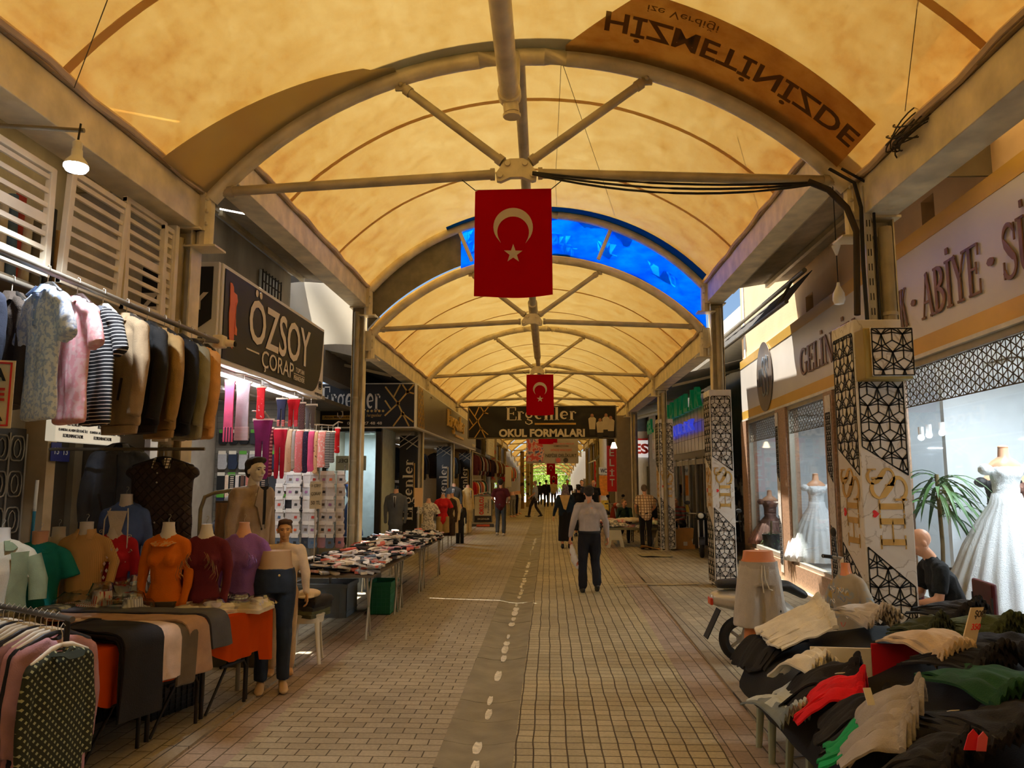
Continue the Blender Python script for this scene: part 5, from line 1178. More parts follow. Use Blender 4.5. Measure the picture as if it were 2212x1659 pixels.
# ---- dummies around the table ----
def npos(px, py, Y, s, fem=True): p = at(px, py, Y); return (p.x, Y, p.z-((.58 if fem else .6)+.125)*s)

def polo_extra(t, s, H, c='#157e7a'):
    mt = cloth(c); collar(t, mt, H-.035, .068, .038, .035, name='collar')
    MB().bb((-.014, -.150, H-.2), (.014, -.118, H-.06)).build('placket', mt, t, bevel=.003); m = MB()
    for q in (.07, .12): m.ball((0, -.152, H-q), (.006, .004, .006), 8)
    m.build('buttons', plastic('#1c3c3c'), t)
NP = .12
bust('shirt_dummy', 'dummy in cream T-shirt and open sage green overshirt at the left picture edge', *npos(6, 1140, 5.6, .9, False), .35, cloth('#e6dcc0'), fem=False, sleeve='short', neckr=.058, s=.9,
     extra=lambda t, s, H: ([MB().sheet(lambda u, v, k=k: (k*(.205-.10*u+.01*math.sin(v*9)), -.145+.11*(1-u)**2, H-.06-.6*v), 8, 16, .008).build('overshirt_front', cloth('#7f8a6a'), t, smooth=True) for k in (-1, 1)], [MB().loft([(k*.2, 0, H-.1), (k*.26, 0, H-.28), (k*.27, -.02, H-.42)], [.072, .066, .06], cap='flat').build('overshirt_sleeve', cloth('#7f8a6a'), t, smooth=True) for k in (-1, 1)], collar(t, cloth('#7f8a6a'), H-.03, .08, .05, .05)))
bust('polo_dummy', 'dummy in a deep teal polo shirt with a peach neck', *npos(88, 1147, 5.95, .9, False), .3, cloth('#157e7a'), fem=False, neck=MANQ_T, sleeve='short', extra=polo_extra, neckr=.064, s=.9)
bust('shirt_dummy', 'dummy in an off-white linen shirt left of the tan one', *npos(128, 1138, 6.3, .86, False), .3, cloth('#c9c0b0'), fem=False, extra=lambda t, s, H: collar(t, cloth('#c9c0b0'), H-.02, .07, .045, .02), neckr=.058, s=.86)
bust('sweater_dummy', 'dummy in a tan ribbed high neck sweater with a knotted sleeve', *npos(188, 1127, 6.15, .86, False), .15, pattern('#c09a64', '#b08a54', 'stripe', 90., .4, axis=0), fem=False, extra=lambda t, s, H: (collar(t, cloth('#c09a64'), H-.01, .072, .06, .01), MB().ball((.2, -.12, .02), (.05, .04, .045)).build('sleeve_knot', cloth('#c09a64'), t, smooth=True)), neckr=.06, s=.86, sleeve_pose={1: [(.235, .0, .3), (.24, -.08, .15), (.2, -.12, .04)]})
def diamonds(t, s, H):
    mt = M('#e6cfc4', .3, .3, 0)
    for r in range(7):
        for c in range(-2, 3):
            x = c*.045+(.02 if r % 2 else 0); 
            if abs(x) < .12-.01*r: MB().prism([(-.012, 0), (0, -.018), (.012, 0), (0, .018)], (x, -.155+1.2*x*x, H-.1-r*.055), d=.004).build('diamond_patch', mt, t)
bust('sweater_dummy', 'dummy in a dark red sweater with pale diamond patches', *npos(250, 1130, 6.3, .85), .1, cloth('#b01c28'), extra=diamonds, neckr=.05, s=.85)
def sparkle(c, seed, n=14):
    def e(t, s, H):
        r_ = random.Random(seed); mt = M(c, .25, .6, 0)
        for k in (-1, 1):
            m = MB()
            for i in range(n):
                a = i/n; x = k*(.05+.1*a+.015*math.sin(i)); m.path([(x, -.157, H-.1-.02*i*.4), (x+k*.02, -.155, H-.13-.02*i*.6), (x+k*.012*math.sin(i), -.153, H-.17-.012*i)], .0016, 4)
            m.build('beaded_trim', mt, t)
    return e
bust('sweater_dummy', 'dummy in a bright orange sweater with sequin neckline', *npos(365, 1128, 6.1, .88), 0, cloth('#e8780c', .08), extra=lambda t, s, H: collar(t, pattern('#e8b070', '#f0780c', 'noise', 60., .5), H-.05, .085, .02, .04, open_=0), neckr=.052, s=.88)
bust('sweater_dummy', 'dummy in a dark maroon sweater with beaded shoulders', *npos(447, 1132, 6.18, .88), .05, cloth('#5a1823'), extra=sparkle('#9b7a5a', 2), neckr=.048, s=.88)
bust('sweater_dummy', 'dummy in a purple blouse standing at the table corner', -2.66, 6.62, .72, .1, cloth('#80579f', .1), neck=MANQ_T, extra=sparkle('#8a6fa0', 5, 8), neckr=.044, sleeve_pose={1: [(.235, .0, .33), (.25, -.01, .1), (.24, -.02, -.06)]})
tag(MB().tube((-2.66, 6.62, .0), (-2.66, 6.62, .74), .02).build('dummy_stand', metal('#8f8878'), None, smooth=True), 'steel pole stand under the purple blouse dummy', 'stand')
def hoodie(t, s, H):
    mt = cloth('#4f68a3'); m = MB(); m.loft([(-.1, .03, H-.03), (-.075, .075, H+.0), (0, .095, H+.02), (.075, .075, H), (.1, .03, H-.03)], [.04, .05, .055, .05, .04]); m.blob('hood', mt, t, vox=.012, sm=3)
    MB().sheet(lambda u, v: ((u-.5)*.16*(1-v*.8), -.152, H-.03-.28*v), 6, 8, .01).build('white_inner_shirt', cloth('#e8e0d2'), t, smooth=True)
    for k in (-1, 1): MB().path([(k*.07, -.12, H-.01), (k*.095, -.165, H-.1), (k*.1, -.165, H-.3), (k*.09, -.165, H-.45)], .006, 6).build('drawstring', cloth('#e8e4da'), t, smooth=True)
    for i, (x, z) in enumerate(((-.12, .2), (-.07, .3), (.11, .24), (.12, .36))): MB().path([(x+.02*math.cos(a)*(1-a/9), -.158, H-z+.02*math.sin(a)*(1-a/9)) for a in [q*.7 for q in range(12)]], .003, 5).build('embroidery', M('#c9c4b4', .4, .3), t, smooth=True)
bust('hoodie_dummy', 'dummy in a blue embroidered zip hoodie, higher than the others', *npos(274, 1067, 6.42, .86, False), .1, cloth('#4f68a3'), fem=False, extra=hoodie, neckr=.056, s=.86)
tag(box('stand_box', (-4.05, 6.33, TZ), (-3.62, 6.5, 1.0), M('#6b6252', .9)), 'dark box supporting the blue hoodie dummy', 'box')
tag(box('display_riser', (-3.75, 5.98, TZ+.012), (-2.95, 6.28, .84), M('#3f382d', .9)), 'low dark board on the table under the orange and maroon dummies', 'riser')
tag(box('rear_bench', (-4.5, 6.3, 0), (-4.1, 6.6, .76), M('#3f382d', .9)), 'dark bench under the tan, white and red dummies', 'bench')
tag(box('corner_bench', (-4.6, 5.4, 0), (-4.05, 6.28, .70), M('#3f382d', .9)), 'dark bench under the teal polo and cream T-shirt dummies', 'bench')
# quilted vest
def quilt(t, zt, W, D):
    m = MB(); collar(t, pattern('#c9bfa5', '#2b2620', 'plaid', 40., .3), zt-.02, .075, .07, .01, open_=1.1, name='check_lining')
    for k in (-1, 1): MB().bb((k*.13-.075, -D-.016, zt-.56), (k*.13+.075, -D*.7, zt-.49)).build('pocket_flap', M('#1d150e', .8), t, bevel=.006)
    for q in (.08, .16, .5, .62): MB().ball((.0, -D-.012, zt-q), (.009, .005, .009), 8).build('snap_button', metal('#c9c2b4', .2), t)
    MB().ball((.13, -D-.018, zt-.53), (.009, .005, .009), 8).build('snap_button', metal('#c9c2b4', .2), t)
def quiltmat():
    m, nt, b = newmat('quilted_brown'); b.inputs['Base Color'].default_value = C('#3a2b1f'); b.inputs['Roughness'].default_value = .6
    co = coords(nt, (1, .0, 1), (0, R(45), 0)); br = N(nt, 'TexBrick'); br.offset = 0; mp = N(nt, 'Mapping'); nt.links.new(co, mp.inputs[0]); mp.inputs['Rotation'].default_value = (R(90), 0, 0)
    nt.links.new(mp.outputs[0], br.inputs['Vector'])
    for k, v in (('Scale', 1.), ('Mortar Size', .006), ('Mortar Smooth', 1.), ('Brick Width', .055), ('Row Height', .055)): br.inputs[k].default_value = v
    bp = N(nt, 'Bump', Strength=1., Distance=.012, invert=True); nt.links.new(br.outputs['Fac'], bp.inputs['Height']); nt.links.new(bp.outputs[0], b.inputs['Normal']); return m
hanging('very dark brown quilted vest with check lining hanging behind the dummies', 6.52, quiltmat(), 'vest', .70, .30, x=at(358, 955, 6.54).x, z=2.06, detail=quilt, group=None, name='hanging_vest')
hanging('grey sweatshirt hanging behind the quilted vest', 6.9, cloth('#4c5058'), 'jacket', .7, .22, rz=.3, x=-3.98, z=2.2, group=None)
tag(MB().tube((-4.4, 6.52, 2.06), (-3.0, 6.52, 2.06), .015).build('cross_rail', metal('#5f594c'), None, smooth=True), 'short steel cross rail that carries the quilted vest', 'clothes rail')
# grey trouser rack beside male dummy
t = thing('trouser_rack', 'bronze round-cornered rack with trousers beside the tall male dummy', 'clothes rack', (-3.45, 7.6, 0))
m = MB(); m.path([(-.06, 0, 0), (-.06, 0, 1.5), (-.03, .02, 1.62), (.06, .04, 1.66), (.42, .1, 1.72)], .02, 10); m.build('frame', metal('#8a8268', .4), t, smooth=True)
for i, (x, c) in enumerate(((-3.3, '#8b6e55'), (-3.13, '#3e4350'))):
    t = thing('hanging_trousers', ['brown', 'slate grey'][i]+' trousers on a clip hanger on the bronze rack', 'trousers', (x, 7.66, 1.64), .1, 'trousers on the bronze rack')
    m = MB(); m.path([(0, 0, .04), (0, 0, -.06)], .003, 5); m.bb((-.08, -.01, -.08), (.08, .01, -.06)); m.build('clip_hanger', metal('#4b463c'), t); MB().sheet(lambda u, v: ((u-.5)*.16, .02*math.sin(u*9), -.08-.95*v), 12, 10, .03).build('fabric', cloth(c), t, smooth=True)
# male dummy with blazer
def dummy_person(*a, **k):
    t, P, j = person(*a, **k); t.name = 'mannequin'; t['category'] = 'mannequin'; return t, P, j
t, P, j = dummy_person('tall male shop dummy with painted dark hair in a taupe blazer over a black top', -2.98, 7.62, R(-118), H=1.86, shirt='#97846f', trousers='#2a2826', hairc='#2b241a', skin=MANQ_W, sleeve='long', z=.16, face=True, bald=None, fat=1.08, J={'wl': (-.25, .0, .87), 'wr': (.25, .0, .87)})
s_ = 1.86/1.75; m = MB()
for k in (-1, 1): m.prism([(k*.02, 1.44*s_), (k*.075, 1.47*s_), (k*.12, 1.3*s_), (k*.085, 1.28*s_), (k*.02, 1.08*s_)][::k], (0, .145*s_, 0), d=-.012)
m.build('lapel', cloth('#8b7964'), t); MB().prism([(-.05, 1.475*s_), (.05, 1.475*s_), (.014, 1.12*s_), (-.014, 1.12*s_)], (0, .142*s_, 0), d=-.01).build('black_top', cloth('#141314'), t); MB().ball((.02, .15*s_, 1.08*s_), (.012, .006, .012), 8).build('button', plastic('#3a3026'), t)
tag(box('dummy_plinth', (-3.25, 7.4, 0), (-2.75, 7.85, .155), M('#57503f', .9)), 'low plinth under the tall male dummy', 'plinth')
# headless jeans legs
def legs_dummy(label, x, y, rz, H, mat, topmat, skin, waist_h, hem=.09, wide=1., barefoot=True, name='legs_dummy', short=False, torso=.14, s=1., grp=None):
    t = thing(name, label, 'mannequin', (x, y, 0), rz, grp); h = waist_h
    m = MB(); m.loft([(0, 0, h-.08*s), (0, 0, h)], [.155*s, .145*s], [.11*s, .1*s], n=24, cap='flat'); 
    if torso: m.loft([(0, 0, h-.02), (0, 0, h+torso)], [.14*s, .125*s], [.1*s, .09*s], n=24, cap='flat')
    m.build('waist_form', skin, t, smooth=True, angle=50)
    m = MB()
    for k in (-1, 1):
        m.loft([(k*.085*s, 0, h*.8), (k*.09*s, -.01, h*.47), (k*.09*s, .012, h*.36), (k*.09*s, .02, .09)], [.085*s, .055*s, .056*s, .034*s]); m.loft([(k*.09*s, .05, .045), (k*.095*s, -.04, .05), (k*.1*s, -.12, .028), (k*.1*s, -.16, .022)], [.032*s, .038*s, .042*s, .03*s], [.034*s, .036*s, .022*s, .016*s], side=(1, 0, 0)); m.loft([(k*.09*s, .03, .04), (k*.09*s, .02, .14)], [.036*s, .034*s])
    m.blob('leg_form', skin, t, vox=.01, sm=2)
    m = MB(); m.loft([(0, 0, h-.02), (0, 0, h-.1), (0, 0, h-.22)], [.155*s*1.02, .175*s, .18*s], [.112*s, .125*s, .125*s], n=24, cap='flat')
    for k in (-1, 1):
        if short: m.loft([(k*.085*s, 0, h-.15), (k*.1*s, 0, h-.35), (k*.115*s, 0, h*.47)], [.1*s, .112*s, .122*s], cap='flat')
        else: m.loft([(k*.085*s, 0, h-.15), (k*.09*s, -.005, h*.47), (k*.09*s, .01, hem+.1), (k*.09*s, .015, hem)], [.098*s, .066*s*wide, .058*s*wide, .055*s*wide], cap='flat')
    m.blob('shorts' if short else 'trousers', mat, t, vox=.011, sm=2, fold=.006, ff=(18, 18, 6)); return t
t = legs_dummy('headless dummy legs in dark blue jeans at the table corner', -2.38, 6.66, .35, 0, M('#1d2838', .85, 0, .3, 12., .3, 200.), None, M('#a98a62', .5, 0, .08), 1.05, torso=.13)
MB().ball((.03, -.128, .98), (.01, .005, .01), 8).build('button', metal('#b89a5c', .3), t)
# child dummy
t, P, j = dummy_person('child dummy with brown hair in a beige shirt and trousers, beside the jeans legs', -2.5, 7.2, R(-160), H=1.42, shirt='#cdb592', trousers='#b3946a', hairc='#4a3424', skin=M('#b98a54', .45, 0, .06), sleeve='long', face=True, bald=None, z=0., shoes='#b98a54', J={'er': (.25, .02, 1.15), 'wr': (.27, .05, .92), 'el': (-.25, .03, 1.13), 'wl': (-.27, .06, .90)})
# stool with clothes
def stool(x, y, rz=0., label=''):
    t = thing('plastic_stool', label, 'stool', (x, y, 0), rz); w_ = plastic('#e6dec8', .35)
    m = MB(); m.loft([(0, 0, .44), (0, 0, .465), (0, 0, .475)], [.165, .175, .165], n=20, cap='flat'); m.build('seat', w_, t, smooth=True, angle=30)
    for a in (45, 135, 225, 315):
        c, s = math.cos(R(a)), math.sin(R(a)); m = MB(); m.loft([(c*.145, s*.145, .455), (c*.165, s*.165, .25), (c*.2, s*.2, 0)], [.035, .026, .02], [.018, .014, .012], side=(-s, c, 0), n=8, cap='flat'); m.build('leg', w_, t, smooth=True)
    MB().loft([(0, 0, .39), (0, 0, .45)], [.16, .168], n=20, cap='flat').build('apron', w_, t, smooth=True); return t
stool(-2.42, 7.72, .2, 'cream plastic stool with folded clothes beside the child dummy')
for i, c in enumerate(('#4b4a33', '#5a5a3c', '#33312a', '#211f1d', '#2a2622')):
    t = flat_cloth('folded_clothes', ['olive', 'moss green', 'dark olive', 'black', 'dark brown'][i]+' garment in the folded stack on the cream stool', 'folded clothes', c, 0, 0, .34, .3, .035, grp='stack on the stool'); t.location = (-2.42+.01*i, 7.72, .475+.034*i)
t = thing('flat_cap', 'beige flat cap on top of the clothes stack on the stool', 'cap', (-2.38, 7.62, .655)); m = MB(); m.ball((0, 0, .02), (.12, .13, .045)); m.ball((0, -.1, .0), (.09, .07, .015)); m.blob('cap', cloth('#c9b088'), t, vox=.012, sm=2)
# crates under the table
BLKP = plastic('#191816')
def crate(name, label, x, y, w_, d, h, mat, rz=0., slots=True, rim=True, cat='crate', fill=None):
    t = thing(name, label, cat, (x, y, 0), rz); m = MB(); th = .008
    for a, b in (((-w_/2, -d/2, 0), (w_/2, -d/2+th, h)), ((-w_/2, d/2-th, 0), (w_/2, d/2, h)), ((-w_/2, -d/2, 0), (-w_/2+th, d/2, h)), ((w_/2-th, -d/2, 0), (w_/2, d/2, h)), ((-w_/2, -d/2, 0), (w_/2, d/2, .01))): m.bb(a, b)
    m.build('walls', mat, t); m = MB()
    if slots:
        for zz in [h*(i+1)/8 for i in range(7)]: m.bb((-w_/2-.006, -d/2-.006, zz-.004), (w_/2+.006, d/2+.006, zz+.004))
        n = int(w_/.06)
        for i in range(n+1): m.bb((-w_/2+w_*i/n-.004, -d/2-.008, 0), (-w_/2+w_*i/n+.004, -d/2, h))
    else:
        for i in range(4): m.bb((-w_/2+w_*(i+.5)/4-.006, -d/2-.01, .02), (-w_/2+w_*(i+.5)/4+.006, -d/2, h-.1))
        m.bb((-w_/2-.008, -d/2-.008, h*.18), (w_/2+.008, d/2+.008, h*.2)); m.bb((-w_/2+w_*.4, -d/2-.011, h*.55), (-w_/2+w_*.46, -d/2, h*.68))
    m.build('ribs', mat, t, bevel=.0)
    m = MB()
    for a, b in (((-w_/2-.014, -d/2-.014, h-.05), (w_/2+.014, -d/2+.004, h)), ((-w_/2-.014, d/2-.004, h-.05), (w_/2+.014, d/2+.014, h)), ((-w_/2-.014, -d/2, h-.05), (-w_/2+.004, d/2, h)), ((w_/2-.004, -d/2, h-.05), (w_/2+.014, d/2, h))): m.bb(a, b)
    m.build('rim', mat, t, bevel=.003)
    if fill: MB().sheet(lambda u, v: ((u-.5)*(w_-.04), (v-.5)*(d-.04), h-.06+.03*noise.noise(Vector((u*5, v*5, x)))), 12, 12, h*.6, off=(0, 0, 1)).build('contents', fill, t, smooth=True)
    return t
p = TP(1.25, .6, 0); crate('plastic_crate', 'black slatted crate under the orange clothed table', p.x, p.y, .55, .4, .3, BLKP, math.atan2(eu.y, eu.x))
p = TP(.72, .95, 0); crate('plastic_crate', 'second black slatted crate, farther left under the table', p.x, p.y, .55, .4, .3, BLKP, math.atan2(eu.y, eu.x))
# ---- near clothes rack, bottom left ----
RA = Vector((-3.6, 4.86, 1.0)); RB = Vector((-2.76, 4.38, 1.0)); rd = (RB-RA).normalized(); rn = Vector((rd.y, -rd.x, 0))
t = thing('low_clothes_rack', 'low dark steel rack at the bottom left corner', 'clothes rack', (0, 0, 0)); MB().tube(RA, RB+rd*.03, .017).build('rail', metal('#57524a', .35), t, smooth=True)
for q in (RB-rd*.02, RA+rd*.1): MB().tube(Vector((q.x, q.y, 0)), q, .016).build('upright', LEGM, t, smooth=True)
MB().tube(RB+Vector((-.25, .3, .0))-Vector((0, 0, 1)), RB+Vector((0, 0, -.5)), .013).build('strut', LEGM, t, smooth=True)
rc = [('#2c1630', 'deep purple'), ('#3a1226', 'dark plum'), ('#431320', 'maroon'), ('#1f3524', 'dark green'), ('#202022', 'black'), ('#6e2b26', 'brick red'), ('#4b3a5c', 'violet grey'), ('#17151a', 'jet black'), ('#26221f', 'black brown'), ('#8e6a70', 'dusty rose'), ('#b08088', 'pink'), ('#1b1b1e', 'charcoal black'), ('#a87e84', 'light pink'), ('#3a3f32', 'olive black')]
def rack_top(label, q, c, W=.21, L=.95, mat=None, ang=0., col='#e6ddca', det=False, zt=-.11):
    p = RA.lerp(RB, q); t = thing('hanging_sweater', label, 'sweater', p, math.atan2(rn.y, rn.x)+ang, 'sweaters on the low rack')
    m = MB(); m.path([(.018, 0, .012), (0, 0, .03), (-.016, 0, .01), (0, 0, -.03), (0, 0, -.08)], .0025, 5); m.build('hanger_hook', metal('#c9c4b8', .2), t)
    m = MB()
    for k in (-1, 1): m.loft([(0, 0, -.085), (k*.07, 0, -.1), (k*(W-.02), 0, -.155)], [.012, .018, .014], [.008, .01, .008], side=(0, 0, 1))
    m.build('hanger', plastic(col), t, smooth=True)
    def f(u, v):
        a = 2*math.pi*u; w_ = W*(.45+.55*min(1, v*9)) if v < .12 else W*(1+.04*math.sin(v*9)); d = .022+.012*min(1, v*6)
        return (w_*math.cos(a), d*math.sin(a)*(1+.4*math.sin(a*3+v*5)), zt-.01-L*v-.04*abs(math.cos(a))*(1-v*.9)*(v < .3)+.004*math.sin(9*a))
    m = MB(); m.loft([(0, 0, zt-.02), (0, 0, zt-.06), (0, 0, zt-.3), (0, 0, zt-L)], [W*.55, W*.93, W*.95, W], [.02, .035, .035, .03], n=24, cap='flat')
    for k in (-1, 1): m.loft([(k*.06, 0, zt-.02), (k*W*.9, 0, zt-.075)], [.028, .035]); m.loft([(k*W*.9, 0, zt-.08), (k*(W+.02), 0, zt-.35), (k*(W+.01), -.01, zt-.62)], [.05, .045, .04], [.03, .028, .025], cap='flat')
    m.blob('garment', mat or cloth(c), t, vox=.012 if not det else .009, sm=3, fold=.007, ff=(14, 14, 3), seed=q*40)
    if det: collar(t, cloth('#1f2418'), zt-.02, .075, .012, .03, open_=0); MB().bb((-.02, -.02, zt-.05), (.02, -.012, zt-.03)).build('care_label', RED, t)
    return t
for i, (c, nm) in enumerate(rc[:13]): rack_top(nm+' sweater on the low rack at the bottom left', .06+.068*i, c, ang=random.uniform(-.1, .1)+.05, col='#e6ddca' if i % 4 else '#24242c')
t = rack_top('dark green geometric patterned sweater facing the viewer at the end of the low rack', 1.0, '#2c3024', W=.22, L=1.0, mat=pattern('#23271b', '#8f9272', 'diamond', 22., .42), ang=R(62)-math.atan2(rn.y, rn.x)*0-.25, det=True)
t.location = RB+Vector((.04, -.12, -.03)); t.rotation_euler = (0, 0, 1.42)
# =====================================================================
#  SOCK SHOP
# =====================================================================
SX = -3.62; WHT = M('#e4dfd6', .45, 0, .04); SIGNB = M('#0f0e0c', .5, 0, .1); LETW = M('#e3d6c2', .5, 0, 0)
t = thing('sock_shop_sign', 'long black sign board with cream letters and an orange sock over the sock shop', 'sign', (SX, 8.1, 3.07))
L, Hh = 3.86, 1.13
MB().bb((-.25, 0, 0), (0, L, Hh)).build('white_box', WHT, t, bevel=.01); m = MB()
poly = [(.05, .06)]+[(L-.62+.5*math.sin(R(a)), .06+.66*(1-math.cos(R(a)))) for a in range(0, 91, 9)]+[(L-.05, Hh-.05), (.05, Hh-.05)]
m.prism(poly, (.012, 0, 0), (0, 1, 0), (0, 0, 1), -.01); m.build('black_panel', SIGNB, t)
def Yp(px, py=720): return atx(px, py, SX+.02).y-8.1
U, V3 = (0, 1, 0), (0, 0, 1)
text('ÖZSOY', (.018, Yp(538), .38), U, V3, Yp(671)-Yp(538), .68, LETW, t, bold=.012); text('ÇORAP', (.018, Yp(568), .08), U, V3, Yp(637)-Yp(568), .27, LETW, t, bold=.0)
MB().prism([(Yp(534), .27), (Yp(562), .27), (Yp(562), .29), (Yp(534), .29)], (.02, 0, 0), U, V3, -.004).build('dash', LETW, t); MB().prism([(Yp(638), .215), (Yp(661), .215), (Yp(661), .225), (Yp(638), .225)], (.02, 0, 0), U, V3, -.004).build('dash', LETW, t)
text('TOPTAN', (.018, Yp(642), .245), U, V3, Yp(660)-Yp(642), .07, LETW, t, bold=.0); text('PERAKENDE', (.018, Yp(638), .13), U, V3, Yp(661)-Yp(638), .07, LETW, t, bold=.0)
text('ozsoycorap', (.004, L-.42, .02), U, V3, .36, .05, M('#3a352e', .6, 0, 0), t, bold=.0)
def insta(m, o, u, v, s):
    for r in (1., .5):
        pts = [(s*r*(abs(math.cos(a))**.5)*math.copysign(1, math.cos(a)), s*r*(abs(math.sin(a))**.5)*math.copysign(1, math.sin(a))) for a in [k*math.pi/8+.01 for k in range(17)]]
        o_, u_, v_ = Vector(o), Vector(u), Vector(v); m.path([o_+u_*p[0]+v_*p[1] for p in pts], s*.1, 5)
m = MB(); insta(m, (.006, L-.16, .2), U, V3, .06); m.build('camera_mark', SIGNB, t)
# orange sock emblem
sk = [(0, 1), (.18, 1.0), (.3, .95), (.34, .86), (.62, .84), (.7, .72), (.6, .62), (.58, .42), (.62, .26), (.74, .2), (.74, .08), (.56, .08), (.5, .1), (.5, -.06), (.4, -.2), (.24, -.16), (.1, 0), (.05, .2), (0, .42), (.06, .6)]
MB().prism([(p[0]*.32+Yp(493), p[1]*.62+.33) for p in sk], (.02, 0, 0), U, V3, -.006).build('sock_emblem', M('#d8693a', .5, 0, 0), t)
MB().prism([(p[0]*.12+Yp(493)+.1, p[1]*.4+.42) for p in sk[4:14]], (.024, 0, 0), U, V3, -.004).build('sock_emblem_shade', M('#c2552c', .5, 0, 0), t)
t = thing('sock_shop_side_sign', 'short black side board of the sock shop sign, facing the viewer', 'sign', (SX-.02, 8.1, 3.07))
MB().bb((-1.3, -.06, 0), (0, -.005, Hh)).build('white_box', WHT, t, bevel=.01); MB().prism([(-1.26, .3), (-.32, .3), (-.06, .48), (-.06, Hh-.06), (-1.26, Hh-.06)], (0, -.062, 0), d=.01).build('black_panel', SIGNB, t)
text('ÖZSOY', (-1.1, -.075, .58), (1, 0, 0), V3, 1.0, .24, LETW, t, bold=.03); text('ÇORAP', (-.85, -.075, .38), (1, 0, 0), V3, .62, .13, LETW, t, bold=.02); text('ozsoycorap', (-.62, -.066, .06), (1, 0, 0), V3, .48, .07, M('#2a2620', .6, 0, 0), t, bold=.02)
m = MB(); insta(m, (-.2, -.066, .22), (1, 0, 0), V3, .055); m.build('camera_mark', SIGNB, t)
MB().prism([(p[0]*.22-.62, p[1]*.2+.88) for p in sk if p[1] > .0], (0, -.075, 0), d=.006).build('sock_emblem', M('#d8693a', .5, 0, 0), t)
for i, (ya, yb) in enumerate(((8.3, 9.7), (9.95, 11.2))):
    t = thing('fluorescent_tube', ['nearer', 'farther'][i]+' bright fluorescent tube under the sock shop sign', 'lamp', (-3.78, ya, 3.0), group='tubes under the sock shop sign')
    MB().tube((0, 0, 0), (0, yb-ya, 0), .018).build('tube', M('#f3f5ff', .5, 0, 0, emit=16.), t, smooth=True); MB().bb((-.03, 0, .02), (.03, yb-ya, .06)).build('fitting', plastic('#d9d9d6'), t)
    l = bpy.data.lights.new('tube_light', 'AREA'); l.shape = 'RECTANGLE'; l.size = .1; l.size_y = yb-ya; l.energy = 6; l.color = (.9, .94, 1); o = bpy.data.objects.new('light', l); link(o, t); o.location = (0, (yb-ya)/2, -.03)
spot(-4.6, 10.2, 3.0, 9, .4, label='square ceiling lamp inside the sock shop', grp='shop ceiling lamps on the left')
# back panel with rows of packed socks
t = thing('slat_wall', 'white slatted display wall at the back of the sock shop', 'display wall', (0, 12.0, 0)); m = MB(); m.bb((-5.34, 0, 0), (-3.75, .05, 3.05)); m.build('panel', M('#6d675b', .6), t); m = MB()
for i in range(30): m.bb((-5.34, -.006, .1+i*.1), (-3.75, 0, .112+i*.1))
m.build('slat_lines', M('#5d574c', .7), t)
rnd = random.Random(5)
def recolor(o, mat):
    o.material_slots[0].link = 'OBJECT'; o.material_slots[0].material = mat
sockpk = None
def packpoly(w_, h, foot=.25): return [(-w_/2, 0), (-w_/2, -h*.9), (-w_*.36, -h), (w_*.32, -h), (w_*.5, -h*.9), (w_*.62, -h*.62), (w_*.5, -h*.5), (w_/2, 0)]
def sock_pack(name, label, x, y, z, w_, h, mat, grp, tag_=True, card='#efe8da', pr=None, rz=0.):
    t = thing(name, label, 'socks', (x, y, z), rz, grp)
    m = MB(); m.prism(packpoly(w_, h), (0, .02, 0), d=.03); m.build('socks', mat, t, bevel=.006)
    m = MB(); m.bb((-w_*.42, -.016, -.02), (w_*.42, -.010, .035)); m.build('card_header', M(card, .6, 0, 0), t)
    if pr: MB().prism([(-.02, -h*.62), (.022, -h*.62), (.025, -h*.42), (-.015, -h*.4)], (0, -.011, 0), d=.003).build('printed_motif', M(pr, .6, 0, 0), t)
    return t
# bright rack of white sock packs near the column
t = thing('sock_rack', 'wire rack full of white printed sock packs beside the second left column', 'rack', (-3.95, 11.0, 0)); m = MB()
for r in range(6): m.tube((0, .03, 1.9-.18*r), (.98, .03, 1.9-.18*r), .005, n=5)
for x in (0, .49, .98): m.tube((x, .035, .4), (x, .035, 2.0), .008, n=6)
m.build('wire_frame', metal('#6f6a60', .4), t)
motifs = ['#5b4a3a', '#a33a2c', '#2c2a28', '#8a5b7a', '#3d5a78', None, '#c25a2a', '#4a4a4a']
SOCKC = [('white', '#b0aaa2'), ('white', '#b8b1a8'), ('black', '#1b1b1d'), ('grey', '#a5a3a2'), ('white', '#ded8d3')]
motn = {'#5b4a3a': 'brown', '#a33a2c': 'red', '#2c2a28': 'black', '#8a5b7a': 'mauve', '#3d5a78': 'blue', None: 'no', '#c25a2a': 'orange', '#4a4a4a': 'dark grey'}
rown = ['top', 'second', 'third', 'fourth', 'fifth', 'lowest']
for r in range(6):
    for c in range(8):
        k = 0 if rnd.random() < .8 else rnd.choice((1, 2, 3)); nm, col = SOCKC[k]
        if r == 5: nm, col = rnd.choice((('slate', '#3a3f48'), ('blue grey', '#5b6878'), ('dusty pink', '#a77c80')))
        pr = rnd.choice(motifs); sock_pack('sock_pack', '%s sock pack, %s print, %s row of wire rack, %s from left' % (nm, motn[pr], rown[r], ordn[c]), -3.9+.125*c+rnd.uniform(-.008, .008), 10.96+.06*(c % 2), 1.88-.18*r, .122, .17, M(col, .9, 0, .1, 30.), 'packs on the wire sock rack', pr=pr)
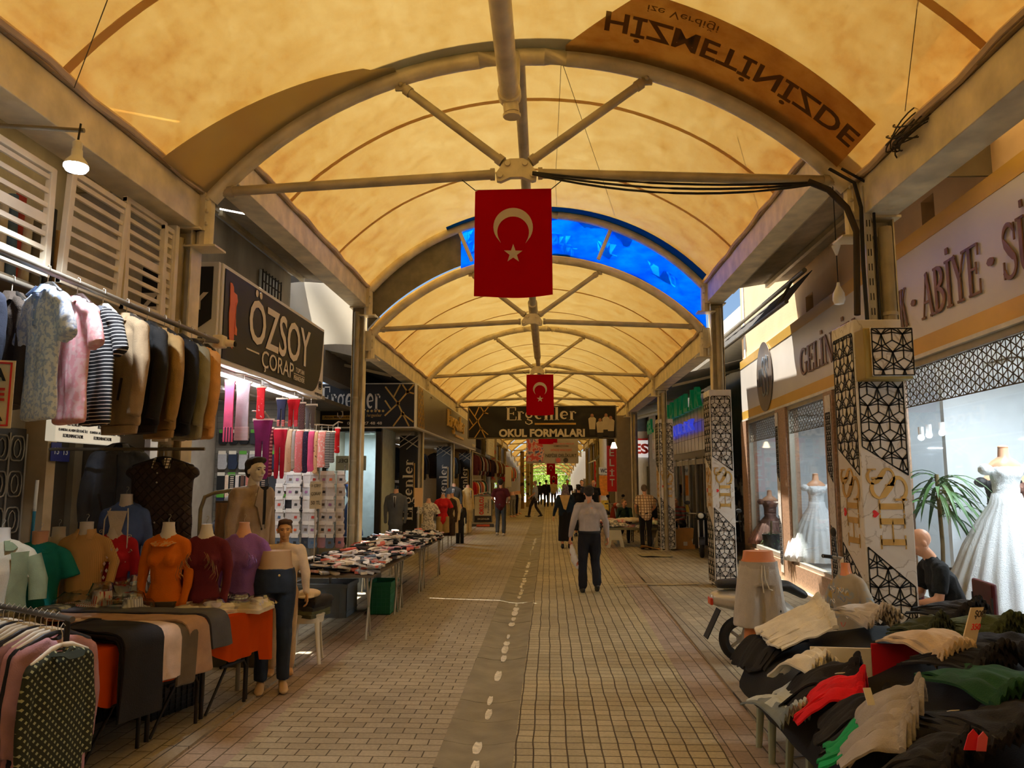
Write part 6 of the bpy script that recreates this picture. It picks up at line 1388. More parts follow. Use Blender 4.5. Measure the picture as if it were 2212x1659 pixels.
# darker packs on the slat wall
for r in range(4):
    for c in range(9):
        nm, col = rnd.choice((('black', '#161618'), ('dark grey', '#2f3134'), ('black', '#1a1a1a'), ('white', '#cfccc6'), ('navy', '#1e2436')) if r != 1 else (('white', '#dedbd6'), ('grey', '#9c9a97'), ('navy', '#222b3d')))
        sock_pack('sock_pack', '%s sock pack, %s card, %s row of slatted wall, %s from left' % (nm, 'green' if (r+c) % 3 == 0 else 'cream', rown[r], ordn[c]), -5.2+.17*c, 11.93, 2.55-.34*r, .14, .26 if r else .2, M(col, .9, 0, .1, 30.), 'packs on the slatted wall', card='#4f8f2f' if (r+c) % 3 == 0 else '#d8cfba')
# children's socks hanging in strips
t = thing('sock_tree', 'narrow wire display of hanging children socks behind the child dummy', 'rack', (-4.1, 10.2, 0)); m = MB()
for r in range(3): m.tube((-.28, 0, 1.86-.42*r), (.28, 0, 1.86-.42*r), .006, n=5)
m.tube((0, 0, 0), (0, 0, 1.95), .014); m.build('wire_frame', metal('#6f6a60', .4), t)
kid = [('cream', '#cdb79a'), ('black', '#1c1a1a'), ('salmon', '#b3705f'), ('brown', '#5d4436'), ('pale grey', '#bdb6ab'), ('black and cream', None)]
for r in range(3):
    for c in range(8):
        nm, col = kid[(c*5+r*3) % 6]; mt = M(col, .9, 0, .1, 30.) if col else pattern('#1c1a1a', '#cdbda5', 'stripe', 40., .4)
        t = thing('hanging_sock', '%s child sock on narrow wire display, %s tier, %s from left' % (nm, rown[r], ordn[c]), 'sock', (-4.36+.072*c, 10.18, 1.85-.42*r), .2, 'socks on the narrow display')
        MB().prism([(-.022, 0), (-.022, -.2), (-.03, -.25), (.0, -.34), (.03, -.36), (.035, -.32), (.022, -.24), (.022, 0)][::-1], d=.014).build('sock', mt, t, bevel=.004)
# tights and leggings on clip hangers
HK = {False: [], True: []}
def tights(label, px, pyt, pyb, Y, mat, wpx, kind='legs', foot=None, hang='#e0d4bc', top=None, name='hanging_tights', grp='tights on clip hangers at the sock shop', rz=0.):
    a = at(px, pyt, Y); b = at(px, pyb, Y); h = a.z-b.z; HK[pyt > 900].append(a+Vector((.005, 0, .105))); w_ = wpx*Y/FPX; t = thing(name, label, 'tights', a, rz, grp)
    if kind == 'legs': P_ = [(-w_*.5, 0), (-w_*.46, -h*.1), (-w_*.36, -h*.34), (-w_*.34, -h*.93), (-w_*.28, -h), (-w_*.1, -h), (-w_*.05, -h*.9), (-.006, -h*.36), (.006, -h*.36), (w_*.05, -h*.9), (w_*.1, -h), (w_*.28, -h), (w_*.34, -h*.93), (w_*.36, -h*.34), (w_*.46, -h*.1), (w_*.5, 0)]
    else: P_ = [(-w_*.5, 0), (-w_*.42, -h*.2), (-w_*.45, -h*.85), (-w_*.5, -h*.95), (-w_*.3, -h), (w_*.3, -h), (w_*.5, -h*.95), (w_*.42, -h*.8), (w_*.42, -h*.2), (w_*.5, 0)]
    MB().prism(P_[::-1], (0, -.01, 0), d=.022).build('fabric', mat, t, bevel=.005)
    if foot:
        q = [p for p in P_ if p[1] <= -h*.9]; 
        for s_ in ((-1, 1) if kind == 'legs' else (0,)): MB().bb((s_*w_*.22-w_*(.13 if s_ else .46), -.038, -h*1.0), (s_*w_*.22+w_*(.13 if s_ else .46), -.009, -h*.76)).build('foot_part', foot, t, bevel=.005)
    m = MB(); m.bb((-w_*.55, -.016, -.012), (w_*.55, .004, .022)); m.build('clip_bar', plastic(hang), t); m = MB(); m.path([(0, 0, .02), (0, 0, .1), (.012, 0, .115), (.02, 0, .1)], .003, 5); m.build('hanger_hook', metal('#c4beb0', .3), t); return t
ST = pattern
tights('black glitter tights hanging left of the pink ones', 441, 818, 946, 8.7, ST('#201e20', '#6a655f', 'noise', 90., .56), 24, 'tube')
tights('bright pink knee sock with rainbow foot', 499, 824, 955, 8.8, cloth('#e0557a'), 24, 'tube', ST('#e0557a', '#241a2c', 'stripe', 30., .4, axis=0))
tights('light grey tights with a striped foot and a face motif', 528, 828, 952, 9.0, cloth('#9b9296'), 34, 'tube', ST('#c7b8b6', '#6b5550', 'stripe', 60., .4), top=None)
tights('red tights with white dots hanging near the purple leggings', 566, 838, 906, 9.2, ST('#c21b22', '#e8dcd6', 'noise', 30., .66), 20, 'tube')
tights('navy leggings with pink striped feet', 610, 863, 921, 9.6, cloth('#20223a'), 24, 'legs', ST('#d4766b', '#20223a', 'stripe', 45., .3))
tights('bright red leggings with pink feet', 636, 863, 922, 9.7, cloth('#c3101f'), 30, 'legs', cloth('#c64a55'))
tights('dark leggings with a leaf pattern between red and grey ones', 654, 872, 928, 9.9, ST('#2b1c24', '#b08a7c', 'diamond', 45., .4), 15, 'tube')
tights('grey ribbed leggings at the right end of the upper row', 672, 876, 925, 10.0, cloth('#6f6f74'), 27, 'legs')
tights('purple leggings, widest of the lower row', 570, 908, 1035, 9.3, cloth('#73174f'), 44, 'legs')
tights('dark red and burgundy striped tights', 585, 926, 1030, 9.7, ST('#5e1220', '#a05a55', 'stripe', 22., .4), 15, 'tube')
tights('crimson leggings beside the striped tights', 607, 928, 1034, 9.9, cloth('#a50f28'), 32, 'legs')
tights('cream dotted tights hanging in the lower row', 625, 930, 1020, 10.2, ST('#d2b48e', '#7a5a44', 'noise', 60., .66), 16, 'tube')
tights('grey tights with fine stripes below the knee', 634, 931, 1014, 10.35, cloth('#a8a0a0'), 12, 'tube', ST('#cfc6c0', '#5a5450', 'stripe', 50., .4))
tights('salmon pink tights in the lower row', 647, 931, 1021, 10.5, ST('#cc6b6b', '#dda09a', 'noise', 50., .6), 20, 'tube')
tights('navy tights with small print', 661, 932, 1022, 10.65, ST('#1e1a33', '#5f4a66', 'noise', 70., .64), 13, 'tube')
tights('hot pink tights with a curled tail motif', 671, 932, 1019, 10.8, cloth('#d34d72'), 21, 'tube')
tights('cream tights printed with dark letters', 683, 933, 1023, 10.95, ST('#cda878', '#4a3a2a', 'noise', 30., .62), 11, 'tube')
tights('rose tights with white pattern', 695, 933, 1010, 11.1, ST('#c4786c', '#dcbcae', 'noise', 30., .56), 21, 'tube')
tights('black and white striped tights in the lower row', 709, 934, 1012, 11.25, ST('#1f1d1f', '#b9b2a8', 'stripe', 40., .4), 12, 'tube')
tights('grey tights with thin stripes at the right', 719, 934, 1000, 11.35, ST('#3a3838', '#a19a92', 'stripe', 40., .4), 12, 'tube')
tights('red stocking with a white paw print, last one at the column', 730, 926, 979, 11.45, ST('#bf1519', '#ecdcd6', 'noise', 22., .68), 12, 'tube')
for q in (False, True):
    L_ = sorted(HK[q], key=lambda p: p.y); L_ = [L_[0]-Vector((.1, .15, 0))]+L_+[L_[-1]+Vector((.02, .15, 0))]; tag(MB().path(L_, .01, 8).build('hanging_rail', metal('#a8a294', .4), None, smooth=True), ['upper', 'lower'][q]+' steel rail with tights at the sock shop', 'rail')

# long folding sock tables
for i, (ya, yb) in enumerate(((8.62, 10.5), (10.55, 12.4), (12.45, 14.5))):
    t = thing('folding_table', ['nearest', 'middle', 'farthest'][i]+' folding table under the heap of socks', 'table', (-2.5, ya, 0), group='sock tables')
    MB().bb((-.52, 0, .70), (.52, yb-ya, .725)).build('table_top', M('#5d5140', .7), t)
    for y in (.15, yb-ya-.15):
        for s_ in (-1, 1):
            m = MB(); m.tube((s_*.45, y-.1, .70), (s_*.45, y+.12, .02), .013); m.build('leg', metal('#8d8470', .4), t, smooth=True); m = MB(); m.tube((s_*.45, y+.12, .70), (s_*.45, y-.1, .02), .013); m.build('leg', metal('#8d8470', .4), t, smooth=True)
def hsock(x, y): 
    e = min(1, min(x+3.0, -1.98-x)*7, (y-8.6)*6, (14.55-y)*6); return .74+.075*max(0, e)**.5+.03*noise.noise(Vector((x*3, y*3, 0)))
SOCKM = [('white', '#ddd6cc', 8), ('black', '#171718', 9), ('grey', '#8e8c8a', 2), ('cream', '#cdbfa5', 3), ('pale pink', '#cf9f98', 1), ('coral', '#c86a55', 1), ('dark brown', '#3a2a22', 1), ('blue grey', '#596472', 1)]
pool = [m_ for m_ in SOCKM for _ in range(m_[2])]; smesh = []
for k in range(5):
    m = MB(); a = .085+.012*k; m.prism([(-.04, -a), (.035, -a), (.045, -.02), (.055, a*.4), (.11, a*.62), (.115, a*.9), (.07, a), (0, a*.96), (-.035, a*.6), (-.045, 0)], (0, 0, 0), (1, 0, 0), (0, 1, 0), .028); o = m.build('sock_pair', M('#ddd6cc', .9), None, bevel=.008); smesh.append(o.data); bpy.data.objects.remove(o)
mcache = {}
def sock_mesh(k, col):
    if (k, col) not in mcache: me = smesh[k].copy(); me.materials.clear(); me.materials.append(M(col, .92, 0, .1, 40.)); mcache[(k, col)] = me
    return mcache[(k, col)]
rnd = random.Random(11)
for i in range(300):
    y = 8.66+5.7*(rnd.random()**1.35); x = rnd.uniform(-2.95, -2.03) if rnd.random() < .72 else rnd.uniform(-2.15, -2.0); nm, col, _ = rnd.choice(pool)
    if 10.1 < y < 11.6 and rnd.random() < .3: nm, col = rnd.choice((('pale pink', '#cf9f98'), ('coral', '#c86a55'), ('rose', '#b06a72')))
    o = bpy.data.objects.new('sock_pair', sock_mesh(rnd.randrange(5), col)); link(o); o.scale = (.8,)*3; o.location = (x, y, hsock(x, y)+rnd.uniform(.0, .03)); o.rotation_euler = (rnd.uniform(-.25, .25), rnd.uniform(-.25, .25), rnd.uniform(0, 6.28)); tag(o, nm+' pair of socks lying in the heap on the long sock tables', 'socks', '%s socks in the heap' % nm)
m = MB()
mats = [M(c, .92, 0, .1, 40.) for _, c, _ in SOCKM]
for i in range(520):
    y = 8.64+5.85*rnd.random(); x = rnd.uniform(-2.97, -2.01); a = rnd.uniform(0, 6.28); m.m = rnd.choice((0, 0, 0, 1, 1, 2, 3, 4, 5)); m.box((x, y, rnd.uniform(.745, hsock(x, y)-.005)), (.075, .19, .03), rot=Matrix.Rotation(a, 3, 'Z')@Matrix.Rotation(rnd.uniform(-.2, .2), 3, 'X'))
o = m.build('loose_socks', mats, None, bevel=.008); tag(o, 'dense lower layers of mixed white and black socks under the loose pairs', 'socks', kind='stuff')
for i, (x, y, s, h) in enumerate(((-2.75, 8.95, '3 ÇİFT', 1.12), (-2.2, 12.9, '5 ÇİFT', 1.0))):
    t = thing('price_card_stand', ['nearest', 'farther'][i]+' price card on a thin metal stand over the sock table', 'price card', (x, y, .75), .3, 'price cards over the socks'); MB().tube((0, 0, 0), (0, 0, h-.4), .006).build('stem', metal('#b0a898', .3), t); MB().bb((-.07, -.004, h-.42), (.07, .004, h-.1)).build('card', M('#cfc8b8' if not i else '#b98f55', .6, 0, .04), t)
    if not i:
        for q, w_ in (('3 ÇİFT', h-.17), ('ÇORAP', h-.27), ('50 TL', h-.37)): text(q, (-.055, -.007, w_), (1, 0, 0), V3, .11, .045, M('#5a564e', .6, 0, 0), t)
crate('storage_bin', 'big grey plastic storage bin under the near end of the sock table', -3.0, 9.95+.35, .74, .55, .44, plastic('#6b6f70', .5), 0, slots=False, fill=cloth('#171717'))
crate('plastic_crate', 'green slatted crate under the sock table, right of the grey bin', -2.28, 10.6, .3, .5, .42, plastic('#14603c', .5), 0)
crate('storage_bin', 'second grey plastic bin farther under the sock tables', -3.1, 12.6, .6, .5, .36, plastic('#565b5c', .5), 0, slots=False)
person('man with grey hair bending over inside the sock shop, behind the trouser rack', -4.25, 9.4, R(-60), H=1.66, shirt='#2b2a2e', trousers='#1c1c20', hairc='#6c6862', lean=.45, detail=False, face=True, sleeve='short', vox=.02)

# =====================================================================
#  SCHOOL-CLOTHES SHOP beyond the second column
# =====================================================================
BRN = M('#16110c', .5, 0, .1); GOLDL = M('#b08a45', .4, .35, .2, 3.)
def web(m, o, u, v, w_, h, th=.03, d=.006):
    pts = [((.0, .95), (.45, .55)), ((.45, .55), (.0, .25)), ((.45, .55), (.62, .3)), ((.62, .3), (1., .1)), ((.62, .3), (.3, .0)), ((.45, .55), (.78, .82)), ((.78, .82), (.6, 1.)), ((.78, .82), (1., .78)), ((.78, .82), (1., 1.)), ((0., .62), (.2, .42)), ((.62, .3), (.85, .0)), ((.3, .7), (.52, 1.))]
    for a, b in pts:
        a = (a[0]*w_, a[1]*h); b = (b[0]*w_, b[1]*h); l = math.hypot(b[0]-a[0], b[1]-a[1]); nx, ny = -(b[1]-a[1])/l*th/2, (b[0]-a[0])/l*th/2
        m.prism([(a[0]-nx, a[1]-ny), (b[0]-nx, b[1]-ny), (b[0]+nx, b[1]+ny), (a[0]+nx, a[1]+ny)], o, u, v, d)
    for (x, y) in ((.45, .55), (.62, .3), (.78, .82)): m.prism([(x*w_+th*1.3*math.cos(a), y*h+th*1.3*math.sin(a)) for a in [k*math.pi/5 for k in range(10)]], o, u, v, d)
t = thing('uniform_shop_side_sign', 'dark sign board facing the viewer with huge letters and gold web pattern', 'sign', (-3.1, 17.6, 2.98))
MB().bb((-2.3, -.04, 0), (0, .06, 1.06)).build('frame', WHT, t, bevel=.01); MB().bb((-2.27, -.05, .03), (-.03, -.03, 1.03)).build('panel', BRN, t); m = MB(); web(m, (-.72, -.055, .04), (1, 0, 0), V3, .68, .98, .035); m.build('gold_web', GOLDL, t)
sertext('Ergenler', (-2.24, -.055, .42), (1, 0, 0), V3, 1.42, .56, LETW, t, 'lettering'); MB().bb((-2.2, -.058, .2), (-1.3, -.05, .3)).build('gold_strip', GOLDL, t); text('Abiye Mannesdik Okul', (-2.15, -.062, .22), (1, 0, 0), V3, .8, .06, BRN, t)
text('/ergenler', (-1.15, -.058, .24), (1, 0, 0), V3, .36, .1, GOLDL, t, bold=.0); text('0 546 627 48 48', (-1.6, -.058, .08), (1, 0, 0), V3, .82, .07, LETW, t)
for i in range(5): MB().prism([(.03*math.cos(a), .03*math.sin(a)) for a in [k*math.pi/6 for k in range(12)]], (-1.12+.09*i, -.055, .4), d=.004).build('round_mark', GOLDL, t)
t = thing('uniform_shop_long_sign', 'long taupe sign board running along the street with raised gold name letters', 'sign', (-3.08, 17.62, 2.98)); Ls = 14.5
MB().bb((-.1, 0, 0), (0, Ls, 1.06)).build('frame', WHT, t, bevel=.01); MB().bb((-.02, .05, .04), (.012, Ls-.05, 1.02)).build('panel', M('#5e564a', .35, .3, .1, 1.), t); m = MB(); 
lattice(m, [(0.05, .05), (1.0, .05), (.7, 1.0), (.05, 1.0)], .22, (.014, .05, 0), U, V3, .025, .004, tri=False); m.build('gold_web', GOLDL, t)
ya = atx(964, 900, -3.06).y-17.62; yb = atx(1001, 920, -3.06).y-17.62
sertext('Ergenler', (.03, ya, .42), U, V3, yb-ya, .5, M('#cfa85c', .4, .3, 0), t, 'raised_letters', d=.05); MB().bb((.012, yb-2.4, .2), (.04, yb, .28)).build('gold_strip', GOLDL, t); text('0 546 627 48 48', (.014, Ls-1.6, .12), U, V3, 1.2, .12, LETW, t)
for k, (y) in enumerate((19.5, 26.0, 32.5)):
    t = thing('name_pillar', ['nearest', 'second', 'third'][k]+' black column cladding with a tall vertical shop name on the left', 'column cladding', (-3.32, y, 0), group='black name pillars'); w_ = .46
    MB().bb((-.48, -.2, 0), (-.02, .1, 2.9)).build('panel', M('#15110e', .4), t); sertext('Ergenler', (-.12, -.206, .75), V3, (-1, 0, 0), 1.55, .26, LETW, t); MB().bb((-.10, -.21, 1.3), (-.075, -.2, 2.2)).build('gold_strip', GOLDL, t)
    m = MB(); m.bb((.0, -.2, 0), (.05, -.15, 2.95)); m.build('steel_post', metal('#a59c8a', .4), t); m = MB()
    for (a, b) in (((-.48, 2.6), (0, 2.9)), ((-.48, 2.9), (0, 2.6)), ((-.3, 2.55), (0, 2.8)), ((-.48, 2.72), (-.2, 2.95))): m.tube((a[0], -.22, a[1]), (b[0], -.22, b[1]), .012, n=6)
    m.build('crossed_bars', metal('#b5ad9b', .4), t)
    text('okul', (-.4, -.206, .3), (1, 0, 0), V3, .3, .08, GOLDL, t) if 0 else text('0 532 372 29 44', (-.46, -.206, .3), (1, 0, 0), V3, .4, .06, M('#8a7d60', .5, 0, 0), t, bold=.0)
# display window facing the viewer
struct(box('window_5', (-5.2, 17.66, .45), (-4.0, 17.68, 2.95), glass()))
for a, b in (((-5.28, 17.6, .3), (-5.18, 17.74, 3.0)), ((-4.03, 17.6, 0), (-3.9, 17.74, 3.0)), ((-5.28, 17.6, .3), (-3.9, 17.74, .46)), ((-5.28, 17.6, 2.9), (-3.9, 17.74, 3.0))): struct(box('trim_30', a, b, M('#26241f', .4)))
struct(box('wall_left_window_base', (-5.3, 17.6, 0), (-3.95, 17.9, .3), M('#8b8474', .8))); struct(box('wall_left_window_back', (-5.3, 19.6, 0), (-4.0, 19.7, 3.0), M('#c9cfcf', .8))); struct(box('wall_left_window_side', (-4.02, 17.74, 0), (-3.97, 19.6, 3.0), M('#a8b0a6', .8)))
spot(-4.6, 18.6, 2.9, 22, .5, (.75, .9, 1), label='square ceiling lamp in the school clothes shop window', grp='shop ceiling lamps on the left')
gown(-4.75, 18.3, .45, 'blue evening gown in the shop window beyond the second left column', M('#3f5fa8', .5, .1, .15, 30.), 1.45, .28, grp='gowns in the left shop window')
t = thing('window_poster', 'white poster with mirrored name letters inside the left shop window', 'poster', (-5.0, 17.74, 2.0)); MB().bb((0, 0, 0), (.72, .01, .34)).build('sheet', M('#e4dfd2', .6, 0, 0), t); text('EFİSE DEL', (.05, -.005, .18), (1, 0, 0), V3, .6, .12, M('#2d2a26', .6, 0, 0), t, mirror=True)
# suit dummies outside
def suit(label, x, y, col, tr, rz=0., s=1., skin=MANQ_T, grp='suit dummies outside the school clothes shop', h0=.85):
    t = bust('suit_dummy', label, x, y, h0*s, rz, cloth(col), fem=False, s=s, neck=skin, neckr=.05, group=grp)
    m = MB()
    for k in (-1, 1): m.loft([(k*.07*s, 0, .0), (k*.085*s, 0, -.4*s), (k*.09*s, 0, -.78*s)], [.09*s, .075*s, .07*s], cap='flat')
    m.blob('trousers', cloth(tr), t, vox=.016, sm=2)
    MB().prism([(-.035*s, .57*s), (.035*s, .57*s), (.0, .3*s)], (0, -.145*s, 0), d=.01).build('shirt_front', cloth('#d9d4c8'), t); MB().prism([(-.012*s, .55*s), (.012*s, .55*s), (.012*s, .34*s), (0, .3*s), (-.012*s, .34*s)], (0, -.152*s, 0), d=.008).build('tie', cloth('#1c1a1c'), t)
    MB().tube((0, 0, -h0*s), (0, 0, -.3*s), .015).build('stand', metal('#8f8878', .4), t); MB().bb((-.13, -.13, -h0*s), (.13, .13, -h0*s+.015)).build('base', metal('#8f8878', .4), t); return t
suit('grey suit jacket dummy beside the black pillar at the shop window', at(855, 1100, 17.2).x, 17.2, '#55585c', '#4b4d50')
suit('charcoal suit dummy with a tie in front of the second black pillar', at(980, 1100, 24.5).x, 24.5, '#3a3a38', '#2f2f2e', s=1.05)
suit('cream suit dummy seen from the side', at(1010, 1100, 24.8).x, 24.8, '#c2ad7e', '#b9a577', rz=.9, s=1.02)
suit('small black suit dummy at the kerb on the left', at(994, 1100, 21.5).x, 21.5, '#19181a', '#19181a', rz=.4, s=.72, h0=.8)
def child_bust(label, px, pyt, Y, top, low, s, skirt=None, sl='short', legc=None):
    p = at(px, pyt, Y); z0 = p.z-.7*s; t = bust('child_dummy', label, p.x, Y, z0, .2, top, fem=True, s=s, neck=MANQ_T, sleeve=sl, group='child dummies on the left kerb'); m = MB()
    if low:
        for k in (-1, 1): m.loft([(k*.08*s, 0, .05), (k*.1*s, 0, -.42*s)], [.11*s, .1*s], cap='flat')
        m.blob('shorts', low, t, vox=.014, sm=2)
    MB().tube((0, 0, -z0), (0, 0, .0), .012).build('stand', metal('#8f8878', .4), t); MB().bb((-.12, -.1, -z0), (.12, .1, -z0+.012)).build('base', metal('#8f8878', .4), t)
child_bust('child dummy in a pale floral outfit left of the red one', 926, 1077, 17.0, pattern('#cdc3ae', '#8a8270', 'noise', 30., .52), pattern('#cdc3ae', '#8a8270', 'noise', 30., .52), .85)
child_bust('child dummy in a red polo shirt and khaki shorts', 957, 1068, 19.2, cloth('#b81a1e'), cloth('#9c8250'), .85)
child_bust('child dummy in a dark brown long coat behind the red one', 969, 1068, 20.0, cloth('#3c2d22'), cloth('#33261d'), .95, sl='long')
child_bust('child dummy in a cream hooded top', 976, 1066, 20.8, cloth('#d3c19a'), cloth('#bda983'), .95, sl='long')
# advertising board on the street
p = gr(1043, 1138); t = thing('pavement_sign', 'standing pavement sign with large red letters turned sideways', 'sign', (p.x, p.y, 0), .12)
MB().bb((-.42, -.18, 0), (.42, .18, .12)).build('base', plastic('#4b433a'), t, bevel=.02); MB().bb((-.36, -.03, .16), (.36, .03, 1.2)).build('frame', plastic('#5d5648'), t, bevel=.03); MB().bb((-.31, -.04, .42), (.31, -.028, 1.14)).build('poster', M('#d8cdae', .5, 0, 0), t); MB().bb((-.31, -.04, .2), (.31, -.028, .4)).build('lower_panel', M('#1f1a15', .5), t)
text('OKULCU', (.03, -.045, .46), V3, (-1, 0, 0), .66, .17, RED, t, bold=.035); text('Okul', (.14, -.045, .7), V3, (-1, 0, 0), .2, .07, M('#2b251d', .6), t); text('Kıyafetleri', (.25, -.045, .52), V3, (-1, 0, 0), .5, .09, M('#2b251d', .6), t); MB().bb((-.25, -.185, .02), (.25, -.18, .1)).build('orange_plate', M('#d4572f', .5), t)
text('ERGENLER', (-.2, -.045, .26), (1, 0, 0), V3, .45, .07, LETW, t)
spot(-4.2, 22.8, 2.95, 40, .4, label='square ceiling lamp in the school clothes shop, nearer one', grp='shop ceiling lamps on the left'); spot(-4.2, 29.3, 2.95, 40, .4, label='square ceiling lamp in the school clothes shop, farther one', grp='shop ceiling lamps on the left')
# hanging clothes down the left row
garment0 = hanging('sample', 100, cloth('#333'), 'jacket', .8, .24); kids = list(garment0.children)
def far_row(x, y0_, y1_, n, z, cols, where, rz=.1, sc_=1., label='jacket'):
    for i in range(n):
        nm, c = cols[i % len(cols)]; y = y0_+(y1_-y0_)*i/max(1, n-1)
        g = dup(garment0, (x+rnd.uniform(-.03, .03), y, z), rz+rnd.uniform(-.25, .25), label='%s %s hanging %s, %s of its row' % (nm, label, where, ordn[i] if i < 16 else 'last'), group='clothes hanging '+where, scale=sc_)
        for ch in g.children:
            if ch.name.startswith(('garment', 'collar', 'hem_band')): recolor(ch, cloth(c))
D1 = [('dark navy', '#1d2230'), ('charcoal', '#2b2b2d'), ('black', '#161616'), ('slate blue', '#38465c'), ('dark brown', '#33281f')]
D2 = [('maroon', '#4a1519'), ('rust brown', '#6a3a1c'), ('black', '#17151a'), ('grey', '#6b6862'), ('white grey', '#a29d92'), ('dark purple', '#2d1f33')]
D3 = [('red', '#a51c22'), ('orange', '#b8652d'), ('white', '#cfc8bb'), ('green', '#1f5a48'), ('black', '#1c1a1a'), ('pink', '#a87478'), ('brown', '#5a3d2c')]
far_row(-4.3, 20.5, 25.2, 12, 2.75, D1, 'inside the school clothes shop'); far_row(-4.6, 20.5, 25.2, 10, 1.75, D1, 'low inside the school clothes shop'); far_row(-4.0, 27, 31.8, 9, 2.8, D1[::-1], 'between the second and third black pillars')
far_row(-3.25, 33, 38.5, 14, 2.95, D2, 'past the black pillars'); far_row(-3.3, 32.9, 38.5, 14, 1.75, D3, 'on the middle rail past the black pillars', sc_=.75, label='shirt'); far_row(-3.0, 33, 38, 12, 1.15, D3[::-1], 'on the lowest rail past the black pillars', sc_=.75, label='shirt')
far_row(-3.1, 41, 50, 14, 2.9, D2[::-1], 'in the distance on the left'); far_row(-2.9, 52, 62, 12, 2.8, D3, 'farthest away on the left', sc_=1.2)
for i, (x, z, a, b) in enumerate(((-3.25, 2.97, 32.8, 38.7), (-3.3, 1.77, 32.8, 38.7), (-3.0, 1.17, 32.8, 38.3), (-3.1, 2.92, 40.8, 50.2), (-4.3, 2.77, 20.3, 25.4), (-4.6, 1.77, 20.3, 25.4), (-4.0, 2.82, 26.8, 32))): tag(MB().tube((x, a, z), (x, b, z), .018).build('long_rail', metal('#a8a091', .4), None), ['high rail past the black pillars', 'middle rail past the black pillars', 'lowest rail past the black pillars', 'rail in the distance on the left', 'high rail inside the school clothes shop', 'low rail inside the school clothes shop', 'rail between the second and third black pillars'][i], 'rail')
for ch in kids: bpy.data.objects.remove(ch)
bpy.data.objects.remove(garment0)
# distant signs on the left
t = thing('projecting_sign', 'white projecting sign with pale block letters past the long taupe sign', 'sign', (-2.85, 36, 2.95)); MB().bb((-.1, 0, 0), (0, 4.2, 1.05)).build('box', M('#b9b09a', .5), t); text('ÇELİK', (.01, .3, .3), U, V3, 3.4, .5, M('#e6e0d0', .5, 0, 0), t, bold=.03)
t = thing('vertical_sign', 'tall narrow grey sign with red vertical letters in the distance on the left', 'sign', (-2.8, 41.2, 1.6)); MB().bb((-.35, 0, 0), (0, .1, 2.4)).build('panel', M('#9a9184', .5), t)
for i, c in enumerate('KOÇAK'): text(c, (-.27, -.01, 1.95-.45*i), (1, 0, 0), V3, .2, .28, RED, t)
for i, (px, y, c) in enumerate(((1128, 47, '#7d6238'), (1140, 50, '#8f7a4c'), (1148, 54, '#7f6a4a'))):
    p = at(px, 1000, y); tag(MB().bb((p.x-.12, y, 0), (p.x+.12, y+.1, 3.5)).build('patterned_pillar', pattern(c, '#3a2a1c', 'noise', 3., .58), None), ['nearest', 'middle', 'farthest'][i]+' patterned brown pillar panel in the distance on the left', 'pillar')
t = thing('paper_notice', 'tall white notice on a post in the distance on the left', 'notice', (at(1098, 1000, 38).x, 38, 1.4)); MB().bb((-.16, -.02, 0), (.16, 0, 1.0)).build('sheet', M('#e6e0d2', .6, 0, 0), t); MB().tube((0, .02, -1.4), (0, .02, 0), .03).build('post', STEEL_D, t)
for i, (px, Y, c, s_) in enumerate(((1107, 36.5, '#6e6a60', .9), (1113, 38, '#1a1d30', 1.), (1119, 39.5, '#d6d2cc', 1.))): legs_dummy(['faded blue', 'navy', 'white'][i]+' trousers on dummy legs in the distance on the left', at(px, 1100, Y).x, Y, .6, 0, cloth(c), None, MANQ_T, 1.05, grp='dummy legs in the distance')
# =====================================================================
#  RIGHT FOREGROUND: shorts stall, scooters, seated man
# =====================================================================
def sm(x): x = max(0, min(1, x)); return x*x*(3-2*x)
def heap_z(x, y): return .47+.13*sm((x-1.28)/.25)+.17*sm((x-1.5)/.7)
def plastic_leg(label, x, y, h, rz=0., w_=.3, cat='stool', grp='stools under the shorts stall', col='#8a8d72'):
    t = thing('upturned_stool', label, cat, (x, y, 0), rz, grp); mt = plastic(col, .45)
    MB().bb((-w_/2, -w_/2, h-.04), (w_/2, w_/2, h)).build('seat', mt, t, bevel=.01)
    for a in (-1, 1):
        for b in (-1, 1): m = MB(); m.loft([(a*w_*.42, b*w_*.42, h-.03), (a*w_*.5, b*w_*.5, .0)], [.03, .022], [.022, .016], n=8, cap='flat'); m.build('leg', mt, t, smooth=True, angle=40)
    for b in (-1, 1): MB().prism([(-w_*.4, h-.04), (-w_*.36, h-.16), (-w_*.2, h-.09), (w_*.2, h-.09), (w_*.36, h-.16), (w_*.4, h-.04)][::-1], (0, b*w_*.44, 0), d=.01).build('arch_brace', mt, t)
    return t
for i, (x, y) in enumerate(((1.56, 5.32), (1.58, 4.72), (1.6, 4.0), (1.62, 3.4), (2.6, 5.3))): plastic_leg(['farthest', 'second farthest', 'middle', 'nearest', 'rear right'][i]+' pale green plastic stool holding up the shorts stall', x, y, .42, .1*i)
t = thing('stall_board', 'low board table under the heap of shorts', 'table', (0, 0, 0)); MB().bb((1.42, 2.6, .42), (3.5, 5.75, .46)).build('table_top', M('#5a4c3a', .8), t)
BK = cloth('#121110'); m = MB()
m.sheet(lambda u, v: (lambda x, y: (x, y, heap_z(x, y)-.03+.03*noise.noise(Vector((x*4, y*4, 3)))-.2*max(0, .04-u)/.04*.6))(1.36+2.1*u, 2.55+3.2*v), 40, 50, .04, off=(0, 0, 1)); tag(m.build('dark_stall_cloth', BK, None, smooth=True), 'black cloth and garments covering the shorts stall under the stacks', 'cloth')
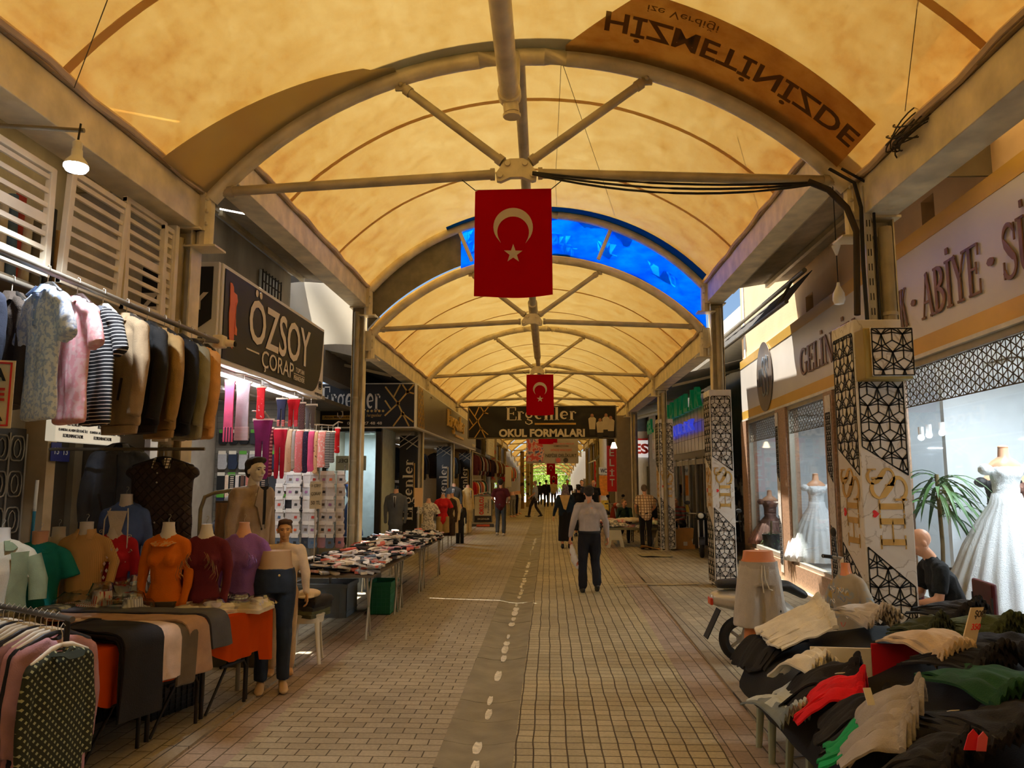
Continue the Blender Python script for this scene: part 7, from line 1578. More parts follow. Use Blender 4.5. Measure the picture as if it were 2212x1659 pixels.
def shorts_stack(label, hem, waist, w_, cols, n, fan=(.0, .035), grp=None, logo=None, th=.012, base=0., droop=.0, curve=.05, wid=1.25, shift=(0, 0)):
    hp = gr(*hem, .64); wp = gr(*waist, .86); d = Vector((wp.x-hp.x, wp.y-hp.y, 0)); L_ = min(d.length, .62); d.normalize(); pr = Vector((d.y, -d.x, 0))   # pr towards the viewer's right
    mid = (hp+wp)/2; hp = Vector((mid.x, mid.y, 0))-d*L_/2
    for i in range(n):
        q = n-1-i; t = thing('shorts', label, 'shorts', (0, 0, 0), group=grp or label); sd_ = random.uniform(0, 9); o = hp+pr*(fan[1]*i-fan[1]*n/2)+d*(fan[0]*i)+d*random.uniform(-.015, .015)
        def f(u, v, dz=0.):
            ww = w_*(wid-(wid-.72)*sm(v*1.05)); c = math.cos((u-.5)*math.pi); ru = sm((v-.8)/.2)
            p = o+d*(v*L_+.02*math.sin(u*7+sd_)*(1-v))+pr*((u-.5)*ww*(1+.03*math.sin(v*11+sd_)))
            z = max(heap_z(p.x, p.y), heap_z(hp.x+d.x*v*L_, hp.y+d.y*v*L_))+base+.012+th*1.5*q*(.6+.5*v)+.05*c*(.25+v)+curve*math.sin(math.pi*v)*.6
            z += .018*noise.noise(Vector((u*5+sd_, v*4, i)))+.010*math.sin(u*9+sd_)*v+ru*.016*math.sin(u*44+sd_)+ru*.02*c - droop*(1-v)**3
            if abs(u-.5) < .08: z -= .012*(1-v)
            return Vector((p.x, p.y, z+dz))
        mt = cloth(cols[i % len(cols)]); MB().sheet(f, 26, 22, th, off=(0, 0, 1)).build('fabric', mt, t, smooth=True)
        MB().sheet(lambda u, v: f(u*1.0, .9+.1*v, .010+.006*math.sin(v*math.pi)), 30, 5, th*1.8, off=(0, 0, 1)).build('waistband', mt, t, smooth=True)
        if logo and i == n-1: p = f(.3, .35, .003); MB().ball(p, (.012, .006, .004), 8).build('embroidered_mark', M(logo, .6, 0, 0), t)
GY, CR, BKc, OL, BE = ['#8d857c', '#958d84'], ['#d9cfb8', '#e0d7c2'], ['#161413', '#1b1918'], ['#363a24', '#2f331f'], ['#b09a7e']
shorts_stack('black shorts at the far left corner of the stall', (1612, 1395), (1720, 1320), .30, BKc, 3, droop=.05)
shorts_stack('cream knitted shorts in the far stack at the left corner', (1655, 1395), (1785, 1325), .26, CR, 6, (.0, .034), base=.05)
shorts_stack('crumpled cream shorts in front of the far cream stack', (1700, 1450), (1770, 1390), .24, CR, 2, (.01, .05), base=.06, curve=.12)
shorts_stack('pale grey green shorts under the cream stack', (1640, 1440), (1720, 1420), .22, ['#a6aaa0', '#6d7370'], 2, droop=.04)
shorts_stack('light grey shorts in the row behind, left of the red and white board', (1830, 1372), (1925, 1352), .24, ['#a59c90', '#9b9287'], 4, (.0, .02), base=.04)
shorts_stack('dark olive shorts beside the red and white board', (1960, 1430), (2030, 1372), .22, OL, 4, (.0, .025), base=.05)
shorts_stack('black shorts left of the red pair', (1700, 1478), (1850, 1408), .28, BKc, 4, (.0, .025), base=.03)
shorts_stack('bright red shorts stacked in the heap', (1730, 1508), (1868, 1432), .21, ['#c4101a', '#b50e18'], 3, (.0, .03), base=.05)
shorts_stack('black shorts between the red and the green ones', (1765, 1548), (1915, 1462), .25, BKc, 3, (.0, .03), base=.035)
shorts_stack('bright green shorts stacked in the heap', (1785, 1582), (1925, 1492), .22, ['#128a4e', '#0f7c46'], 3, (.0, .03), base=.05)
shorts_stack('mid grey shorts fanned at the front of the stall', (1848, 1600), (1990, 1510), .25, GY, 8, (-.006, .034), logo='#1c1a1a', base=.06)
shorts_stack('black shorts right of the grey fan', (1935, 1650), (2075, 1565), .30, BKc, 4, (.0, .03), base=.05)
shorts_stack('beige shorts with a gathered waistband', (1955, 1462), (2075, 1440), .26, BE, 3, (.0, .02), base=.08, curve=.1)
shorts_stack('black shorts right of the beige ones', (2020, 1505), (2150, 1450), .34, BKc, 4, (.0, .03), base=.06)
shorts_stack('dark green shorts at the right edge', (2060, 1545), (2205, 1520), .30, ['#14401f', '#123a1c'], 2, (.0, .03), base=.09)
shorts_stack('olive green shorts under the price board', (2060, 1430), (2180, 1385), .26, ['#3c4322', '#353c1e'], 6, (.0, .02), base=.05)
shorts_stack('black shorts behind the price board', (2010, 1392), (2105, 1345), .28, BKc, 4, (.0, .025), base=.08)
shorts_stack('black shorts in the front right corner', (2080, 1610), (2200, 1570), .34, BKc, 4, (.0, .03), base=.06)
shorts_stack('dark navy shorts at the right edge under the olive ones', (2120, 1460), (2240, 1420), .30, ['#14171f'], 3, (.0, .03), base=.06)
for i, (px, py) in enumerate(((1878, 1520), (2060, 1552), (1815, 1468))):
    p = gr(px, py, .84); t = thing('swing_tag', ['white and grey tag standing on the black shorts behind the green ones', 'cream tag on the dark green shorts', 'small white tag on the black shorts'][i], 'tag', p, .2, 'tags on the shorts', ); MB().box((0, 0, .03), (.035, .003, .07) if i == 0 else (.04, .025, .003), rot=Matrix.Rotation(-.4, 3, 'X')).build('card', M('#d8d2c4', .6, 0, 0), t)
t = thing('swing_tag', 'red folded card tags among the black shorts in front', 'tag', gr(2105, 1620, .80), 0, 'tags on the shorts'); MB().prism([(-.04, 0), (.01, 0), (.02, .05), (0, .075), (-.02, .055)], (0, 0, 0), d=.004).build('card', M('#c21d2a', .5, 0, 0), t); MB().prism([(0, 0), (.035, .0), (.045, .05), (.03, .07), (.01, .05)], (0, -.01, 0), d=.004).build('card', M('#d0555c', .5, 0, 0), t)
# green cloth with coloured blotches in the corner
t = thing('printed_cloth', 'green cloth with red and yellow blotches in the bottom right corner', 'cloth', (0, 0, 0)); p0 = gr(1985, 1668, .84)
MB().sheet(lambda u, v: (p0.x+.04+.9*u, p0.y-.6*v+.24*u, .80+.05*math.sin(math.pi*v)+.015*math.sin(u*8)), 20, 12, .012, off=(0, 0, 1)).build('fabric', pattern('#5f8a66', '#b8242a', 'noise', 7., .56, '#e0a21e'), t, smooth=True)
# red and white board lying against the heap, price board
t = thing('red_white_board', 'red and white folded card board standing in the middle of the shorts heap', 'board', (0, 0, 0)); a = at(1750, 1400, 4.75); b = at(1882, 1400, 4.72); c = at(1985, 1395, 4.70)
def slab(a, b, z0, z1, mat, nm): m = MB(); u_ = (b-a); u_.z = 0; L_ = u_.length; u_.normalize(); m.prism([(0, z0), (L_, z0), (L_, z1), (0, z1)], (a.x, a.y, 0), u_, (0, 0, 1), -.012); m.build(nm, mat, t, bevel=.004)
slab(a, b, .6, at(1800, 1398, 4.74).z, M('#d5cbb6', .5, 0, .1), 'white_half'); slab(b, c, .6, at(1930, 1392, 4.7).z, M('#b3121b', .45, 0, .08), 'red_half')
p = at(2090, 1415, 4.3); t = thing('price_board', 'small upright wooden price board with red numbers stuck in the heap', 'price board', p, .25); u_ = Vector((.9, .3, .12)).normalized()
MB().prism([(-.06, 0), (.03, 0), (.15, .24), (.07, .24)], (0, 0, 0), (1, 0, 0), Vector((0, .15, 1)).normalized(), .008).build('board', M('#cdbb98', .6, 0, .08), t)
text('ŞORT', (.045, -.012, .185), (1, 0, 0), (.42, .1, 1), .07, .05, M('#3b3026', .6, 0, 0), t); text('350', (.02, -.012, .13), (1, 0, 0), (.42, .1, 1), .055, .035, RED, t)
# grey shorts dummy
TAN = M('#c27a4c', .35, 0, .06)
t = legs_dummy('dummy legs in light grey drawstring shorts with an orange waist disc', 1.86, 7.0, .12, 0, cloth('#a79f94', .1), None, TAN, 1.09, short=True, torso=.075, s=1.04)
MB().loft([(0, 0, 1.02), (0, 0, 1.075)], [.172, .168], [.126, .122], n=28, cap='flat').build('waistband', cloth('#9a9287'), t, smooth=True)
for k, pts in ((0, [(-.02, -.125, 1.05), (-.03, -.14, .95), (-.02, -.145, .82)]), (1, [(.0, -.125, 1.05), (.0, -.145, .93), (.03, -.15, .85), (.06, -.145, .84)])): MB().path(pts, .005, 6).build('drawstring', cloth('#e8e0cc'), t, smooth=True)
MB().ball((.13, -.135, .66), (.006, .003, .012), 6).build('embroidered_mark', BLACKISH, t)
# printed T-shirt dummy, leaning
def graffiti(t, s, H):
    r_ = random.Random(3)
    for c, n in (('#d9d5cc', 14), ('#3c5f8a', 5), ('#d8a32c', 4), ('#b23a34', 3)):
        m = MB()
        for i in range(n):
            x, z = r_.uniform(-.13, .13), H-r_.uniform(.08, .56); q = r_.uniform(0, 3); k = r_.uniform(.6, 1.4)
            m.path([(x+.02*k*math.cos(a+q)+.01*a*.4, -.148-.012*math.cos(x*12), z+.016*k*math.sin(a*1.7)) for a in [j*.7 for j in range(8)]], .0025, 4)
        m.build('scribble_print', M(c, .7, 0, 0), t)
b_ = bust('tshirt_dummy', 'dummy in a grey T-shirt with scribbled print behind the cream shorts', 2.36, 6.25, .53, R(-58), pattern('#8d8474', '#7a8490', 'noise', 9., .55, '#a58a4a'), fem=False, neck=TAN, sleeve='short', extra=graffiti, neckr=.05, s=.84); b_.rotation_euler = (R(-6), R(-7), R(-58)); b_.scale = (.8, .85, 1.)
tag(MB().bb((2.24, 6.1, 0), (2.48, 6.35, .52)).build('box', M('#5a4a38', .9), None), 'small brown box under the scribbled T-shirt dummy', 'box')

# scooters
def scooter(name, label, x, y, rz, body, seatc='#1b1a19', txt=None, s=1., grp=None, detail=True):
    """front towards +x"""
    t = thing(name, label, 'scooter', (x, y, 0), rz, grp); t.scale = (s,)*3; RB_ = M('#1a1918', .7, 0, .1); MT = metal('#8d8a84', .3)
    for cx, nm in ((-.62, 'rear_wheel'), (.66, 'front_wheel')):
        m = MB(); n = 28; R0 = .215; pr_ = [(.052*math.cos(a), .052*math.sin(a)) for a in [k*math.pi/4 for k in range(8)]]; vs = []; 
        for i in range(n):
            A = 2*math.pi*i/n; vs += [(cx+(R0-.04+p[0])*math.cos(A), p[1], R0+.012+(R0-.04+p[0])*math.sin(A)) for p in pr_]
        fs = [(i*8+j, i*8+(j+1) % 8, ((i+1) % n)*8+(j+1) % 8, ((i+1) % n)*8+j) for i in range(n) for j in range(8)]; m.add(vs, fs); w_ = m.build(nm, RB_, t, smooth=True)
        m = MB(); m.tube((cx, -.03, R0+.012), (cx, .03, R0+.012), .045, n=16)
        for k in range(5): A = k*2*math.pi/5; m.tube((cx, 0, R0+.012), (cx+.14*math.cos(A), 0, R0+.012+.14*math.sin(A)), .016, n=6)
        m.build('rim', MT, t, smooth=True)
    m = MB(); m.loft([(-.85, 0, .62), (-.6, 0, .60), (-.3, 0, .52), (-.12, 0, .42)], [.09, .15, .16, .12], [.08, .12, .14, .11], side=(0, 1, 0)); m.loft([(-.55, 0, .5), (-.15, 0, .36)], [.13, .12], [.12, .1], side=(0, 1, 0)); m.blob('rear_body', body, t, vox=.016, sm=4)
    m = MB(); m.loft([(-.82, 0, .76), (-.5, 0, .775), (-.15, 0, .74), (0, 0, .66)], [.1, .135, .13, .1], [.045, .055, .055, .045], side=(0, 1, 0)); m.blob('seat', M(seatc, .6, 0, .1, 20., .3, 60.), t, vox=.016, sm=3)
    m = MB(); m.bb((-.15, -.15, .26), (.35, .15, .31)); m.build('floor_board', body, t, bevel=.02)
    m = MB(); m.sheet(lambda u, v: (.36+.16*v-.1*(2*u-1)**2+.02, (u-.5)*.4*(1-.3*v), .28+.62*v), 12, 12, .03); m.build('leg_shield', body, t, smooth=True)
    m = MB(); m.sheet(lambda u, v: (.66+.24*math.cos(R(20+140*v)), (u-.5)*.13, .23+.25*math.sin(R(20+140*v))), 4, 12, .012); m.build('front_fender', body, t, smooth=True)
    m = MB(); m.tube((.66, .06, .23), (.5, .06, .85), .02); m.tube((.66, -.06, .23), (.5, -.06, .85), .02); m.build('fork', MT, t, smooth=True)
    m = MB(); m.ball((.5, 0, .95), (.11, .13, .09)); m.blob('headset', body, t, vox=.014, sm=3); MB().ball((.59, 0, .955), (.04, .07, .065), 14).build('headlight', M('#d8d6cc', .1, 0, 0), t, smooth=True)
    m = MB(); m.path([(.36, -.34, 1.0), (.46, -.2, 1.0), (.5, 0, .99), (.46, .2, 1.0), (.36, .34, 1.0)], .014, 8); m.build('handlebar', MT, t, smooth=True)
    for k in (-1, 1):
        MB().tube((.36, k*.36, 1.0), (.41, k*.25, 1.0), .02).build('grip', RB_, t, smooth=True); m = MB(); m.path([(.45, k*.2, 1.0), (.46, k*.28, 1.2)], .007, 5); m.ball((.46, k*.3, 1.25), (.015, .07, .05), 12); m.build('mirror', RB_, t, smooth=True)
    m = MB(); m.sheet(lambda u, v: (-.84-.14*v, (u-.5)*.16, .52-.28*v), 3, 6, .01); m.build('rear_fender', RB_, t, smooth=True); MB().bb((-.93, -.06, .56), (-.9, .06, .63)).build('tail_light', M('#b3361c', .2, 0, 0), t, bevel=.01)
    m = MB(); m.tube((-.65, -.17, .3), (-.2, -.15, .26), .045); m.build('exhaust', MT, t, smooth=True); m = MB(); m.loft([(-.45, 0, .3), (-.1, 0, .28)], [.1, .11]); m.build('engine', M('#2a2927', .6, .4, .2), t, smooth=True)
    if txt: text(txt, (-.62, -.158, .50), (1, 0, -.08), V3, .36, .05, M('#6b6559', .5, 0, 0), t, d=.004)
    return t
scooter('parked_scooter', 'silver scooter parked behind the grey shorts dummy', 2.52, 7.9, R(2), M('#b3aca0', .3, .35, .08), txt='MOTORAN')
scooter('parked_scooter', 'black scooter parked between the third column box and the brick-red shop front', 3.62, 18.6, R(-100), M('#1b1c1e', .3, .2, .08))
scooter('parked_scooter', 'dark blue scooter parked right behind the black one', 3.8, 17.0, R(-95), M('#243244', .3, .3, .08), s=.9)
scooter('parked_scooter', 'orange and black scooter parked beside the cloth table in the middle distance', 1.95, 25.6, R(-60), M('#8a2f16', .3, .2, .08))
# seated man on chair
def chair(name, label, x, y, rz, seat, h=.5, grp=None):
    t = thing(name, label, 'chair', (x, y, 0), rz, grp); m = MB(); m.bb((-.22, -.22, h-.05), (.22, .22, h)); m.build('seat', seat, t, bevel=.025); MB().bb((-.22, -.245, h+.08), (.22, -.20, h+.42)).build('backrest', seat, t, bevel=.02)
    for a in (-1, 1):
        for b in (-1, 1): MB().bb((a*.2-.014, b*.21-.014, 0), (a*.2+.014, b*.21+.014, h-.05 if b > 0 else h+.3)).build('leg', M('#1c1917', .4, .3), t)
        MB().bb((a*.2-.01, -.2, .18), (a*.2+.01, .2, .2)).build('stretcher', M('#1c1917', .4, .3), t)
    return t
RDS = M('#4a1418', .45, 0, .1)
def seated(label, x, y, rz, h=.5, H=1.7, lean=.25, **k):
    s = H/1.75; hz = (h+.09)/s; d = lean; J = dict(pel=(0, 0, hz), wst=(0, .02+.1*d, hz+.14), chs=(0, .04+.45*d, hz+.33), nk=(0, .05+.85*d, hz+.50), hd=(0, .09+1.1*d, hz+.64), sl=(-.185, .05+.72*d, hz+.44), sr=(.185, .05+.72*d, hz+.44), el=(-.23, .1+.7*d, hz+.18), er=(.23, .1+.7*d, hz+.18), wl=(-.1, .33, hz+.14), wr=(.1, .33, hz+.14), hl=(-.09, .02, hz-.02), hr=(.09, .02, hz-.02), kl=(-.13, .44, hz+.0), kr=(.13, .44, hz+.0), al=(-.13, .42, .085), ar=(.13, .42, .085), fl=(-.14, .58, .03), fr=(.14, .58, .03))
    J.update(k.pop('J', {})); return person(label, x, y, rz, H=H, J=J, **k)
cx, cy = at(2064, 1250, 7.0).x, 7.0
chair('dining_chair', 'dark red padded chair under the man in the black T-shirt', cx, cy, R(82), RDS, .5)
seated('bald man in a black T-shirt and khaki trousers bent forward on a dark red chair', cx-.02, cy, R(82), .5, 1.76, .14, shirt='#0f0f10', trousers='#6e5c42', skin=M('#b98566', .5, 0, .06), sleeve='short', bald=True, headpitch=.55, face=True, z=0., shoes='#b7ab94', J={})
chair('dining_chair', 'second dark red padded chair, empty, behind the seated man and beside the shop window', 3.4, 8.0, R(100), RDS, .5)
t = thing('woven_rug', 'brown folded rug lying on the shop step at the right edge', 'rug', (3.55, 5.9, 0)); MB().bb((-.25, -.5, 0), (.25, .5, .36)).build('plinth_block', GRANITE, t, bevel=.02); MB().sheet(lambda u, v: ((u-.5)*.46, (v-.5)*.9, .375+.01*math.sin(u*9+v*5)), 8, 8, .015, off=(0, 0, 1)).build('rug', M('#5f4638', .9, 0, .2, 20., .5, 60.), t, smooth=True)
# cardboard and rope on the floor
CARD = M('#b98a52', .85, 0, .12)
for i, (px, py, w_, d, mt, lb) in enumerate(((1405, 1186, .5, .3, M('#c99a55', .8), 'small orange cardboard piece on the paving beside the checked shirt man'), (1415, 1200, .7, .5, M('#877a55', .85), 'olive flattened sheet under the third column box'), (1420, 1263, 1.5, .07, M('#a2906a', .85), 'pale strap lying across the footway in front of the second column box'), (1590, 1270, .4, .12, M('#8a7c58', .85), 'short flattened strip at the foot of the second column box'))):
    p = gr(px, py, .03); t = thing('floor_sheet', lb, 'cardboard', p, .1*i); MB().sheet(lambda u, v: ((u-.5)*w_, (v-.5)*d, .012+(.10*(1-u)*(1-v) if i == 0 else 0)+.01*math.sin(u*6)), 10, 4, .008, off=(0, 0, 1)).build('sheet', mt, t, smooth=True)
MB_ = [(3.45, 20.3, 0, 'open brown cardboard box behind the third column box', .52), (3.5, 20.9, .0, 'second brown cardboard box behind the open one', .42)]
for x, y, rz, lb, h in MB_:
    t = thing('cardboard_box', lb, 'box', (x, y, 0), rz); m = MB()
    for a, b in (((-.3, -.25, 0), (.3, -.245, h)), ((-.3, .245, 0), (.3, .25, h)), ((-.3, -.25, 0), (-.295, .25, h)), ((.295, -.25, 0), (.3, .25, h)), ((-.3, -.25, 0), (.3, .25, .01))): m.bb(a, b)
    m.build('walls', CARD, t); MB().box((.38, 0, h-.04), (.2, .5, .005), rot=Matrix.Rotation(.5, 3, 'Y')).build('flap', CARD, t); MB().bb((0, -.258, .1), (.1, -.25, .2)).build('label', M('#d9d2c2', .6, 0, 0), t)
# =====================================================================
#  MIDDLE DISTANCE, PEOPLE, FLAGS, BANNERS, FAR END
# =====================================================================
FLAGR = fabric_thin('flag_red', '#c00d1c', .35, None, '#d0101c'); FLAGW = fabric_thin('flag_white', '#e6d8bd', .3, None, '#e6d8bd')
def flag(label, x, y, ztop, w_, h, grp='flags hanging along the street', rz=0., nx=16):
    t = thing('flag', label, 'flag', (x, y, ztop), rz, grp)
    F = lambda u, v: Vector(((u-.5)*w_*(1+.02*v), -.012*math.sin(v*5+u*2)-.015*math.sin(u*7)*v, -h*v-.02*math.sin(math.pi*u)*(1 if v > .5 else -.0)*v))
    MB().sheet(F, nx, 24, .003).build('cloth', FLAGR, t, smooth=True)
    MB().bb((-w_/2, -.004, -.035), (w_/2, .008, .004)).build('header_tape', FLAGW, t); k_ = max(.1, 4.4-ztop); m = MB(); m.path([(-w_/2-.12, 0, k_), (-w_/2, 0, .0), (w_/2, 0, .0), (w_/2+.12, 0, k_)], .005, 5); m.build('cord', BLACKISH, t)
    def on(px, pz): u = px/w_+.5; v = -pz/h; p = F(u, v); return Vector((p.x, p.y-.008, p.z))
    # crescent opening downwards, star below
    m = MB(); cz = -h*.36; r = w_*.255; n = 28; pts = []
    for i in range(n+1): a = R(-52+284*i/n); pts.append((r*math.cos(a), cz+r*math.sin(a)))
    ri = r*.8; cz2 = cz-r*.25; inner = []
    a0 = math.atan2(pts[0][1]-cz2, pts[0][0]); a1 = math.atan2(pts[-1][1]-cz2, pts[-1][0])+2*math.pi
    rr0 = math.hypot(pts[0][0], pts[0][1]-cz2)
    for i in range(n+1): a = a0+(a1-a0)*i/n; k = abs(i/n-.5)*2; rr = ri*(1-k**6)+rr0*k**6; inner.append((rr*math.cos(a), cz2+rr*math.sin(a)))
    vs = [on(*p) for p in pts]+[on(*p) for p in inner]; m.add(vs, [(i, i+1, n+2+i, n+1+i) for i in range(n)]); m.build('crescent', FLAGW, t)
    m = MB(); sz = -h*.595; rs = w_*.125; vs = [on(0, sz)]
    for i in range(10): a = R(90+36*i); q = rs*(1 if i % 2 == 0 else .40); vs.append(on(q*math.cos(a), sz+q*math.sin(a)))
    m.add(vs, [(0, 1+i, 1+(i+1) % 10) for i in range(10)]); m.build('star', FLAGW, t); return t
flag('large red flag with pale crescent and star hanging from the nearest tie rod', -.305, 6.6, 4.40, .69, .98)
flag('second red crescent flag, half in front of the black banner', -.21, 19.63, 4.50, .70, 1.05)
flag('third small red flag below the white banner', at(1190, 1000, 45.6).x, 45.6, 2.75, .5, .7); flag('fourth small red flag, lowest of the distant ones', at(1196, 1000, 52.1).x, 52.1, 2.15, .5, .75); flag('red flag partly hidden behind the black banner', -.1, 32.66, 4.25, .62, .95)
# black shop banner across the street
t = thing('street_banner', 'black banner across the street with cream name and OKUL FORMALARI lettering', 'banner', (-2.75, 26, 3.18)); W, Hb = 5.06, 1.1
MB().sheet(lambda u, v: (W*u, .02*math.sin(u*22+v*8)*math.sin(u*3.1), Hb*v), 60, 12, .006).build('cloth', M('#1d1a14', .6, 0, .25, 2.), t, smooth=True); m = MB()
for a, b in (((0, 0), (W, 0)), ((0, Hb), (W, Hb)), ((0, 0), (0, Hb)), ((W, 0), (W, Hb))): m.tube((a[0], 0, a[1]), (b[0], 0, b[1]), .022, n=8)
m.build('frame', metal('#6b6353', .4), t); MB().tube((-.5, 0, Hb-.02), (W+.1, 0, Hb-.02), .012).build('rope', BLACKISH, t); m = MB(); web(m, (.03, -.035, .02), (1, 0, 0), V3, .66, Hb-.04, .035); m.build('gold_web', GOLDL, t)
def sx_(px): return at(px, 910, 26).x+2.75
sertext('Ergenler', (sx_(1092), -.04, .62), (1, 0, 0), V3, sx_(1246)-sx_(1092), .44, LETW, t, 'name_letters'); MB().bb((sx_(1155), -.04, .46), (sx_(1244), -.035, .52)).build('gold_strip', GOLDL, t)
text('OKUL FORMALARI', (sx_(1078), -.04, .04), (1, 0, 0), V3, sx_(1263)-sx_(1078), .28, LETW, t, bold=.045)
for i, (px, z, h) in enumerate(((1279, .12, .72), (1296, .02, .66), (1309, .1, .75), (1319, .06, .7))):
    x = sx_(px); m = MB(); m.prism([(-.1, .25*h), (.1, .25*h), (.13, .75*h), (.06, .84*h), (-.06, .84*h), (-.13, .75*h)], (x, -.045-.004*i, z), d=.004); m.build('figure_sweater', M('#b9ac90', .7, 0, .1), t)
    MB().prism([(.055*math.cos(a), .9*h+.065*math.sin(a)) for a in [k*math.pi/6 for k in range(12)]], (x, -.045-.004*i, z), d=.004).build('figure_head', M('#9c6f55', .7, 0, 0), t); MB().prism([(-.09, -.02), (.09, -.02), (.1, .27*h), (-.1, .27*h)], (x, -.043-.004*i, z), d=.003).build('figure_legs', M('#33302c', .7, 0, 0), t)
# white congratulation banner
t = thing('street_banner', 'white and pink banner farther down the street with a name in big dark letters', 'banner', (-1.04, 36, 2.52)); W, Hb = 2.44, 1.2
MB().sheet(lambda u, v: (W*u, .02*math.sin(u*9+v*4), Hb*v), 20, 8, .004).build('cloth', fabric_thin('white_banner', '#d9d0c6', .4), t, smooth=True)
MB().tube((-2.2, 0, 1.2), (W+1.5, 0, 1.2), .01).build('rope', BLACKISH, t); MB().prism([(.0, .1), (.75, .1), (.85, .5), (.7, 1.15), (.0, 1.15)], (0, -.03, 0), d=.004).build('picture_field', pattern('#b04a48', '#d9b8ae', 'noise', 5., .5, '#3f4a78'), t)
DKI = M('#2e2a28', .6, 0, 0)
for s, x, z, w_, h, mt in (('NEFİSE DELİKURT', .90, .30, 1.46, .2, DKI), ('DÖVÜŞ KRALİÇESİ', 1.15, .56, .98, .15, M('#cc4a3c', .6, 0, 0)), ("KAMBOÇYA'NIN", 1.3, .76, .68, .1, DKI), ('MİLLİ SPORCUMUZA TEBRİKLER', 1.05, .9, 1.2, .08, M('#c8606a', .6, 0, 0))): text(s, (x, -.034, z), (1, 0, 0), V3, w_, h, mt, t)
for x, c in ((1.5, '#b85a5a'), (1.85, '#3d3a38')): MB().prism([(.12*math.cos(a), .12*math.sin(a)) for a in [k*math.pi/8 for k in range(16)]], (x, -.034, .15), d=.004).build('round_emblem', M(c, .6, 0, 0), t)
tag(MB().bb((-.35, 35.95, 3.5), (.42, 35.99, 3.75)).build('red_pennant', FLAGR, None), 'red rolled pennant over the top of the white banner', 'pennant')
# thin lines hanging from the roof
for i, (a, b) in enumerate((((1212, 140, 6.75), (1198, 430, 12.9)), ((1216, 140, 6.75), (1325, 455, 12.9)), ((1575, 250, 8.5), (1640, 520, 12.5)), ((1983, 0, 4.6), (1955, 240, 5.4)), ((232, 0, 3.6), (160, 190, 4.3)))): tag(MB().tube(at(*a), at(*b), .003, n=5).build('thin_cord', M('#5a4a30', .9, 0, 0), None), ['thin cord from the nearest arch down to the blue tarpaulin, left one', 'thin cord from the nearest arch down to the blue tarpaulin, right one', 'thin cord hanging under the raised bay on the right', 'cord hanging under the nearest vault at the upper right', 'cord hanging under the nearest vault at the upper left'][i], 'cord')

# silver-clad shop on the right
t = thing('silver_shop_fascia', 'curved silver metal fascia with green and blue letters beyond the bridal shop', 'fascia', (0, 0, 0))
def fc(s): # path length parameter 0..1 -> x,y
    if s < .75: y = 17.8+11.2*s/.75; return (4.02-.02*(y-17.8)/11, y)
    a = (s-.75)/.25*math.pi/2; return (4.0+.9*(1-math.cos(a)), 29+.9*math.sin(a))
MB().sheet(lambda u, v: (*fc(u), 2.55+1.15*v+.0), 60, 6, .06).build('panels', M('#b5b2aa', .3, .5, .06, 2.), t, smooth=True)
MB().sheet(lambda u, v: (fc(u)[0]+.12*(1-v)+.0, fc(u)[1], 2.38+.18*v), 60, 2, .03).build('lower_lip', M('#8d8a83', .3, .5, .06), t, smooth=True)
m = MB()
for i in range(30): x, y = fc(i/30); m.bb((x-.065, y-.006, 2.56), (x-.058, y+.006, 3.7))
for z in (2.9, 3.3): m.path([(fc(s/40)[0]-.062, fc(s/40)[1], z) for s in range(41)], .005, 4)
m.build('panel_joints', M('#55524c', .5), t)
GRN = M('#0d6b3a', .35, 0, .05, emit=.12); BLU = M('#3c48c8', .35, 0, 0, emit=.3)
for s, y0_, y1_, z, h, mt in (('YILDIZLAR', 19.0, 26.2, 3.62, .52, GRN), ('GELİNLİK', 20.0, 26.5, 3.08, .3, BLU)):
    n = len(s)
    for i, c in enumerate(s): yy = y1_-(y1_-y0_)*(i+1)/n; text(c, (3.86, yy+(y1_-y0_)/n*.85, z), (0, -1, 0), V3, (y1_-y0_)/n*.7, h, mt, t, d=.1, name='raised_letter', bold=.04)
for s, z, h, mt in (('GEL', 3.45, .5, GRN),):
    for i, c in enumerate(s): text(c, (3.8-.02*i, 28.9-.6*i, z), (0, -1, 0), V3, .4, h, mt, t, d=.08, name='raised_letter', bold=.04)
for y, nm in ((18.2, 'a'), (21.4, 'b'), (24.6, 'c')):
    t = thing('shutter_front', {'a': 'nearest', 'b': 'middle', 'c': 'farthest'}[nm]+' aluminium framed shop front under the silver fascia', 'shop front', (4.1, y, 0), group='aluminium shop fronts')
    for q in (0, 1.05, 2.1, 3.15): MB().bb((-.04, q-.04, 0), (.06, q+.04, 2.4)).build('mullion', metal('#8b8880', .35), t)
    MB().bb((-.03, 0, 2.2), (.05, 3.15, 2.34)).build('transom', metal('#9a978f', .35), t); MB().bb((-.03, 0, .0), (.05, 3.15, .35)).build('sill_panel', metal('#6d6a63', .4), t); MB().bb((0, 0, .35), (.012, 3.15, 2.2)).build('glazing', glass('grey_glass', (.35, .37, .36, 1), 1.4), t)
    for q in (.5, 1.6, 2.6): MB().bb((.5, q-.2, .3), (.8, q+.25, 1.9)).build('goods', pattern('#3a3632', '#8b8478', 'noise', 4., .55), t)
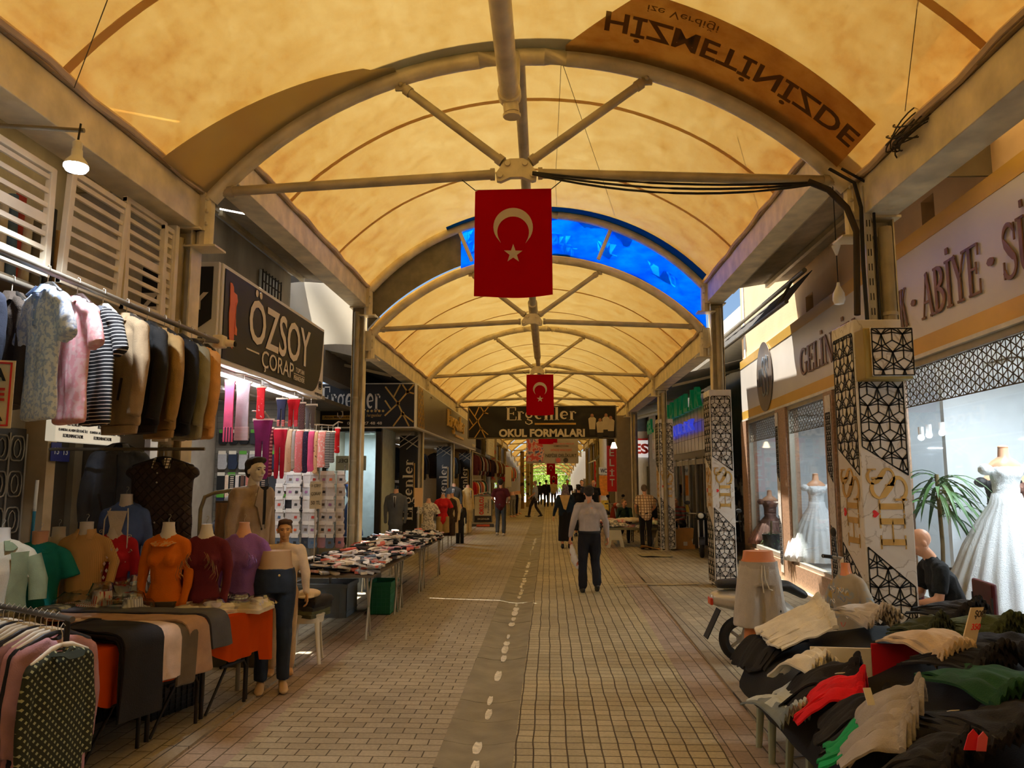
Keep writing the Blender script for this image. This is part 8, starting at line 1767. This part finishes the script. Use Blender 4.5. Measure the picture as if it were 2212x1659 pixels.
# side street building
t = thing('side_street_shop', 'pale shop building across the side street with red letters on a white band', 'building', (3.2, 34.0, 0))
MB().bb((0, 0, 0), (6, .3, 7)).build('wall', M('#cfcac2', .8, 0, .06), t); MB().bb((.0, -.1, 2.75), (4, 0, 3.5)).build('sign_band', M('#d9d5d2', .5, 0, 0, emit=.3), t); MB().bb((.0, -.12, 3.5), (4, 0, 3.58)).build('red_edge', RED, t); text('BEST', (.15, -.12, 2.9), (1, 0, 0), V3, 1.5, .45, M('#c8372c', .5, 0, 0), t, bold=.04)
MB().bb((1.0, -.06, 0), (1.9, 0, 2.5)).build('door_frame', plastic('#e2dfd8'), t); MB().bb((1.12, -.07, .9), (1.78, -.055, 2.35)).build('door_pane', M('#7d7a70', .2), t); MB().bb((2.0, -.06, 0), (2.6, 0, 2.4)).build('door_leaf', M('#8f949c', .5), t)
MB().bb((.0, -.08, 5.2), (4, 0, 5.3)).build('awning_rail', M('#e8e4d8', .5), t); MB().bb((.3, -.05, 3.9), (1.5, 0, 5.0)).build('window', M('#4c5864', .2), t); MB().prism([(0, 0), (.35, 0), (.17, .4)], (1.3, -.3, 3.7), d=.05).build('yellow_sign', M('#e0a515', .5, 0, 0), t)
# tall pillars right in the distance
for i, (x, y, w_, c, lb, s) in enumerate(((2.75, 27.8, .55, '#8d7f66', 'broad concrete pillar with the red ELİT sign', 'ELİT'), (2.9, 39.4, .4, '#7a6d58', 'grey pillar with red vertical letters in the distance on the right', 'MODA'), (2.95, 46.0, .4, '#75684f', 'farther grey pillar with red vertical letters on the right', 'KUMAŞ'))):
    t = thing('sign_pillar', lb, 'pillar', (x, y, 0)); MB().bb((-w_/2, 0, 0), (w_/2, w_, 4.1)).build('shaft', M(c, .8), t); x0 = -w_/2-.02 if i else -w_/2-.36
    MB().bb((x0, -.03, 1.35), (x0+.34, .0, 3.0)).build('red_panel', RED, t)
    for k, ch in enumerate(s): text(ch, (x0+.09, -.036, 2.62-.36*k), (1, 0, 0), V3, .17, .26, M('#e6dfd4', .5, 0, 0), t)
t = thing('lamp_post_sign', 'white pipe with a WC sign and orange stickers in the middle distance', 'sign post', (2.35, 33, 0)); MB().tube((0, 0, 0), (0, 0, 4.0), .16, n=20).build('pipe', M('#dad6cf', .4, .2, .05), t, smooth=True)
MB().bb((-.2, -.2, 2.0), (.2, -.18, 2.3)).build('wc_plate', M('#d8dde2', .5, 0, 0), t); text('WC', (-.14, -.205, 2.06), (1, 0, 0), V3, .28, .18, M('#2a3550', .5, 0, 0), t, bold=.03); MB().bb((-.19, -.195, 1.1), (.19, -.18, 1.95)).build('orange_sticker', M('#e0892c', .5, 0, .2, 12.), t); MB().bb((-.19, -.195, .3), (.19, -.18, .9)).build('yellow_sticker', M('#e6c24a', .5, 0, .3, 12.), t)
t = thing('side_awning', 'dark half folded awning over the right footway in the distance', 'awning', (2.7, 33.5, 2.6)); MB().sheet(lambda u, v: (-.65*v, 5*u, .55*(1-v)), 10, 4, .02).build('cloth', M('#3a3a38', .8), t); MB().tube((-.66, 0, 0), (-.66, 5, 0), .03).build('front_bar', metal('#c9c6bf', .3), t)
t = thing('sign_lamp', 'small lit white lamp shade hanging left of the grey pillar', 'lamp', at(1326, 968, 26.5)); MB().lathe([(.05, .2), (.12, 0), (.1, -.01)], n=16).build('shade', M('#ffe9c0', .5, 0, 0, emit=2.), t, smooth=True)
# cloth table
t = thing('cloth_stall_table', 'low grey table on white trestles with pink and cream cloths, beside the checked shirt man', 'table', (2.45, 21.0, 0)); MB().bb((-.95, -.5, .46), (.95, .6, .52)).build('table_top', M('#6b6a58', .8), t, bevel=.01)
for i, q in enumerate((-.7, .55)):
    MB().prism([(-.24, 0), (-.14, 0), (-.1, .2), (.1, .2), (.14, 0), (.24, 0), (.15, .46), (-.15, .46)], (q, -.45, 0), d=.05).build('trestle', plastic('#b5b19c'), t); MB().prism([(-.24, 0), (-.14, 0), (-.1, .2), (.1, .2), (.14, 0), (.24, 0), (.15, .46), (-.15, .46)], (q, .5, 0), d=.05).build('trestle', plastic('#b5b19c'), t)
rc_ = random.Random(9)
for i in range(16):
    nm, c1, c2 = rc_.choice((('pink', '#c97f7c', '#e0c4ba'), ('cream', '#c7b596', '#e3d8c4'), ('mint and white', '#8fa692', '#d6d0c0'), ('grey patterned', '#7d7a72', '#c4bcae'), ('rose and white', '#b8767c', '#dccac0'))); a = rc_.uniform(-.8, .7); b = rc_.uniform(-.4, .35)
    t = thing('folded_cloth', '%s cloth in the pile on the low grey table, %s layer' % (nm, ordn[i]), 'cloth', (2.4+a, 21.0+b, .53+.012*i), rc_.uniform(0, 3), 'cloths on the low grey table'); sd_ = i*3.
    MB().sheet(lambda u, v: ((u-.5)*.5, (v-.5)*.36, .05*min(1, 7*min(u, 1-u, v, 1-v))**.5+.03*noise.noise(Vector((u*4, v*4, sd_)))), 12, 10, .03, off=(0, 0, 1)).build('fabric', pattern(c1, c2, 'noise', 12., .5), t, smooth=True)

# ---------------- people ----------------
t, P, j = person('man in a pale grey shirt and dark trousers walking away with a plastic bag', .65, 12.49, R(3), H=1.70, shirt='#a09690', trousers='#15151b', hairc='#2e2721', fat=1.12, belt=True, vox=.013,
    J={'kr': (.1, .03, .50), 'ar': (.11, -.13, .13), 'fr': (.12, .0, .02), 'kl': (-.11, .06, .50), 'al': (-.12, .03, .085), 'fl': (-.13, .2, .03), 'el': (-.27, -.05, 1.14), 'wl': (-.31, .0, .90), 'er': (.27, -.06, 1.14), 'wr': (.30, .02, .89), 'ar2': (0, 0, 0)} if 0 else {'kr': (.1, .07, .51), 'ar': (.11, -.10, .14), 'fr': (.12, .03, .02), 'kl': (-.11, .03, .50), 'al': (-.12, .0, .085), 'fl': (-.13, .17, .03), 'el': (-.27, -.04, 1.14), 'wl': (-.315, .01, .90), 'er': (.27, -.05, 1.14), 'wr': (.305, .03, .89)}, curl=1., loose=1.15)
collar(t, cloth('#a09690'), 1.43, .068, .04, .012)
t = thing('plastic_bag', 'slim white and orange plastic bag in the left hand of the walking man', 'bag', (.65-.30, 12.49, .80)); m = MB(); m.loft([(0, 0, 0), (.02, 0, -.12), (.06, 0, -.3), (.1, 0, -.42)], [.015, .045, .06, .025], [.01, .03, .035, .015]); m.blob('bag', pattern('#ddd5c8', '#a8452a', 'noise', 8., .55, '#c99a4a'), t, vox=.012, sm=2, fold=.008, ff=(30, 30, 20))
person('woman in a patterned headscarf, navy top and long black skirt walking away', .44, 20.3, R(2), H=1.66, shirt='#122233', skirt='#101012', scarf=pattern('#5f5260', '#a08c78', 'noise', 22., .58, '#2f2a3a'), fat=1.22, J={'al': (-.09, -.08, .085), 'fl': (-.1, .08, .03), 'wl': (-.33, .0, .88), 'el': (-.27, -.02, 1.12)})
tag(MB().prism([(-.14, 0), (.14, 0), (.03, -.38), (-.03, -.36)], (.42, 20.13, 1.38), d=.012).build('shawl_corner', cloth('#b3945f'), None), 'mustard coloured triangle of the shawl on the back of the woman in the headscarf', 'shawl')
person('man in a dark red top and grey trousers walking away on the left', -1.54, 24.6, R(-4), H=1.80, shirt='#4a1014', trousers='#3b3d3e', hairc='#1b1613', sleeve='short', shoes='#a79c8a', fat=1.1, J={'kl': (-.09, .02, .5), 'al': (-.09, -.14, .11), 'fl': (-.09, .0, .03), 'wl': (-.2, .22, 1.05), 'wr': (.22, .18, 1.05), 'el': (-.27, -.03, 1.15), 'er': (.28, -.03, 1.15)})
WALKS = {'kl': (-.08, .22, .52), 'al': (-.08, .30, .09), 'fl': (-.08, .48, .04), 'kr': (.09, .0, .5), 'ar': (.09, -.26, .13), 'fr': (.1, -.12, .03), 'wl': (-.22, .22, .95), 'wr': (.24, -.05, .9)}
person('elderly man in a light grey polo shirt striding to the left', -.64, 36.5, R(75), H=1.72, shirt='#8d919b', trousers='#2a211d', hairc='#8a7f74', sleeve='short', J=WALKS, fat=1.1, detail=False, face=True)
person('man in a checked short sleeved shirt bending over the cloth table', 2.50, 20.05, R(8), H=1.66, shirtmat=pattern('#c9b08c', '#5f4434', 'plaid', 14., .22, '#7d5a42'), trousers='#131211', hairc='#5f5044', sleeve='short', fat=1.15, lean=.12, J={'el': (-.27, .05, 1.16), 'wl': (-.2, .25, 1.02), 'er': (.28, .05, 1.14), 'wr': (.22, .24, 1.0)}, headyaw=-.3)
chair('plastic_chair', 'chair under the person in the green jacket', 2.2, 22.4, R(180), plastic('#b9b3a0'), .45); seated('seated person with short fair hair in a dark green jacket, looking back', 2.2, 22.4, R(170), .45, 1.55, .2, shirt='#24382f', trousers='#1c1c1e', hairc='#7d6344', detail=True, headyaw=.9, face=True)
chair('plastic_chair', 'chair under the dark clothed person behind the checked shirt man', 3.0, 22.3, R(180), plastic('#b9b3a0'), .45); seated('dark clothed person sitting behind the checked shirt man', 3.0, 22.3, R(180), .45, 1.66, .15, shirt='#15171c', trousers='#15171c', detail=False)
chair('plastic_chair', 'chair under the old man in the striped jumper', 3.72, 22.0, R(170), plastic('#b9b3a0'), .45); seated('old man in a grey and red striped jumper sitting behind the cardboard boxes', 3.72, 22.0, R(150), .45, 1.72, .25, shirtmat=pattern('#5d5a5a', '#7e2a24', 'stripe', 9., .3), trousers='#2a2a2c', hairc='#8a857c', face=True)
person('bald bearded man in a black T-shirt facing the viewer beside the orange scooter', 1.72, 29.5, R(180), H=1.76, shirt='#131313', trousers='#1b1b1d', skin=SKIN, bald=True, sleeve='short', fat=1.15, detail=False, face=True)
person('young man in a dark navy T-shirt facing the viewer', 1.42, 33, R(175), H=1.76, shirt='#232633', trousers='#22242c', sleeve='short', hairc='#2b2019', detail=False, face=True)
person('woman with dark hair in black, just past the headscarf woman', .95, 24.5, R(10), H=1.63, shirt='#131313', skirt='#131313', hairc='#14110f', detail=False, bald=None)
person('woman in a brown headscarf beside the navy T-shirt man', 1.85, 35, R(170), H=1.6, shirt='#4a3a30', skirt='#2a2320', scarf=cloth('#6b4a38'), detail=False)
person('man in a dark T-shirt facing the viewer in the far middle', .98, 40, R(178), H=1.78, shirt='#1c1a22', trousers='#20202a', sleeve='short', hairc='#2a1d16', detail=False, face=True)
person('man in a black jacket walking away in the far middle', -.16, 50, R(3), H=1.74, shirt='#101114', trousers='#1f1e1c', hairc='#1a1512', detail=False, fat=1.2)
person('man in a cream shirt walking away beside the black jacket man', .32, 51, R(-3), H=1.74, shirt='#b3a27f', trousers='#3a322b', hairc='#2a221c', detail=False, fat=1.1)
person('small dark figure left of the black jacket man', -.62, 54, R(0), H=1.6, shirt='#191a20', trousers='#191a1c', hairc='#15120f', detail=False)
person('boy in dark clothes standing between the far walkers', .9, 46, R(90), H=1.5, shirt='#22222a', trousers='#191a1c', hairc='#15120f', detail=False)
# ---------------- far end: trees, ground ----------------
struct(box('floor_far', (-60, 112, -2.62), (60, 220, -2.55), M('#b9b2a2', .9)))
def tree(label, x, y, h, r, seed, c='#54733a'):
    rn_ = random.Random(seed); t = thing('tree', label, 'tree', (x, y, -2.55), group='trees at the end of the street'); MB().path([(0, 0, 0), (.1, 0, h*.3), (0, .1, h*.6)], .22, 8).build('trunk', M('#5a4a36', .9), t, smooth=True); m = MB()
    for i in range(1500):
        d = Vector((rn_.gauss(0, 1), rn_.gauss(0, 1), rn_.gauss(0, 1))).normalized()*r*(rn_.random()**.4); p = d+Vector((0, 0, h*.62)); p.z = max(p.z, h*.12); s = rn_.uniform(.12, .3); a = Vector((rn_.uniform(-1, 1), rn_.uniform(-1, 1), rn_.uniform(-1, 1))).normalized(); b = a.cross(Vector((rn_.uniform(-1, 1), 1, .3))).normalized()
        m.add([p-a*s-b*s*.4, p+a*s-b*s*.2, p+a*s*.8+b*s*.6, p-a*s*.5+b*s*.5], [(0, 1, 2, 3)])
    m.build('foliage', fabric_thin('leaf_'+c, c, .45, None, '#a9c25a'), t); return t
for i, (x, y, h, r, c) in enumerate(((-9, 122, 9, 4.2, '#4d6b33'), (-3, 128, 8, 3.6, '#5f7f3e'), (3.5, 124, 9, 3.8, '#48652f'), (10, 126, 10, 4.5, '#587a3a'), (0, 140, 11, 5, '#3f5c2c'))): tree(['leftmost leafy tree in the bright light at the end of the street', 'leafy tree left of centre at the end of the street', 'leafy tree right of centre at the end of the street', 'rightmost leafy tree at the end of the street', 'rearmost leafy tree at the end of the street'][i], x, y, h, r, i, c)
# roof over the bright gap on the right, seen above the bridal sign
t = thing('red_eaves_house', 'sunlit white house with a red board along its eaves above the folded awning', 'building', (7.5, 20, 0)); MB().bb((0, 0, 0), (5, 14, 8.5)).build('wall', M('#eae4d8', .8, 0, .04), t); MB().bb((-.25, -.2, 6.6), (-.05, 14, 6.95)).build('red_board', M('#b8604f', .7), t); MB().bb((-.05, 1.5, 5.0), (0.02, 2.4, 6.2)).build('blue_window', M('#5a77a8', .3), t); MB().bb((-.05, 4.5, 5.0), (0.02, 5.4, 6.2)).build('blue_window', M('#5a77a8', .3), t)
bpy.data.scenes.remove(_ws)
# finer details become sub-parts of the part they sit on
SUB = {'hanger_hook': ('hanger', 'clip_hanger', 'torso_form', 'clip_bar'), 'waistband': ('fabric', 'shorts'), 'buttons': ('placket', 'lapel', 'garment'), 'snap_button': ('garment',), 'button': ('trousers', 'black_top'), 'eye': ('body',), 'eyebrow': ('body',), 'mouth': ('body',),
 'printed_motif': ('socks',), 'card_header': ('socks',), 'lettering': ('board', 'panel', 'black_panel', 'front_panel', 'plate', 'poster', 'sheet', 'cloth', 'card', 'box', 'wc_plate'), 'gold_letters': ('panel', 'board'), 'emblem_letters': ('oval_plate',), 'red_heart': ('panel',), 'lattice_pattern': ('panel', 'front_panel', 'board'),
 'pocket_zip': ('garment',), 'zip': ('garment',), 'pocket_flap': ('garment',), 'chest_pocket': ('garment',), 'seam': ('fabric',), 'slot_pattern': ('tray',), 'slat_lines': ('panel',), 'beaded_trim': ('top',), 'diamond_patch': ('top',), 'embroidery': ('top',), 'drawstring': ('top', 'shorts'), 'placket': ('top',), 'scribble_print': ('top',),
 'mirror': ('handlebar',), 'grip': ('handlebar',), 'headlight': ('headset',), 'tail_light': ('rear_fender',), 'camera_mark': ('white_box',), 'sock_emblem': ('black_panel',), 'dash': ('black_panel',), 'clamp_bolts': ('box_section',), 'belt': ('trousers',), 'lacing_rope': ('arch_tube',), 'lens': ('camera_head',), 'name_letters': ('cloth',), 'star': ('cloth',), 'crescent': ('cloth',), 'panel_joints': ('panels',), 'figure_head': ('figure_sweater',), 'embroidered_mark': ('fabric', 'shorts'), 'care_label': ('garment',), 'gold_web': ('panel', 'cloth'), 'gold_strip': ('panel', 'cloth')}
stem_ = lambda o: o.name.split('.')[0]
for root in [o for o in bpy.data.objects if o.parent is None and 'label' in o.keys()]:
    kids = list(root.children); by = {}
    for k in kids: by.setdefault(stem_(k), k)
    for k in kids:
        for p in SUB.get(stem_(k), ()):
            q = by.get(p)
            if q and q is not k and stem_(q) not in SUB or (q and q is not k and q.parent is root and not any(c for c in k.children)): k.parent = q; break
for o in list(bpy.data.objects):     # never deeper than thing > part > sub-part
    d = 0; p = o.parent
    while p: d += 1; last = p; p = p.parent
    if d > 2: o.parent = last
